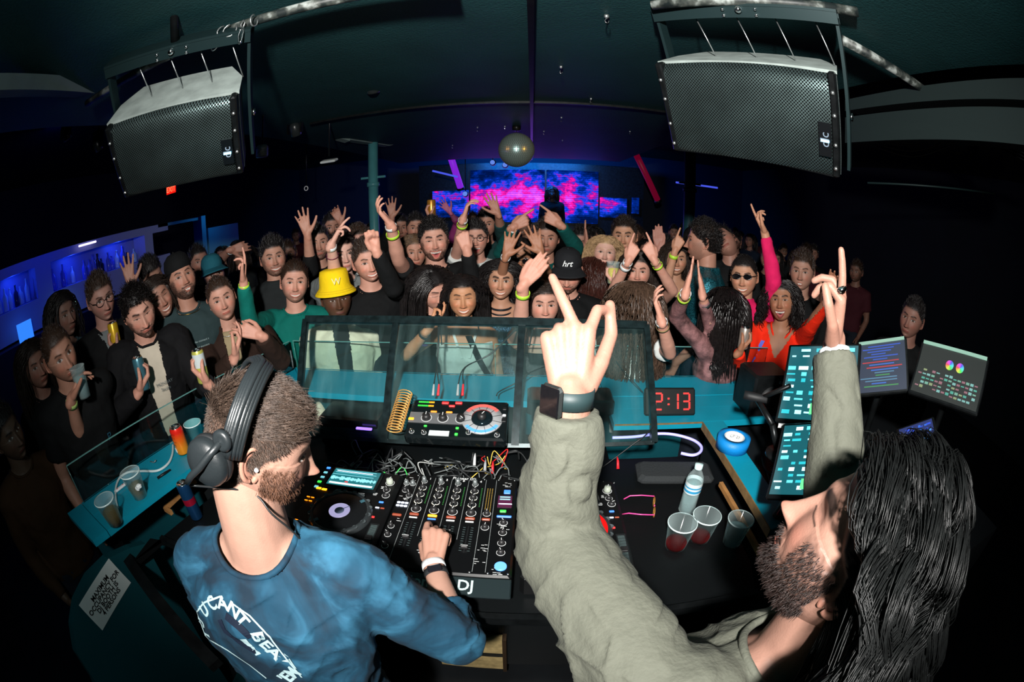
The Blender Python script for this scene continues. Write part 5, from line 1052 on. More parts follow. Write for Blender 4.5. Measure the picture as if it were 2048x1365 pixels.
        if crew:
            rel = cv-Nb; L0, L1, L2 = rel@bx, rel@by-.004, rel[:, 2]; rr = np.hypot(L0, L1); nr_ = neckr*top.get('scoop', 1.24)+.004; km = ((rr < nr_) & (L2 > -.10))[cf].any(1); cf = cf[~km]; us = np.unique(cf); us = us[(L2[us] > -.12) & (rr[us] < nr_+.05)]; an_ = np.arctan2(L1[us], L0[us]); cp = []
            for k in range(36):
                a = -PI+2*PI*(k+.5)/36; dd_ = np.abs((an_-a+PI) % (2*PI)-PI); c0 = us[dd_ < .16]
                if len(c0): j = c0[np.argmin(rr[c0])]; cp.append((math.cos(a)*(nr_+.002), math.sin(a)*(nr_+.002), L2[j]))
            if len(cp) > 20:
                cp = np.array(cp)
                for _ in range(3): cp[:, 2] = (np.roll(cp[:, 2], 1)+2*cp[:, 2]+np.roll(cp[:, 2], -1))/4
                b = MB(); b.tube([tuple(Nb+bx*q[0]+by*(q[1]+.004)+bz*q[2]) for q in cp], .0065*size, 8, closed=True); o = b.build('collar', m); o.parent = t; o.matrix_parent_inverse = t.matrix_world.inverted()
        fast_mesh(top_name, cv, cf, m, t)
        if top.get('under') is not None:
            c2 = [torso_loft(.003), cone(Nb-bz*.03, Nb+bz*.004, neckr*1.3, neckr*1.16+.003, 18)]; uv, uf = remesh(c2, vox, 2); fast_mesh('undershirt', uv, uf, top['under'], t)
        if top.get('trousers', True) and legs:
            tl = [loft([ellipse_ring(sect(zf), bx, by, (rx+.012)*size, (ry+.012)*size) for zf, rx, ry in [(-.06, .148, .10)]+lv[:2]])]
            for sgn in (1, -1): h_ = pel+bx*sgn*.085*size-bz*.03; z_ = h_[2]-floor-.05; kn_ = h_-bz*z_*.5+by*.03; an_ = h_-bz*z_; tl += [capsule(h_, kn_, .098*size, .068*size, 12), cone(kn_, an_+bz*.03, .068*size, .055*size)]
            tv, tf = remesh(tl, .016, 3); fast_mesh('trousers', tv, tf, top.get('tm') or fabric('dark denim', (.012, .016, .025)), t)
    # ---- hair
    if hair:
        hm_ = hair_mat(hair.get('c', (.012, .009, .008)), hair.get('gloss', .40)); k = hair['k']; rng = np.random.default_rng(int(face[0]*7+face[1]*13) % 9999)
        n = int(hair.get('n', 1500 if hair['k'] == 'short' else 1500)); 
        if k == 'short': v, q = hair_short(hp, n, hair.get('L', .028), hair.get('comb', (0, -.1, .35)), hair.get('r', .0017), hair.get('jit', .45), hair.get('line', sp.get('hairline', .058)), hair.get('fade', .5), hair.get('curl', 0), rng, hair.get('lift', .45), hair.get('top', 9))
        else: v, q = hair_long(hp, n, hair.get('L', .42), hair.get('part', 0), hair.get('r', .0030), hair.get('wave', .006), hair.get('wk', 38), hair.get('line', .058), hair.get('K', 14), rng=rng, back=hair.get('back', False), tight=hair.get('tight', 1.0), gdir=tuple(Rn.T@V3(0, 0, -1)))
        v = toW(v)
        if k != 'short':   # lie on the shoulders and back, not inside them
            for zf, rx, ry in lv[3:]:
                cc = sect(zf); 
            rel = v-Nb; lx, ly, lz = rel@bx, rel@by, rel[:, 2]; hw_ = np.interp(lz, [-.55, -.2, -.09, -.02, .05], [.155, .19, .17, .09, .06])*(1 if not female else .88); hd_ = np.interp(lz, [-.55, -.2, -.09, -.02, .05], [.125, .135, .12, .085, .06])+.018
            rr = np.sqrt((lx/(hw_+.014))**2+(ly/hd_)**2); ins = (rr < 1) & (lz < .04); k2 = np.where(ins, 1/np.maximum(rr, .25), 1); push = np.abs(ly) > 0; ly2 = np.where(ins, np.sign(ly+(-.01))*np.sqrt(np.clip(1-(lx/(hw_+.014))**2, .02, 1))*hd_, ly); v = Nb+np.outer(lx, bx)+np.outer(ly2, by)+np.outer(lz, bz)
        fast_mesh('hair', v, q, hm_, t)
    info = dict(t=t, toW=toW, Rh=Rh, c=c, hs=hs, Nb=Nb, bx=bx, by=by, bz=bz, pel=pel, wr=wr, neckr=neckr, size=size, hp=hp, sect=sect, lv=lv)
    for ex in (extras or []): ex(info)
    return info
# ---------------------------------------------------------------- things people wear (children of the person)
def band(i, col, f=.90, w=.011, gap=.0025, name='wristband', off=0):
    def go(I):
        E_, W_, T, r, S0 = I['wr'][i]; d = nrm(W_-E_); c = W_-d*(.018+off); b = MB(); x = Vector(d).orthogonal().normalized(); y = Vector(d).cross(x); R = frame3(x, y, Vector(d))
        rr = r+gap+.0012+off*.10; b.lathe([(rr, -w), (rr+.0006, -w), (rr+.0008, w), (rr, w), (rr-.0003, -w)], tuple(c), 22, R=R, cap=False); o = b.build(name, mat('band_'+str(col), col, .4, emit=None)); o.parent = I['t']; o.matrix_parent_inverse = I['t'].matrix_world.inverted(); return o
    return go
def local_mesh(I, b, name, m): 
    v = I['toW'](np.array(b.v)); o = mesh_obj(name, v, b.f, m, None, b.m, None, b.s); o.parent = I['t']; o.matrix_parent_inverse = I['t'].matrix_world.inverted(); return o
def glasses(m, dark=True, z=0, w=.024, h=.016, name='sunglasses', up=0):
    def go(I):
        b = MB()
        for s in (-1, 1):
            b.tube([(s*.033+w*math.cos(a), .096+up*.02-.02*abs(math.cos(a)*.2), z+up+h*math.sin(a)) for a in np.linspace(0, 2*PI, 19)[:-1]], .0018 if not dark else .0028, 6, closed=True); b.tube([(s*(.033+w), .094, z+up+.004), (s*.078, .07, z+up+.006), (s*.078, -.01, z+up*.6+.004)], .002, 6)
        b.tube([(-.010, .098, z+up+.003), (0, .101, z+up+.005), (.010, .098, z+up+.003)], .002, 6); o = local_mesh(I, b, name, m)
        if dark:
            for s in (-1, 1): b = MB(); b.put([(s*.033+w*.95*math.cos(a), .0955, z+up+h*.95*math.sin(a)) for a in np.linspace(0, 2*PI, 19)[:-1]], [tuple(range(18))]); local_mesh(I, b, 'dark_lens', mat('black_lens', (.004, .004, .005), .08))
    return go
def cap_hat(m, bucket=False, back=False, logo=None, text=None):
    def go(I):
        b = MB(); pr = []
        if bucket:
            b.lathe([(0, .150), (.055, .149), (.080, .142), (.087, .118), (.092, .068), (.095, .052), (.124, .020), (.125, .016), (.123, .014), (.094, .046), (.090, .06)], (0, -.006, 0), 40, cap=False)
            b.v = [(x*.95, y*1.04, z+.012) for x, y, z in b.v]; o = local_mesh(I, b, 'bucket_hat', m)
            b = MB()
            for zz, rr in ((.040, .108), (.030, .117)): b.lathe([(rr, zz), (rr+.001, zz-.001)], (0, -.006, .0015), 40, cap=False)
            b.v = [(x*.95, y*1.04, z+.012) for x, y, z in b.v]; local_mesh(I, b, 'brim_stitching', mat('hat_stitch', srgb(190, 165, 20), .8))
        else:
            b.lathe([(0, .138), (.045, .134), (.074, .112), (.087, .075), (.089, .045), (.086, .040)], (0, -.008, 0), 32, cap=False); b.v = [(x*.93, y*1.12, z) for x, y, z in b.v]; n0 = len(b.v); sgn = -1 if back else 1
            vs = []; K, J = 15, 6
            for j in range(J):
                for k in range(K): a = -1.15+2.3*k/(K-1); rr = .086+.072*(j/(J-1))*math.cos(a*.95)**.7; vs.append((rr*math.sin(a)*.95, sgn*(rr*math.cos(a)*1.05), .046-.018*(j/(J-1))-.022*(a/1.15)**2*(j/(J-1)+.2)+.004))
            vs2 = [(x, y, z-.003) for x, y, z in vs]; fs = [(j*K+k, j*K+k+1, (j+1)*K+k+1, (j+1)*K+k) for j in range(J-1) for k in range(K-1)]; b.put(vs+vs2, fs+[tuple(i+len(vs) for i in reversed(f)) for f in fs]+[((J-1)*K+k, (J-1)*K+k+1, (J-1)*K+k+1+len(vs), (J-1)*K+k+len(vs)) for k in range(K-1)], True); o = local_mesh(I, b, 'cap', m); b = MB(); b.sphere((0, -.008, .140), .006, 8, 6); local_mesh(I, b, 'cap_button', m)
        if text:
            s_, size_, tm, shear, zc = text; v, f = text_mesh(s_, size_, shear=shear, bold=.0004, ext=.0006); rr = .096 if not bucket else .0975*.97; vs = [((rr+q[2]-(q[1]*.06))*math.sin(-q[0]/rr), (rr+.004+q[2])*math.cos(q[0]/rr)*(1.04 if bucket else 1.04)-(q[1]*.25+.004 if not bucket else -.001+q[1]*.12), zc+q[1]) for q in v]
            bb = MB(); bb.put(vs, f); local_mesh(I, bb, 'embroidered_letters', tm)
    return go
def chain(m, r=.0035, drop=.03, rad=1.25, name='necklace', zoff=0):
    def go(I):
        b = MB(); pts = []
        for k in range(28): a = 2*PI*k/28; q = I['Nb']+I['bx']*math.cos(a)*I['neckr']*rad*1.1+I['by']*(math.sin(a)*I['neckr']*rad*1.15+.012)+I['bz']*(.012+zoff-(drop*(math.sin(a)+1)/2 if math.sin(a) > -1 else 0)); pts.append(tuple(q))
        b.tube(pts, r, 6, closed=True); o = b.build(name, m); o.parent = I['t']; o.matrix_parent_inverse = I['t'].matrix_world.inverted()
    return go
def strap(m, a0, a1, w=.03, name='bag_strap'):
    """band over the chest from shoulder (x,z) to waist (x,z) in torso space"""
    def go(I):
        vs = []; K = 16
        for k in range(K):
            u = k/(K-1); x = a0[0]+(a1[0]-a0[0])*u; z = a0[1]+(a1[1]-a0[1])*u; zf = 1+z/.50/I['size']; rx, ry = (np.interp(zf, [l[0] for l in I['lv']], [l[j] for l in I['lv']])+.020 for j in (1, 2)); y = ry*math.sqrt(max(.05, 1-(x/rx)**2))+.004
            for s in (-1, 1): vs.append(tuple(I['Nb']+I['bx']*(x+s*w/2)+I['by']*y+I['bz']*z))
        for k in range(K): 
            for s in (0, 1): q = np.array(vs[2*k+s]); vs.append(tuple(q-I['by']*.004))
        f = [(2*k, 2*k+1, 2*k+3, 2*k+2) for k in range(K-1)]; n = 2*K; f += [(n+2*k, n+2*k+2, n+2*k+3, n+2*k+1) for k in range(K-1)]
        o = mesh_obj(name, vs, f, m, None); o.parent = I['t']; o.matrix_parent_inverse = I['t'].matrix_world.inverted()
    return go
def chest_text(lines, size, m, x=0, z=-.14, back=False, gap=1.3, parent_name='printed_text'):
    def go(I):
        for k, s in enumerate(lines):
            v, f = text_mesh(s, size); vs = []
            for q in v:
                xx = x-q[0]*(1 if not back else -1); zz = z+q[1]-k*size*gap; zf = 1+zz/.50/I['size']; rx, ry = (np.interp(zf, [l[0] for l in I['lv']], [l[j] for l in I['lv']])+.022 for j in (1, 2)); y = (ry*math.sqrt(max(.05, 1-abs(xx/rx)**2.3))+.003)*(-1 if back else 1); vs.append(tuple(I['Nb']+(I['pel']-I['Nb'])*(-zz/.50/I['size'])+I['bx']*xx+I['by']*y))
            o = mesh_obj(parent_name, vs, f, m, None); o.parent = I['t']; o.matrix_parent_inverse = I['t'].matrix_world.inverted()
    return go
def held(i, maker, along=.075, palm=.035):
    """world point inside the grip of hand i; maker(point, info) builds a top level thing there"""
    def go(I): E_, W_, T, r, S0 = I['wr'][i]; maker(Vector(T((.004, along, palm))), I)
    return go
# ================================================================ PEOPLE: the crowd
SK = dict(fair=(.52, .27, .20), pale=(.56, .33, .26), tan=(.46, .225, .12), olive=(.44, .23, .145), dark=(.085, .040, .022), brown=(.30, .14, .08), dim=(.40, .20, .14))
BRN = (.030, .016, .010); BLKH = (.010, .008, .008); DKB = (.018, .011, .008); BLOND = (.42, .27, .13); AUB = (.045, .014, .010)
f_blk = fabric('black', (.005, .0055, .006)); f_chr = fabric('charcoal', (.014, .017, .018)); f_wht = fabric('white', (.55, .58, .56)); f_gry = fabric('grey', (.16, .18, .18)); f_teal = fabric('teal', srgb(6, 98, 88))
YG = srgb(170, 215, 60); WB = (.62, .66, .66); GOLD = mat('gold', srgb(190, 150, 70), .25, 1)
bl = lambda f=.0, off=0, i=0, c=YG: band(i, c, off=off)
def can_maker(m, lab, r=.030, hh=.15, stripe=None):
    def mk(p, I):
        t = can(p-Vector((0, 0, hh*.5)), r, hh, m, lab, stripe=stripe); return t
    return mk
Y = mat('yellow_can', srgb(205, 165, 40), .3, .4); YW = mat('yellow_white_can', srgb(190, 190, 90), .35, .3); BC = mat('blue_steel_can', srgb(70, 120, 135), .3, .5); GC = mat('golden_can', srgb(190, 130, 50), .3, .6)
PP = person
PP('person', 'laughing-eyed man in a plain teal sweater with one hand raised high', (590, 574), 2.48, (2, 6, -6), SK['fair'], dict(mouth='smile', smile=.9, beard=.55, beard_col=(.06, .03, .02), hair_col=BRN, eyes=.75), dict(k='short', c=BRN, L=.030, comb=(0, -.5, .2)), arms=(dict(e=(500, 648), w=(487, 566), t=(493, 489), pose='three', palm='right'), None), top=dict(m=f_teal, sleeve='long'), extras=[band(0, YG)])
PP('person', 'man in a yellow bucket hat and open cream overshirt behind the glass lid', (674, 606), 2.34, (6, 2, 2), SK['dark'], dict(mouth='closed', eyes=.55, hair_vol=0, lips=1.3, nose=1.1, lip_col=(.12, .045, .035)), dict(k='short', c=BLKH, L=.006, top=.03, n=500), top=dict(m=fabric('cream', srgb(222, 214, 190)), sleeve='long', neck='collar', open=.042, vox=.007, under=f_chr, fit=.020, wrinkle=.005), extras=[cap_hat(fabric('yellow', srgb(232, 196, 20), .9), bucket=True, text=('W', .048, mat('hat_letter', srgb(225, 215, 150), .7), 0, .102))])
PP('person', 'tall bearded man in a black tee laughing with his bare arm up', (868, 489), 2.62, (3, 2, 5), SK['fair'], dict(mouth='laugh', smile=1, beard=1.0, beard_col=(.03, .016, .012), hair_col=BLKH, eyes=.35, brow=1.3), dict(k='short', c=BLKH, L=.042, curl=.6, r=.0022), size=1.06, arms=(dict(e=(797, 520), w=(781, 450), t=(742, 404), pose='relax', palm='left'), dict(e=(948, 585), w=(934, 502), t=(922, 462), pose='fist', palm='away')), top=dict(m=f_blk, sleeve=('short', 'long')), extras=[band(0, WB), band(0, YG, off=.055), chest_text(['EAST'], .045, mat('shirt_print_pale', (.6, .75, .75), .6), x=-.05, z=-.15)])
PP('person', 'woman with long straight black hair looking down, eyes closed', (866, 588), 2.32, (28, -16, 8), SK['fair'], dict(mouth='closed', smile=.3, eyes=.05, hair_col=BLKH, lip_col=(.35, .07, .07)), dict(k='long', c=BLKH, L=.42, wave=.003, gloss=.3, n=2000), female=True, top=dict(m=f_blk, sleeve='long'))
PP('person', 'grinning woman in a white halter top pinching the air beside her cheek', (926, 604), 2.25, (0, 4, 2), SK['tan'], dict(mouth='smile', smile=1.3, eyes=.22, hair_col=BLKH, lips=1.2), dict(k='long', c=BLKH, L=.34, back=True, tight=1.0, wave=.003, n=1600), female=True, arms=(dict(e=(812, 712), w=(856, 660), t=(905, 610), pose='pinch', palm='right'), None), top=dict(m=f_wht, sleeve='none', neck='none', z1=.87, fit=.004), extras=[band(0, (.01, .01, .01), off=.02, w=.009, name='watch'), strap(f_wht, (-.06, -.02), (-.02, -.14), .014, 'halter_strap'), strap(f_wht, (.06, -.02), (.02, -.14), .014, 'halter_strap'), strap(f_blk, (-.02, -.03), (-.15, -.34), .035)])
PP('person', 'smiling woman with long wavy dark hair and a black choker', (1003, 569), 2.4, (-3, 3, -3), SK['olive'], dict(mouth='smile', smile=.9, eyes=.9, hair_col=BLKH, brow=1.4, lips=1.2), dict(k='long', c=BLKH, L=.38, wave=.016, wk=55, n=1800), female=True, top=dict(m=mat('sequin_navy', (.02, .06, .10), .25, .7, var=.6, vscale=90, bump=.6, bscale=150), sleeve='none', neck='none', z1=.86), extras=[chain(mat('choker_black', (.01, .012, .016), .5), .006, .012, 1.2, 'choker'), chain(mat('choker_black', (.01, .012, .016), .5), .005, .03, 1.35, 'choker', -.01), chain(STEEL, .002, .05, 1.5, 'necklace', -.015)])
PP('person', 'short dark-haired woman behind the big raised hand, her own arm stretched up', (1088, 618), 2.18, (5, 5, 0), SK['fair'], dict(mouth='closed', hair_col=DKB), dict(k='long', c=DKB, L=.3, n=1300), female=True, arms=(dict(e=(1040, 655), w=(1047, 570), t=(1112, 490), pose='flat', palm='away', thick=1.15, hs=1.1), None), top=dict(m=f_chr, sleeve='none', neck='none', z1=.84), extras=[band(0, YG, off=.035)])
PP('person', 'bearded man in a black cap with white script looking down', (1135, 553), 2.45, (-2, -14, 0), SK['fair'], dict(mouth='closed', beard=1.3, beard_col=(.035, .015, .008), hair_col=BRN, hair_vol=0, eyes=.2), dict(k='short', c=BRN, L=.01, top=.03, n=500), top=dict(m=f_blk, sleeve='short'), extras=[cap_hat(fabric('cap_black', (.012, .013, .015)), text=('hrt', .045, mat('cap_script', (.75, .78, .78), .6), .35, .088))])
PP('person', 'woman peering over low sunglasses with both palms up', (1040, 522), 2.62, (4, 0, -6), SK['brown'], dict(mouth='closed', hair_col=BLKH, eyes=.8), dict(k='long', c=BLKH, L=.22, back=True, n=1300), female=True, arms=(dict(e=(1000, 565), w=(1012, 512), t=(1026, 464), pose='open', palm='cam'), dict(e=(1098, 562), w=(1081, 505), t=(1062, 455), pose='open', palm='cam')), top=dict(m=f_chr, sleeve='short'), extras=[glasses(mat('glossy_black', (.005, .005, .006), .15), z=-.018), band(0, WB)])
I = PP('person', 'man in round glasses and a printed white tee shouting with an arm up', (952, 484), 2.95, (-2, 2, 2), SK['fair'], dict(mouth='laugh', smile=.6, hair_col=BLKH, eyes=.8), dict(k='short', c=BLKH, L=.03), arms=(dict(e=(918, 492), w=(926, 438), t=(940, 394), pose='claw', palm='left'), None), top=dict(m=f_wht, sleeve='short'), extras=[glasses(BLKM, dark=False, w=.023, h=.019, name='glasses'), band(0, WB), band(0, YG, off=.04), chest_text(['mono', 'tone'], .06, mat('grey_print', (.2, .25, .26), .7), z=-.16)])
PP('person', 'man in a dark teal sweater pointing both index fingers above his hidden face', (1092, 484), 2.95, (0, 0, 0), SK['dim'], dict(mouth='closed', hair_col=DKB, beard=.4), dict(k='short', c=DKB, L=.03), size=1.05, arms=(dict(e=(1003, 505), w=(1026, 455), t=(1062, 434), pose='point', palm='away'), dict(e=(1150, 492), w=(1120, 450), t=(1086, 427), pose='point', palm='away')), top=dict(m=fabric('dark teal', srgb(8, 74, 70)), sleeve='long'), extras=[band(0, WB), band(1, (.01, .01, .01), off=.0)])
I = PP('person', 'blonde woman smiling and holding a yellow drink', (1209, 514), 2.8, (2, 8, -4), SK['pale'], dict(mouth='smile', smile=.8, hair_col=BLOND, brow=.7, eyes=.8), dict(k='long', c=(.36, .23, .12), L=.35, n=2600, r=.0019, wave=.003, gloss=.35), female=True, arms=(None, dict(e=(1240, 600), w=(1232, 572), t=(1216, 552), pose='hold', palm='left')), top=dict(m=fabric('ivory print', srgb(200, 198, 180), var=.5), sleeve='short'), extras=[held(1, lambda p, I: cup_at(p, 'plastic cup of bright yellow drink held by the blonde woman', mat('yellow_drink', (.85, .65, .02), .2)))])
PP('person', 'tall man in an open patterned shirt standing behind the smiling blonde woman', (1248, 480), 2.95, (-4, 2, 3), SK['olive'], dict(mouth='closed', hair_col=DKB, eyes=.6, brow=1.3), dict(k='short', c=DKB, L=.03, curl=.5), size=1.06, top=dict(m=fabric('teal and white print', srgb(90, 150, 150), var=.8), sleeve='short', neck='collar', vneck=.16, under=None))
PP('person', 'bare-shouldered woman pressing her pointed fingers together overhead', (1276, 550), 2.55, (-2, 2, 0), SK['fair'], dict(mouth='smile', smile=.7, hair_col=BRN, eyes=.7, brow=1.2), dict(k='long', c=DKB, L=.35, n=1500), female=True, arms=(dict(e=(1224, 585), w=(1257, 522), t=(1276, 478), pose='point', palm='away'), dict(e=(1346, 582), w=(1308, 520), t=(1287, 478), pose='point', palm='away')), top=dict(m=f_blk, sleeve='none', neck='none', z1=.84), extras=[band(0, WB), band(0, WB, off=.03), band(1, (.45, .4, .2), w=.006, name='bracelet'), band(1, YG, off=.03, w=.007)])
PP('person', 'woman in a white tee with long brown hair, seen from behind', (1268, 618), 2.18, (0, 0, 0), SK['fair'], dict(hair_col=BRN), dict(k='long', c=(.075, .045, .030), L=.50, wave=.010, r=.0030, n=2600, gloss=.3), female=True, abs_yaw=-8, arms=(dict(e=(1340, 708), w=(1322, 640), t=(1308, 596), pose='relax', palm='left'), None), top=dict(m=f_wht, sleeve='short', wrinkle=.008), extras=[band(0, WB, w=.008, name='bracelet'), band(0, (.25, .18, .08), off=.03, w=.006, name='bracelet')])
PP('person', 'woman with auburn hair and a flowery strap top, turned away beside the cap man', (1192, 556), 2.8, (0, 0, 0), SK['olive'], dict(hair_col=AUB), dict(k='long', c=AUB, L=.36, n=1700, gloss=.3), female=True, abs_yaw=-60, top=dict(m=fabric('black floral', (.03, .03, .03), var=.9), sleeve='none', neck='none', z1=.86))
mesh_sl = mat('inked_mesh_sleeve', srgb(120, 84, 84), .6, var=.75, vscale=22, bump=.3, bscale=120)
PP('person', 'woman with straight black hair from behind clapping in inked mesh sleeves', (1442, 628), 2.28, (0, 0, 0), SK['fair'], dict(hair_col=BLKH), dict(k='long', c=BLKH, L=.36, wave=.003, gloss=.25, n=1900), female=True, abs_yaw=28, arms=(dict(e=(1422, 660), w=(1404, 588), t=(1392, 515), pose='flat', palm='left'), dict(e=(1352, 632), w=(1372, 585), t=(1386, 528), pose='flat', palm='right')), top=dict(m=mesh_sl, sleeve='cuff', fit=.004), extras=[band(1, WB), band(1, YG, off=.035), band(0, (.01, .01, .01), w=.006, name='chain_bracelet'), band(0, (.02, .03, .03), off=.05, w=.010)])
PP('person', 'curly-haired man in a sparkly teal shirt turned sideways', (1405, 492), 2.7, (0, 0, 0), SK['dim'], dict(hair_col=DKB, mouth='closed', beard=.4), dict(k='short', c=BLKH, L=.045, curl=.6, r=.0022, fade=0), size=1.06, abs_yaw=68, top=dict(m=mat('sparkle_teal', (.02, .14, .18), .3, .6, var=.9, vscale=110, bump=.5, bscale=150), sleeve='short', neck='collar'))
PP('person', 'woman pointing one finger up beside the sparkly shirted man', (1352, 526), 2.9, (4, 4, 0), SK['olive'], dict(mouth='smile', smile=.7, hair_col=DKB), dict(k='long', c=DKB, L=.3, n=1100), female=True, arms=(dict(e=(1330, 575), w=(1350, 502), t=(1371, 456), pose='point', palm='away'), None), top=dict(m=f_blk, sleeve='none', neck='none', z1=.86), extras=[band(0, YG, off=.02)])
PP('person', 'man in a pink high-neck sweater and sunglasses with one arm straight up', (1487, 562), 2.52, (-6, 2, 6), SK['olive'], dict(mouth='smile', smile=.9, hair_col=BLKH, eyes=.5), dict(k='short', c=BLKH, L=.010, comb=(0, .2, .1), r=.0014), arms=(None, dict(e=(1548, 565), w=(1530, 468), t=(1504, 418), pose='pointmid', palm='left')), top=dict(m=fabric('pink', srgb(205, 28, 88), var=.2), sleeve='long', neck='turtle', fit=.006), extras=[glasses(mat('glossy_black', (.005, .005, .006), .15), z=.004, h=.014), chain(mat('pearl', (.7, .68, .66), .3), .005, .05, 1.5, 'pearl_necklace', -.02), strap(f_blk, (-.05, -.02), (-.16, -.36), .02)])
PP('person', 'woman in a red tie-front top laughing with her arm flung out', (1563, 611), 2.44, (-8, 10, 10), SK['brown'], dict(mouth='laugh', smile=1, hair_col=BLKH, lips=1.5, lip_col=(.20, .012, .02), eyes=.6, brow=1.2), dict(k='long', c=BLKH, L=.30, wave=.02, wk=70, n=1500), female=True, arms=(dict(e=(1480, 735), w=(1478, 705), t=(1500, 682), pose='hold', palm='right'), dict(e=(1622, 650), w=(1655, 600), t=(1665, 570), pose='relax', palm='cam')), top=dict(m=fabric('scarlet', srgb(225, 40, 14)), sleeve='long', vneck=.13, vox=.008), extras=[strap(mat('blue_lanyard', srgb(70, 80, 190), .6), (.09, -.06), (.17, -.30), .022, 'lanyard'), held(0, can_maker(mat('foil_can', (.5, .42, .36), .3, .7), 'small foil drink can held by the woman in red', .028, .11))])
PP('person', 'young man in black watching from behind the woman in red', (1603, 552), 2.75, (-6, 2, 3), (.34, .18, .13), dict(mouth='o', hair_col=BRN), dict(k='short', c=BRN, L=.035), top=dict(m=f_blk, sleeve='long'))
# ---- left side
I = PP('person', 'dark-haired bearded man in an open black jacket holding two cans', (279, 634), 2.1, (8, -14, 12), SK['fair'], dict(mouth='closed', beard=1.2, beard_col=(.02, .012, .01), hair_col=BLKH, eyes=.28, brow=1.25, lips=1.2), dict(k='short', c=BLKH, L=.045, curl=.45, r=.0022, comb=(0, .3, .3)), arms=(dict(e=(225, 860), w=(278, 785), t=(322, 705), pose='hold', palm='right'), dict(e=(460, 860), w=(416, 768), t=(374, 728), pose='hold', palm='left')), top=dict(m=fabric('jacket black', (.006, .006, .007)), sleeve='long', open=.055, vox=.007, under=fabric('beige', srgb(196, 186, 168)), fit=.02), top_name='jacket', extras=[held(0, can_maker(BC, 'blue-silver can in the higher hand of the man in the black jacket')), held(1, can_maker(YW, 'yellow and white can in the lower hand of the man in the black jacket', stripe=(.5, .9, mat('can_white', srgb(190, 200, 200), .35)))), chest_text(['MONDAY', 'Studio'], .022, mat('grey_print', (.2, .25, .26), .7), x=-.035, z=-.18)])
PP('person', 'man in a black cap and slate tee with small lines of print', (363, 566), 2.35, (14, 10, 10), (.40, .20, .14), dict(mouth='o', beard=1, beard_col=BLKH, hair_col=BLKH, hair_vol=0), dict(k='short', c=BLKH, L=.01, top=.02, n=400), top=dict(m=fabric('slate', srgb(44, 60, 62)), sleeve='short'), extras=[cap_hat(f_blk, back=True), chain(mat('thin_gold', srgb(170, 130, 60), .3, 1), .0016, .02, 1.3, 'chain'), chest_text(['a pause b. the moment a', 'b. pause a. the moment', 'a pause b. the moment a', 'b. pause a. the moment', 'a pause b. the moment b'], .016, mat('shirt_print_pale', (.6, .75, .75), .6), z=-.15, gap=1.9)])
PP('person', 'short-haired man in a brown jacket fiddling with something small', (444, 608), 2.36, (4, 4, 10), SK['fair'], dict(mouth='closed', hair_col=BRN, beard=.25, eyes=.7, jaw=1.1), dict(k='short', c=BRN, L=.014, r=.0014), arms=(dict(e=(430, 760), w=(470, 715), t=(482, 668), pose='pinch', palm='right'), dict(e=(560, 720), w=(522, 672), t=(476, 655), pose='pinch', palm='away')), top=dict(m=fabric('dark brown', srgb(44, 30, 24)), sleeve='long', neck='collar', open=.04, vox=.007, under=fabric('tan', srgb(150, 135, 105)), fit=.018), top_name='jacket', extras=[chain(STEEL, .0015, .03, 1.3, 'chain')])
PP('person', 'man at the far left drinking from a cup, green band on his wrist', (122, 722), 1.92, (16, -4, 14), (.38, .19, .13), dict(mouth='closed', hair_col=BRN, eyes=.9, beard=.3), dict(k='short', c=BRN, L=.010, r=.0013), arms=(None, dict(e=(150, 935), w=(142, 800), t=(166, 735), pose='claw', palm='left')), top=dict(m=f_blk, sleeve='short'), extras=[band(1, srgb(170, 195, 110)), held(1, lambda p, I: cup_at(p+Vector((0, 0, .02)), 'clear cup at the mouth of the man with the green wristband', mat('cup_dim_drink', (.2, .3, .3), .2)), .07, .03), chest_text(['P'], .05, mat('shirt_logo_blue', srgb(60, 130, 160), .6), x=-.10, z=-.22)])
PP('person', 'woman in shadow close behind the drinking man', (72, 742), 2.25, (20, 0, 8), (.30, .15, .11), dict(mouth='closed', hair_col=DKB), dict(k='long', c=DKB, L=.3, n=900), female=True, top=dict(m=f_blk, sleeve='long'))
PP('person', 'man in thick glasses holding a yellow can by the bar', (203, 606), 2.35, (14, -8, 8), (.36, .19, .15), dict(mouth='closed', hair_col=BRN), dict(k='short', c=BRN, L=.03), arms=(None, dict(e=(262, 775), w=(243, 712), t=(222, 690), pose='hold', palm='left')), top=dict(m=f_blk, sleeve='long', vneck=.1, under=f_gry), extras=[glasses(mat('glossy_black', (.005, .005, .006), .15), dark=False, w=.026, h=.019, name='glasses'), held(1, can_maker(Y, 'tall yellow can held by the man in thick glasses', .031, .17))])
PP('person', 'man looking down with a hand raised before the bar', (303, 560), 2.85, (20, -20, 14), (.34, .18, .13), dict(mouth='closed', hair_col=BLKH, eyes=.1), dict(k='short', c=BLKH, L=.035), arms=(dict(e=(275, 615), w=(262, 572), t=(254, 522), pose='open', palm='cam'), None), top=dict(m=f_blk, sleeve='short'))
PP('person', 'laughing woman half hidden behind the man in the black jacket', (318, 606), 2.35, (14, 4, 20), (.34, .17, .12), dict(mouth='smile', smile=1, hair_col=DKB, eyes=.2), dict(k='long', c=DKB, L=.25, n=900), female=True, top=dict(m=f_chr, sleeve='long'))
PP('person', 'man in a blue-grey cap deep in the crowd near the bar', (428, 556), 3.0, (10, 0, 6), (.33, .17, .13), dict(mouth='closed', hair_col=BLKH, hair_vol=0, beard=.6), dict(k='short', c=BLKH, L=.008, top=.02, n=300), top=dict(m=f_gry, sleeve='short'), extras=[cap_hat(fabric('cap_teal', srgb(30, 90, 105)))])
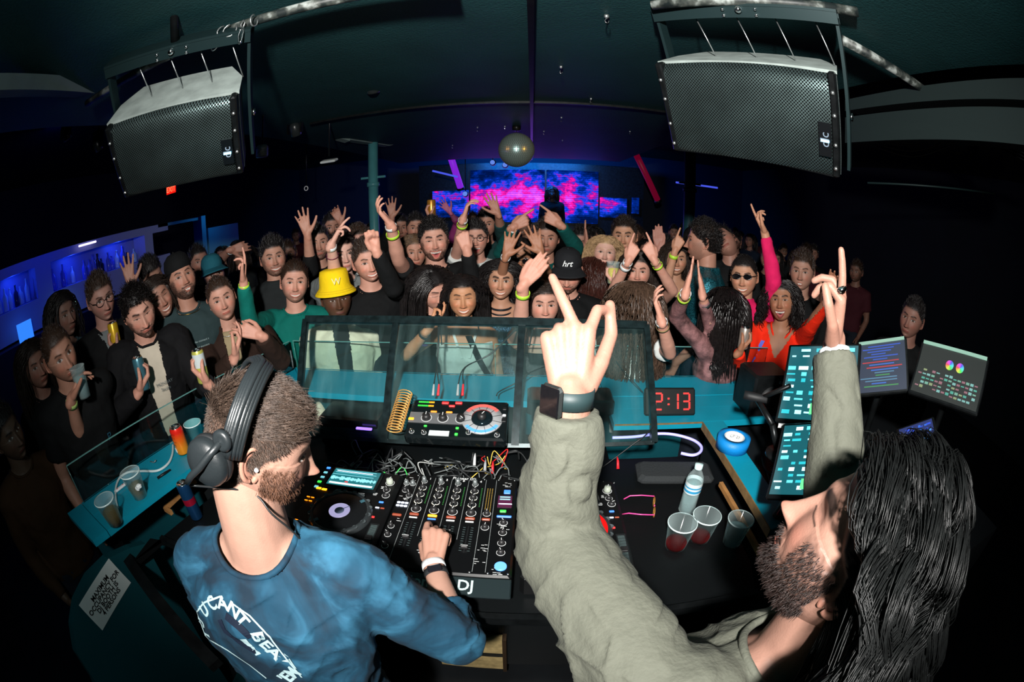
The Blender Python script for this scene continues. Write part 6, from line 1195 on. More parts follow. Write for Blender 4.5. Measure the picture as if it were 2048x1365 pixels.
PP('person', 'smiling dark-haired man just behind the teal sweater', (547, 524), 2.72, (6, 4, 4), (.40, .21, .15), dict(mouth='smile', smile=.6, hair_col=BLKH, beard=.7, beard_col=BLKH), dict(k='short', c=BLKH, L=.04), top=dict(m=f_chr, sleeve='long', neck='collar'))
PP('person', 'man with a hand stretched up above the crowd from a black sleeve', (636, 494), 2.95, (5, 2, 2), (.40, .21, .15), dict(mouth='closed', hair_col=BLKH, beard=.8, beard_col=BLKH), dict(k='short', c=BLKH, L=.03), arms=(dict(e=(622, 540), w=(615, 470), t=(598, 404), pose='open', palm='cam'), None), top=dict(m=f_blk, sleeve='mid'))
PP('person', 'young man with a pale bare arm raised and fingers spread sideways', (686, 516), 2.6, (10, 0, 4), SK['pale'], dict(mouth='closed', hair_col=DKB), dict(k='short', c=DKB, L=.04, curl=.5), arms=(dict(e=(672, 560), w=(662, 490), t=(690, 437), pose='three', palm='left'), None), top=dict(m=f_gry, sleeve='short'), extras=[band(0, WB), band(0, (.15, .02, .06), off=.055, w=.003, name='bracelet')])
PP('person', 'smiling man in black raising a fist across his face', (736, 532), 2.38, (10, 0, 8), SK['fair'], dict(mouth='smile', smile=.8, hair_col=BRN, beard=.3), dict(k='short', c=BRN, L=.03), arms=(None, dict(e=(786, 575), w=(752, 502), t=(742, 464), pose='fist', palm='cam')), top=dict(m=f_blk, sleeve='long'))
PP('person', 'fair man in a grey tee behind the raised fist', (718, 492), 2.9, (8, -4, 2), (.42, .20, .15), dict(mouth='closed', hair_col=BRN), dict(k='short', c=BRN, L=.02), top=dict(m=fabric('pale grey', (.34, .37, .36)), sleeve='short'))
PP('person', 'light-haired woman peeking out beside the tall laughing man', (829, 512), 2.8, (8, 0, 0), SK['dim'], dict(mouth='closed', hair_col=(.12, .07, .04)), dict(k='long', c=(.10, .06, .035), L=.3, n=1200), female=True, top=dict(m=f_chr, sleeve='short'))
PP('person', 'man holding a golden can high above the crowd', (832, 462), 3.6, (4, 0, 0), SK['dim'], dict(mouth='closed', hair_col=BLKH), dict(k='short', c=BLKH, L=.03, n=700), arms=(None, dict(e=(872, 470), w=(862, 442), t=(850, 414), pose='hold', palm='left')), top=dict(m=f_blk, sleeve='long'), extras=[held(1, can_maker(GC, 'golden can held high above the crowd', .033, .16))])
PP('person', 'raver in pink light with a bent arm up', (925, 462), 4.4, (0, 0, 0), (.45, .12, .25), dict(mouth='closed', hair_col=BLKH), dict(k='short', c=BLKH, L=.03, n=500), female=True, arms=(dict(e=(916, 447), w=(900, 425), t=(880, 400), pose='open', palm='cam'), None), top=dict(m=fabric('magenta dim', (.25, .03, .14)), sleeve='mid'))  # pink light is put into the skin and top colours
PP('person', 'man with wavy hair behind the glasses man, one hand open against the screen', (972, 455), 3.5, (-4, 0, 0), SK['dim'], dict(mouth='closed', hair_col=BLKH), dict(k='short', c=BLKH, L=.04, curl=.5, n=900), arms=(None, dict(e=(1002, 462), w=(996, 428), t=(983, 400), pose='open', palm='cam')), top=dict(m=fabric('dark stripes', srgb(30, 60, 60)), sleeve='mid'))
PP('person', 'clubber with five fingers spread by the teal pillar', (800, 462), 3.9, (4, 0, 0), (.34, .17, .12), dict(mouth='closed', hair_col=BLKH), dict(k='short', c=BLKH, L=.03, n=500), arms=(dict(e=(780, 462), w=(784, 435), t=(782, 405), pose='open', palm='cam'), None), top=dict(m=f_blk, sleeve='mid'))
PP('person', 'man whose spread hand rises behind the pale bare arm', (664, 462), 3.6, (8, 0, 0), (.36, .18, .13), dict(mouth='closed', hair_col=BLKH, beard=.7), dict(k='short', c=BLKH, L=.03, n=500), arms=(dict(e=(684, 478), w=(682, 446), t=(665, 412), pose='claw', palm='cam'), None), top=dict(m=f_blk, sleeve='mid'))
PP('person', 'dim clubber with one hand up beside the blonde woman', (1160, 492), 3.4, (0, 0, 0), (.36, .18, .13), dict(mouth='closed', hair_col=BLKH), dict(k='short', c=BLKH, L=.04, n=600), arms=(None, dict(e=(1182, 520), w=(1172, 490), t=(1170, 456), pose='flat', palm='left')), top=dict(m=f_blk, sleeve='mid'))
PP('person', 'dim clubber with a flat palm up between the overhead fingers and the pointing hand', (1330, 512), 3.3, (0, 0, 0), (.36, .17, .13), dict(mouth='closed', hair_col=BLKH), dict(k='short', c=BLKH, L=.03, n=600), arms=(dict(e=(1318, 530), w=(1317, 500), t=(1315, 462), pose='flat', palm='cam'), None), top=dict(m=f_blk, sleeve='mid'))
PP('person', 'curly-haired person tilting the head back behind the pink sleeve', (1448, 492), 3.0, (0, 30, 40), (.30, .15, .11), dict(mouth='closed', hair_col=BLKH), dict(k='short', c=BLKH, L=.05, curl=.6, n=900), top=dict(m=f_blk, sleeve='short'))
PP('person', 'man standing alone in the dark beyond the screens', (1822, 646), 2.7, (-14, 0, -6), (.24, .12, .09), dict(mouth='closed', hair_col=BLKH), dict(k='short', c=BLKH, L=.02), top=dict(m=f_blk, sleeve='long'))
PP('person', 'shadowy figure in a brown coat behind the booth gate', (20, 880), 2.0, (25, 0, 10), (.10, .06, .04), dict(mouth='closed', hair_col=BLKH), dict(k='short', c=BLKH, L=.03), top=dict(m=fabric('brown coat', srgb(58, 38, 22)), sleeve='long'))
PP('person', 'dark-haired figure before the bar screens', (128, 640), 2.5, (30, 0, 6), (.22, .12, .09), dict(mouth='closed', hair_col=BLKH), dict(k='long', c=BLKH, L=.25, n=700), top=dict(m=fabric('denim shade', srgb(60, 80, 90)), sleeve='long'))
PP('person', 'man beside the bar doorway pressing his arm over his head', (398, 530), 3.4, (16, 0, 4), (.30, .15, .11), dict(mouth='closed', hair_col=BLKH), dict(k='short', c=BLKH, L=.03, n=600), arms=(None, dict(e=(440, 520), w=(462, 500), t=(500, 490), pose='relax', palm='away')), top=dict(m=f_blk, sleeve='short'), extras=[band(1, WB)])
# the stage performer in silhouette
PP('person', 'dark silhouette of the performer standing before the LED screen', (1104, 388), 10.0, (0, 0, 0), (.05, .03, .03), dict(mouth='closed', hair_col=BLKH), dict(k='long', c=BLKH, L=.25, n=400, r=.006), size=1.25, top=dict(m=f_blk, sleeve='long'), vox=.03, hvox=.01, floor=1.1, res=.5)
# ---- the packed rear of the floor: a few people copied over and over
protos = []
rr_ = random.Random(21)
for k in range(8):
    fem = k % 3 == 1; hc = (BLKH, DKB, BRN, BLKH)[k % 4]; tp = (f_blk, f_chr, f_blk, f_gry, fabric('navy', (.012, .02, .04)), f_blk, fabric('maroon', (.05, .01, .015)), f_chr)[k]
    up = k in (2, 5, 7); I = PP('person', 'clubber in dark clothes packed in the dim rear of the dance floor', (1063, 470), 5, (0, 0, 0), ((.36, .18, .13), (.30, .16, .11), (.20, .10, .07), (.38, .2, .15))[k % 4], dict(mouth=('closed', 'smile', 'closed', 'o')[k % 4], hair_col=hc, smile=.5, beard=.7 if k in (0, 6) else 0), dict(k='long' if fem else 'short', c=hc, L=.3 if fem else .035, n=420, r=.003), female=fem, abs_yaw=180, size=1.0, arms=(None, None) if not up else (dict(E=(.0, .0, 0), W=(0, 0, 0)), None) if False else (None, None), top=dict(m=tp, sleeve='long' if k % 2 else 'short'), vox=.02, hvox=.008, res=.55, group='clubbers packed at the rear of the dance floor')
    protos.append(I['t'])
def copy_person(src, loc, rz, s):
    r = src.copy(); C.objects.link(r); r.location = loc; r.rotation_euler = (0, 0, rz); r.scale = (s, s, s)
    for ch in list(src.children): c = ch.copy(); C.objects.link(c); c.parent = r; c.matrix_parent_inverse = ch.matrix_parent_inverse.copy()
    return r
spots = []
for row, y in enumerate((3.7, 4.3, 4.9, 5.6, 6.3, 7.1, 7.9)):
    x = -3.9-.15*row+rr_.uniform(0, .3)
    while x < 3.7+.15*row:
        if not (abs(x-(-2.3)) < .35 and abs(y-5.6) < .4) and not (abs(x-2.35) < .4 and abs(y-6.2) < .4) and rr_.random() < (.80 if row < 5 else .65): spots.append((x, y+rr_.uniform(-.18, .18)))
        x += rr_.uniform(.52, .85)
spots = [s for s in spots if not any(math.hypot(o.location.x-s[0], o.location.y-s[1]) < .42 for o in C.objects if o.parent is None and o.name.startswith('person') and o not in protos)]
for i, (x, y) in enumerate(spots):
    src = protos[i % 8]; s = rr_.uniform(.93, 1.03)
    if i < 8: src.location = (x, y, 0); src.rotation_euler = (0, 0, math.atan2(x, y)*-1+rr_.uniform(-.5, .5))
    else: copy_person(src, (x, y, 0), -math.atan2(x, y)+rr_.uniform(-.5, .5), s)
# ================================================================ THE TWO DJS
def beard_strands(I, n, L, col, r=.0006, seed=3, droop=.6, fn=None):
    p = I['hp']; x, y, z = p.T; pa = np.abs(np.arctan2(x, y)); bm = np.maximum(sm(-z, .052, .075)*sm(-pa, -2.0, -1.5), sm(pa, .66, .9)*sm(-pa, -1.62, -1.45)*sm(-z, -.005, .018)); bm = np.maximum(bm, (y > 0)*G(z+.0575, .0045)*(np.abs(x) < .032)); lip = (y > .04)*(np.abs(x) < .024)*(np.abs(z+.071) < .0085); bm = bm*(1-lip)
    rng = np.random.default_rng(seed); ok = np.where(bm > .45)[0]; dens = 1/(1+2.2*np.clip(p[ok, 1]/.09, 0, 1)); dens /= dens.sum(); ix = rng.choice(ok, n, p=dens); R0 = p[ix]+rng.normal(0, .0008, (n, 3)); N = nrm(R0*np.array((160, 120, 60))); D_ = nrm(N*.55+np.array((0, .1, -droop))+rng.normal(0, .32, (n, 3))); q = R0; P = [R0-N*.002]; LL = L*rng.uniform(.5, 1.1, (n, 1))*(.55+.45*sm(-R0[:, 2:3], .03, .09))
    for k in range(3): D_ = nrm(D_+np.array((0, 0, -.25))+rng.normal(0, .18, (n, 3))); q = q+D_*LL/3; P.append(q)
    v, f = strands(np.stack(P, 1), np.linspace(1, .4, 4)*r); fast_mesh('beard', I['toW'](v), f, hair_mat(col, .5), I['t'])
# --- the bearded DJ in blue with headphones
tie = bpy.data.materials.new('blue_tie_dye'); tie.use_nodes = True; nt = tie.node_tree; N = nt.nodes; L = nt.links; bs = N['Principled BSDF']; bs.inputs['Roughness'].default_value = .85
tc = N.new('ShaderNodeTexCoord'); w1 = N.new('ShaderNodeTexNoise'); w1.inputs['Scale'].default_value = 5.5; w1.inputs['Detail'].default_value = 4; w1.inputs['Distortion'].default_value = 1.6; L.new(tc.outputs['Object'], w1.inputs['Vector']); cr_1 = N.new('ShaderNodeValToRGB'); L.new(w1.outputs['Fac'], cr_1.inputs[0]); L.new(cr_1.outputs[0], bs.inputs['Base Color'])
e = cr_1.color_ramp.elements; e[0].position = .36; e[0].color = (*srgb(5, 36, 54), 1); e[1].position = .74; e[1].color = (*srgb(52, 116, 148), 1); q = e.new(.52); q.color = (*srgb(5, 60, 84), 1)
nb = N.new('ShaderNodeTexNoise'); nb.inputs['Scale'].default_value = 14; nb.inputs['Detail'].default_value = 3; bp = N.new('ShaderNodeBump'); bp.inputs['Strength'].default_value = .45; bp.inputs['Distance'].default_value = .012; L.new(tc.outputs['Object'], nb.inputs['Vector']); L.new(nb.outputs['Fac'], bp.inputs['Height']); L.new(bp.outputs[0], bs.inputs['Normal'])
D1 = PP('person', 'bearded DJ in a blue tie-dye sweatshirt and headphones bent over the mixer', (522, 882), .78, (-58, -24, 0), (.38, .215, .16), dict(mouth='closed', beard=.75, beard_col=(.09, .045, .028), hair_col=(.07, .045, .032), fade=True, hair_vol=.004, nose=1.1, eyes=.3, hairline=.064), None, abs_yaw=0, body_yaw=14, shoulder_drop=.02, neck_k=1.22, neck_off=(-.035, -.085, -.205), size=1.05, lean=(.0, -.16), res=2.0, vox=.0065, hvox=.0032, floor=BOOTHZ,
    arms=(dict(E=(-.150, .515, 1.235), W=(-.237, .722, 1.285), t=(872, 1060), td=.03, pose='press', palm=(0.1, .15, -1), up=False), dict(E=(-.80, .42, 1.28), W=(-.68, .64, 1.24), t=(560, 1130), td=.05, pose='relax', palm=(0, 0, -1), up=False)),
    top=dict(m=tie, sleeve=('mid', 'mid'), fit=.024, vox=.007, wrinkle=.006, fold=1.0, neck='crew'), top_name='sweatshirt')
hm1 = hair_mat((.065, .043, .032), .45); hr = np.random.default_rng(5)
v, f = hair_short(D1['hp'], 19000, .008, (0, .15, -.2), .00045, .30, .060, 0, 0, hr, .35); v2, f2 = hair_short(D1['hp'][D1['hp'][:, 2] > .045], 11000, .026, (.1, .6, .15), .0006, .40, .060, 0, 0, hr, .28)
fast_mesh('hair', D1['toW'](np.concatenate([v, v2])), np.concatenate([f, f2+len(v)]), hm1, D1['t'])
beard_strands(D1, 6000, .011, (.13, .060, .034), .00042)
# headphones: one cup behind the ear, band over the crown
def lm(I, b, name, m, parent=None):
    v = I['toW'](np.array(b.v)); o = mesh_obj(name, v, b.f, m, None, b.m, None, b.s); p = parent or I['t']; o.parent = p; o.matrix_parent_inverse = p.matrix_world.inverted(); return o
hp_ = empty('headphones', D1['t'].location, 'black DJ headphones worn behind the ear of the bearded DJ', 'headphones'); bpy.context.view_layer.update()
HPM = mat('headphone_plastic', (.014, .018, .020), .38, bump=.05, bscale=200); HPR = mat('headphone_rubber', (.008, .009, .010), .6)
cc = Vector((.082, -.086, -.008)); nrmv = Vector((.88, -.47, -.02)).normalized(); ax = Matrix(frame3(nrmv.orthogonal().normalized(), nrmv.cross(nrmv.orthogonal().normalized()), nrmv))
b = MB(); b.lathe([(.030, -.012), (.040, -.012), (.043, -.004), (.042, .006), (.030, .008)], tuple(cc), 32, R=ax, cap=True); lm(D1, b, 'ear_pad', HPR, hp_)
b = MB(); b.lathe([(.041, .004), (.041, .016), (.036, .024), (.020, .028), (0, .029)], tuple(cc), 36, R=ax, cap=False); lm(D1, b, 'ear_cup', HPM, hp_)
bandp = []
for k in range(25): a_ = math.radians(-8+196*k/24); bandp.append(Vector((.100*math.cos(a_), -.030-.022*abs(math.cos(a_))+.01*math.sin(a_), .030+.108*math.sin(a_))))
b = MB()
for dx in (-.0145, -.0105, -.006, 0, .006, .0105, .0145): b.tube([p*(1+.05*(1-abs(dx)/.0145))+Vector((0, dx, 0)) for p in bandp], .0055, 8)
lm(D1, b, 'headband', HPM, hp_)
b = MB(); piv = cc+Vector((.022, .018, .052)); b.lathe([(0, -.006), (.017, -.006), (.018, .004), (.012, .008), (.007, .006), (0, .009)], tuple(piv), 24, R=ax, cap=False); lm(D1, b, 'pivot', HPM, hp_)
b = MB(); b.tube([piv, piv+(cc-piv)*.5+nrmv*.022, cc+nrmv*.034, cc+nrmv*.030+Vector((0, -.018, -.024)), cc+nrmv*.02+Vector((0, -.030, -.044))], [.006, .0065, .0065, .006, .0055], 8); lm(D1, b, 'fork_arm', HPM, hp_)
cc2 = Vector((-.090, -.058, -.010)); n2 = Vector((-.93, -.36, 0)).normalized(); ax2 = frame3(n2.orthogonal().normalized(), n2.cross(n2.orthogonal().normalized()), n2); b = MB(); b.lathe([(.030, -.012), (.042, -.01), (.041, .016), (.030, .026), (0, .028)], tuple(cc2), 28, R=ax2); lm(D1, b, 'ear_cup', HPM, hp_)
tW = lambda q: Vector(D1['toW'](np.array([q]))[0])
a0 = tW(cc+nrmv*.01+Vector((0, -.030, -.055))); pts = [a0, Vector(at(500, 985, .80)), Vector(at(545, 1030, .80)), Vector(at(590, 1068, .83)), Vector(at(640, 1120, .92)), Vector(at(700, 1150, 1.02))]
o = cable('headphone_cable', pts, .0022, CAB); o.parent = hp_; o.matrix_parent_inverse = hp_.matrix_world.inverted()
# ear plug
b = MB(); b.sphere((.082, -.006, -.010), .0045, 10, 8); o = lm(D1, b, 'earplug', WHITE)
# wristbands and watch
def cuff(I, i, off, w_, m, name, gap=.003):
    E_, W_, T, r, S0 = I['wr'][i]; d_ = nrm(W_-E_); c_ = W_-d_*off; b = MB(); x = Vector(d_).orthogonal().normalized(); y = Vector(d_).cross(x); R = frame3(x, y, Vector(d_)); rr = r*(1+off*1.2)+gap
    b.lathe([(rr, -w_), (rr+.0015, -w_), (rr+.0015, w_), (rr, w_), (rr, -w_)], tuple(c_), 30, R=R, cap=False); o = b.build(name, m); o.parent = I['t']; o.matrix_parent_inverse = I['t'].matrix_world.inverted(); return c_, d_, rr
cuff(D1, 0, .004, .009, mat('white_paper_band', (.72, .74, .75), .5), 'paper_wristband'); c_, d_, rr = cuff(D1, 0, .030, .009, mat('tracker_strap', (.02, .022, .024), .5), 'tracker_strap')
up_ = nrm(np.array(CAM)-c_); up_ = nrm(up_-d_*(up_@d_)); sx_ = np.cross(d_, up_); b = MB(); b.box((0, 0, 0), (.036, .020, .009), bev=.003); o = b.build('tracker_face', mat('tracker_glass', (.01, .01, .014), .08)); o.matrix_world = mat4(frame3(Vector(sx_), Vector(d_), Vector(up_)), c_+up_*(rr+.003)); o.parent = D1['t']; o.matrix_parent_inverse = D1['t'].matrix_world.inverted()
c_, d_, rr = D1['wr'][0][1]-d_*.004, d_, rr-.002
for k, s in enumerate(('24', '▮▮')[:1]): 
    v, f = text_mesh(s, .012, ext=.0002); o = mesh_obj('band_print', v, f, mat('black_ink', (.01, .01, .01), .6)); o.matrix_world = mat4(frame3(Vector(sx_), Vector(-d_) if False else Vector(d_), Vector(up_)), c_+up_*(rr+.0008)-sx_*.006); o.parent = D1['t']; o.matrix_parent_inverse = D1['t'].matrix_world.inverted()
# back print on the sweatshirt, laid on the cloth
from mathutils.bvhtree import BVHTree
shirt = [c for c in D1['t'].children if c.name.startswith('sweatshirt')][0]
def bvh_of(o):
    me = o.data; M = o.matrix_world; return BVHTree.FromPolygons([M @ v.co for v in me.vertices], [tuple(p.vertices) for p in me.polygons])
bpy.context.view_layer.update(); BV = bvh_of(shirt)
PRM = mat('shirt_print_pale_blue', srgb(180, 210, 215), .7); PRD = mat('shirt_print_navy', srgb(6, 24, 46), .8)
def onto(px, py, px2, py2, s, size, m, name):
    """letter s whose baseline runs through the two sight lines, laid on the cloth"""
    h0 = BV.ray_cast(CAM, ray(px, py)); h1 = BV.ray_cast(CAM, ray(px2, py2))
    if h0[0] is None or h1[0] is None: return
    n = h0[1]; n = -n if n.dot(CAM-h0[0]) < 0 else n; x = (h1[0]-h0[0]); x = (x-n*x.dot(n)).normalized(); y = n.cross(x)
    v, f = text_mesh(s, size, ext=.0003, bold=.0012); Mx_ = mat4(frame3(x, y, n), h0[0]+n*.0035); vs = []
    for q in v:
        w_ = Mx_ @ Vector(q); hh = BV.ray_cast(w_+n*.03, -n); vs.append(tuple(hh[0]+n*(.0018+q[2])) if hh[0] is not None and (hh[0]-w_).length < .03 else tuple(w_))
    o = mesh_obj(name, vs, f, m); o.parent = shirt; o.matrix_parent_inverse = shirt.matrix_world.inverted()
for s, a, c in (('Y', (412, 1268), (408, 1250)), ('O', (402, 1245), (404, 1225)), ('U', (410, 1222), (420, 1205)), ('C', (425, 1208), (438, 1200)), ('A', (445, 1208), (462, 1212)), ("N", (468, 1222), (480, 1234)), ("'T", (482, 1238), (492, 1250)), ('B', (515, 1275), (528, 1288)), ('E', (532, 1290), (545, 1302)), ('A', (548, 1306), (560, 1318)), ('T', (566, 1322), (576, 1336)), ("'EM", (580, 1350), (594, 1340))): onto(*a, *c, s, .040, PRM, 'print_letter')
def ribbon_on(pts, w_, m, name):
    vs = []; hs = []
    for k in range(len(pts)-1):
        for u in range(6): x = pts[k][0]+(pts[k+1][0]-pts[k][0])*u/6; y = pts[k][1]+(pts[k+1][1]-pts[k][1])*u/6; hs.append(BV.ray_cast(CAM, ray(x, y)))
    hs = [h for h in hs if h[0] is not None]
    if len(hs) < 3: return
    for i, h in enumerate(hs):
        n = h[1] if h[1].dot(CAM-h[0]) > 0 else -h[1]; t_ = (hs[min(i+1, len(hs)-1)][0]-hs[max(i-1, 0)][0]).normalized(); s_ = n.cross(t_)
        for sg in (-1, 1): vs.append(tuple(h[0]+s_*sg*w_+n*.0022))
    o = mesh_obj(name, vs, [(2*i, 2*i+1, 2*i+3, 2*i+2) for i in range(len(hs)-1)], m); o.parent = shirt; o.matrix_parent_inverse = shirt.matrix_world.inverted()
ribbon_on([(442, 1194), (410, 1205), (392, 1228), (396, 1255), (420, 1280), (455, 1300), (500, 1330), (540, 1362)], .002, PRM, 'print_outline'); ribbon_on([(462, 1205), (500, 1232), (540, 1275), (575, 1320), (610, 1362)], .002, PRM, 'print_outline')
ribbon_on([(440, 1240), (450, 1262), (480, 1285), (520, 1310)], .007, PRD, 'print_patch'); ribbon_on([(452, 1232), (480, 1255), (505, 1280)], .009, PRD, 'print_patch'); ribbon_on([(486, 1278), (505, 1296), (520, 1312)], .008, PRM, 'print_patch')
# --- the long-haired DJ with both arms up
olive = mat('olive_grey_jersey', srgb(78, 80, 70), .85, bump=.22, bscale=120, var=.05, vscale=60)
D2 = PP('person', 'dark long-haired DJ in a grey-olive sweatshirt leaning back, both arms raised', (1712, 1100), .54, (30, 26, 8), (.25, .135, .10), dict(mouth='closed', beard=.9, beard_col=(.03, .016, .013), hair_col=(.012, .009, .008), eyes=.1, nose=1.0, brow=1.6, lips=1.1, hair_vol=.012), None, abs_yaw=8, body_yaw=-2, neck_off=(-.035, -.035, -.185), size=1.05, lean=(.03, .02), res=2.0, vox=.0065, hvox=.0032, floor=BOOTHZ,
    arms=(dict(E=tuple(at(1668, 965, .82)), W=tuple(at(1668, 695, .86)), t=(1690, 510), td=-.03, pose='pointmid', palm='right', thick=.98), dict(E=tuple(at(1112, 1075, .72)), W=tuple(at(1140, 800, .605)), t=(1133, 600), td=.02, pose='djok', palm='away', thick=1.12, hs=1.04)),
    top=dict(m=olive, sleeve=('long', 'long'), fit=.020, vox=.006, wrinkle=.007, fold=1.2, neck='crew'), top_name='sweatshirt')
h2 = np.random.default_rng(8); hm2 = hair_mat((.0035, .004, .004), .42, .28); gd = tuple(np.array(D2['Rh']).T@V3(.12, -.55, -.83))
v, f = hair_long(D2['hp'], 9000, .38, .0, .0010, .030, 95, .058, 28, rng=h2, tight=1.06, gdir=gd, back=True, clump=120, behind=True); vv, ff = hair_long(D2['hp'], 5500, .36, .03, .0009, .036, 100, .060, 28, rng=h2, tight=1.12, gdir=tuple(np.array(D2['Rh']).T@V3(-.42, -.40, -.80)), back=True, clump=110, behind=True)
v3, f3 = hair_long(D2['hp'], 5000, .46, .02, .0009, .040, 70, .060, 28, rng=h2, tight=1.14, gdir=tuple(np.array(D2['Rh']).T@V3(-.80, -.30, -.52)), back=True, clump=100, behind=True); vv = np.concatenate([vv, v3]); ff = np.concatenate([ff, f3+len(vv)-len(v3)])
fast_mesh('hair', D2['toW'](np.concatenate([v, vv])), np.concatenate([f, ff+len(v)]), hm2, D2['t'])
beard_strands(D2, 6000, .012, (.022, .012, .010), .00045, 4, .5)
chain(STEEL, .002, .05, 1.35, 'silver_chain', -.005)(D2); cuff(D2, 0, .012, .006, mat('white_cuff', (.7, .72, .72), .6), 'shirt_cuff', .006)
# ring on the raised right hand
E_, W_, T, r, S0 = D2['wr'][0]; q0 = Vector(T((.030, .105, .0))); q1 = Vector(T((.030, .113, .004))); b = MB(); dv = (q1-q0).normalized(); x = dv.orthogonal().normalized(); b.lathe([(.0098, -.004), (.0115, -.004), (.0115, .004), (.0098, .004), (.0098, -.004)], tuple(q0+(q1-q0)*.5), 24, R=frame3(x, dv.cross(x), dv), cap=False); o = b.build('silver_ring', CHROME); o.parent = D2['t']; o.matrix_parent_inverse = D2['t'].matrix_world.inverted()
# smart watch on the left wrist
c_, d_, rr = cuff(D2, 1, -.006, .013, mat('watch_strap_green', srgb(28, 46, 48), .55), 'watch_strap', .003)
lf_ = np.array(at(1095, 803, .60))-c_; lf_ = nrm(nrm(lf_)*.75+nrm(np.array(CAM)-c_)*.7); lf_ = nrm(lf_-d_*(lf_@d_)); sx_ = np.cross(d_, lf_); wt = empty('smartwatch', c_+lf_*(rr+.004)); wt.matrix_world = mat4(frame3(Vector(sx_), Vector(d_), Vector(lf_)), c_+lf_*(rr+.004)); bpy.context.view_layer.update(); wt.parent = D2['t']; wt.matrix_parent_inverse = D2['t'].matrix_world.inverted()
b = MB(); b.box((0, 0, 0), (.038, .045, .011), bev=.006); b.build('watch_case', mat('watch_case', (.06, .07, .07), .25, .8), wt); b = MB(); b.box((0, 0, .0058), (.034, .041, .003), bev=.0012); b.build('watch_glass', mat('watch_glass', (.004, .004, .005), .05), wt)
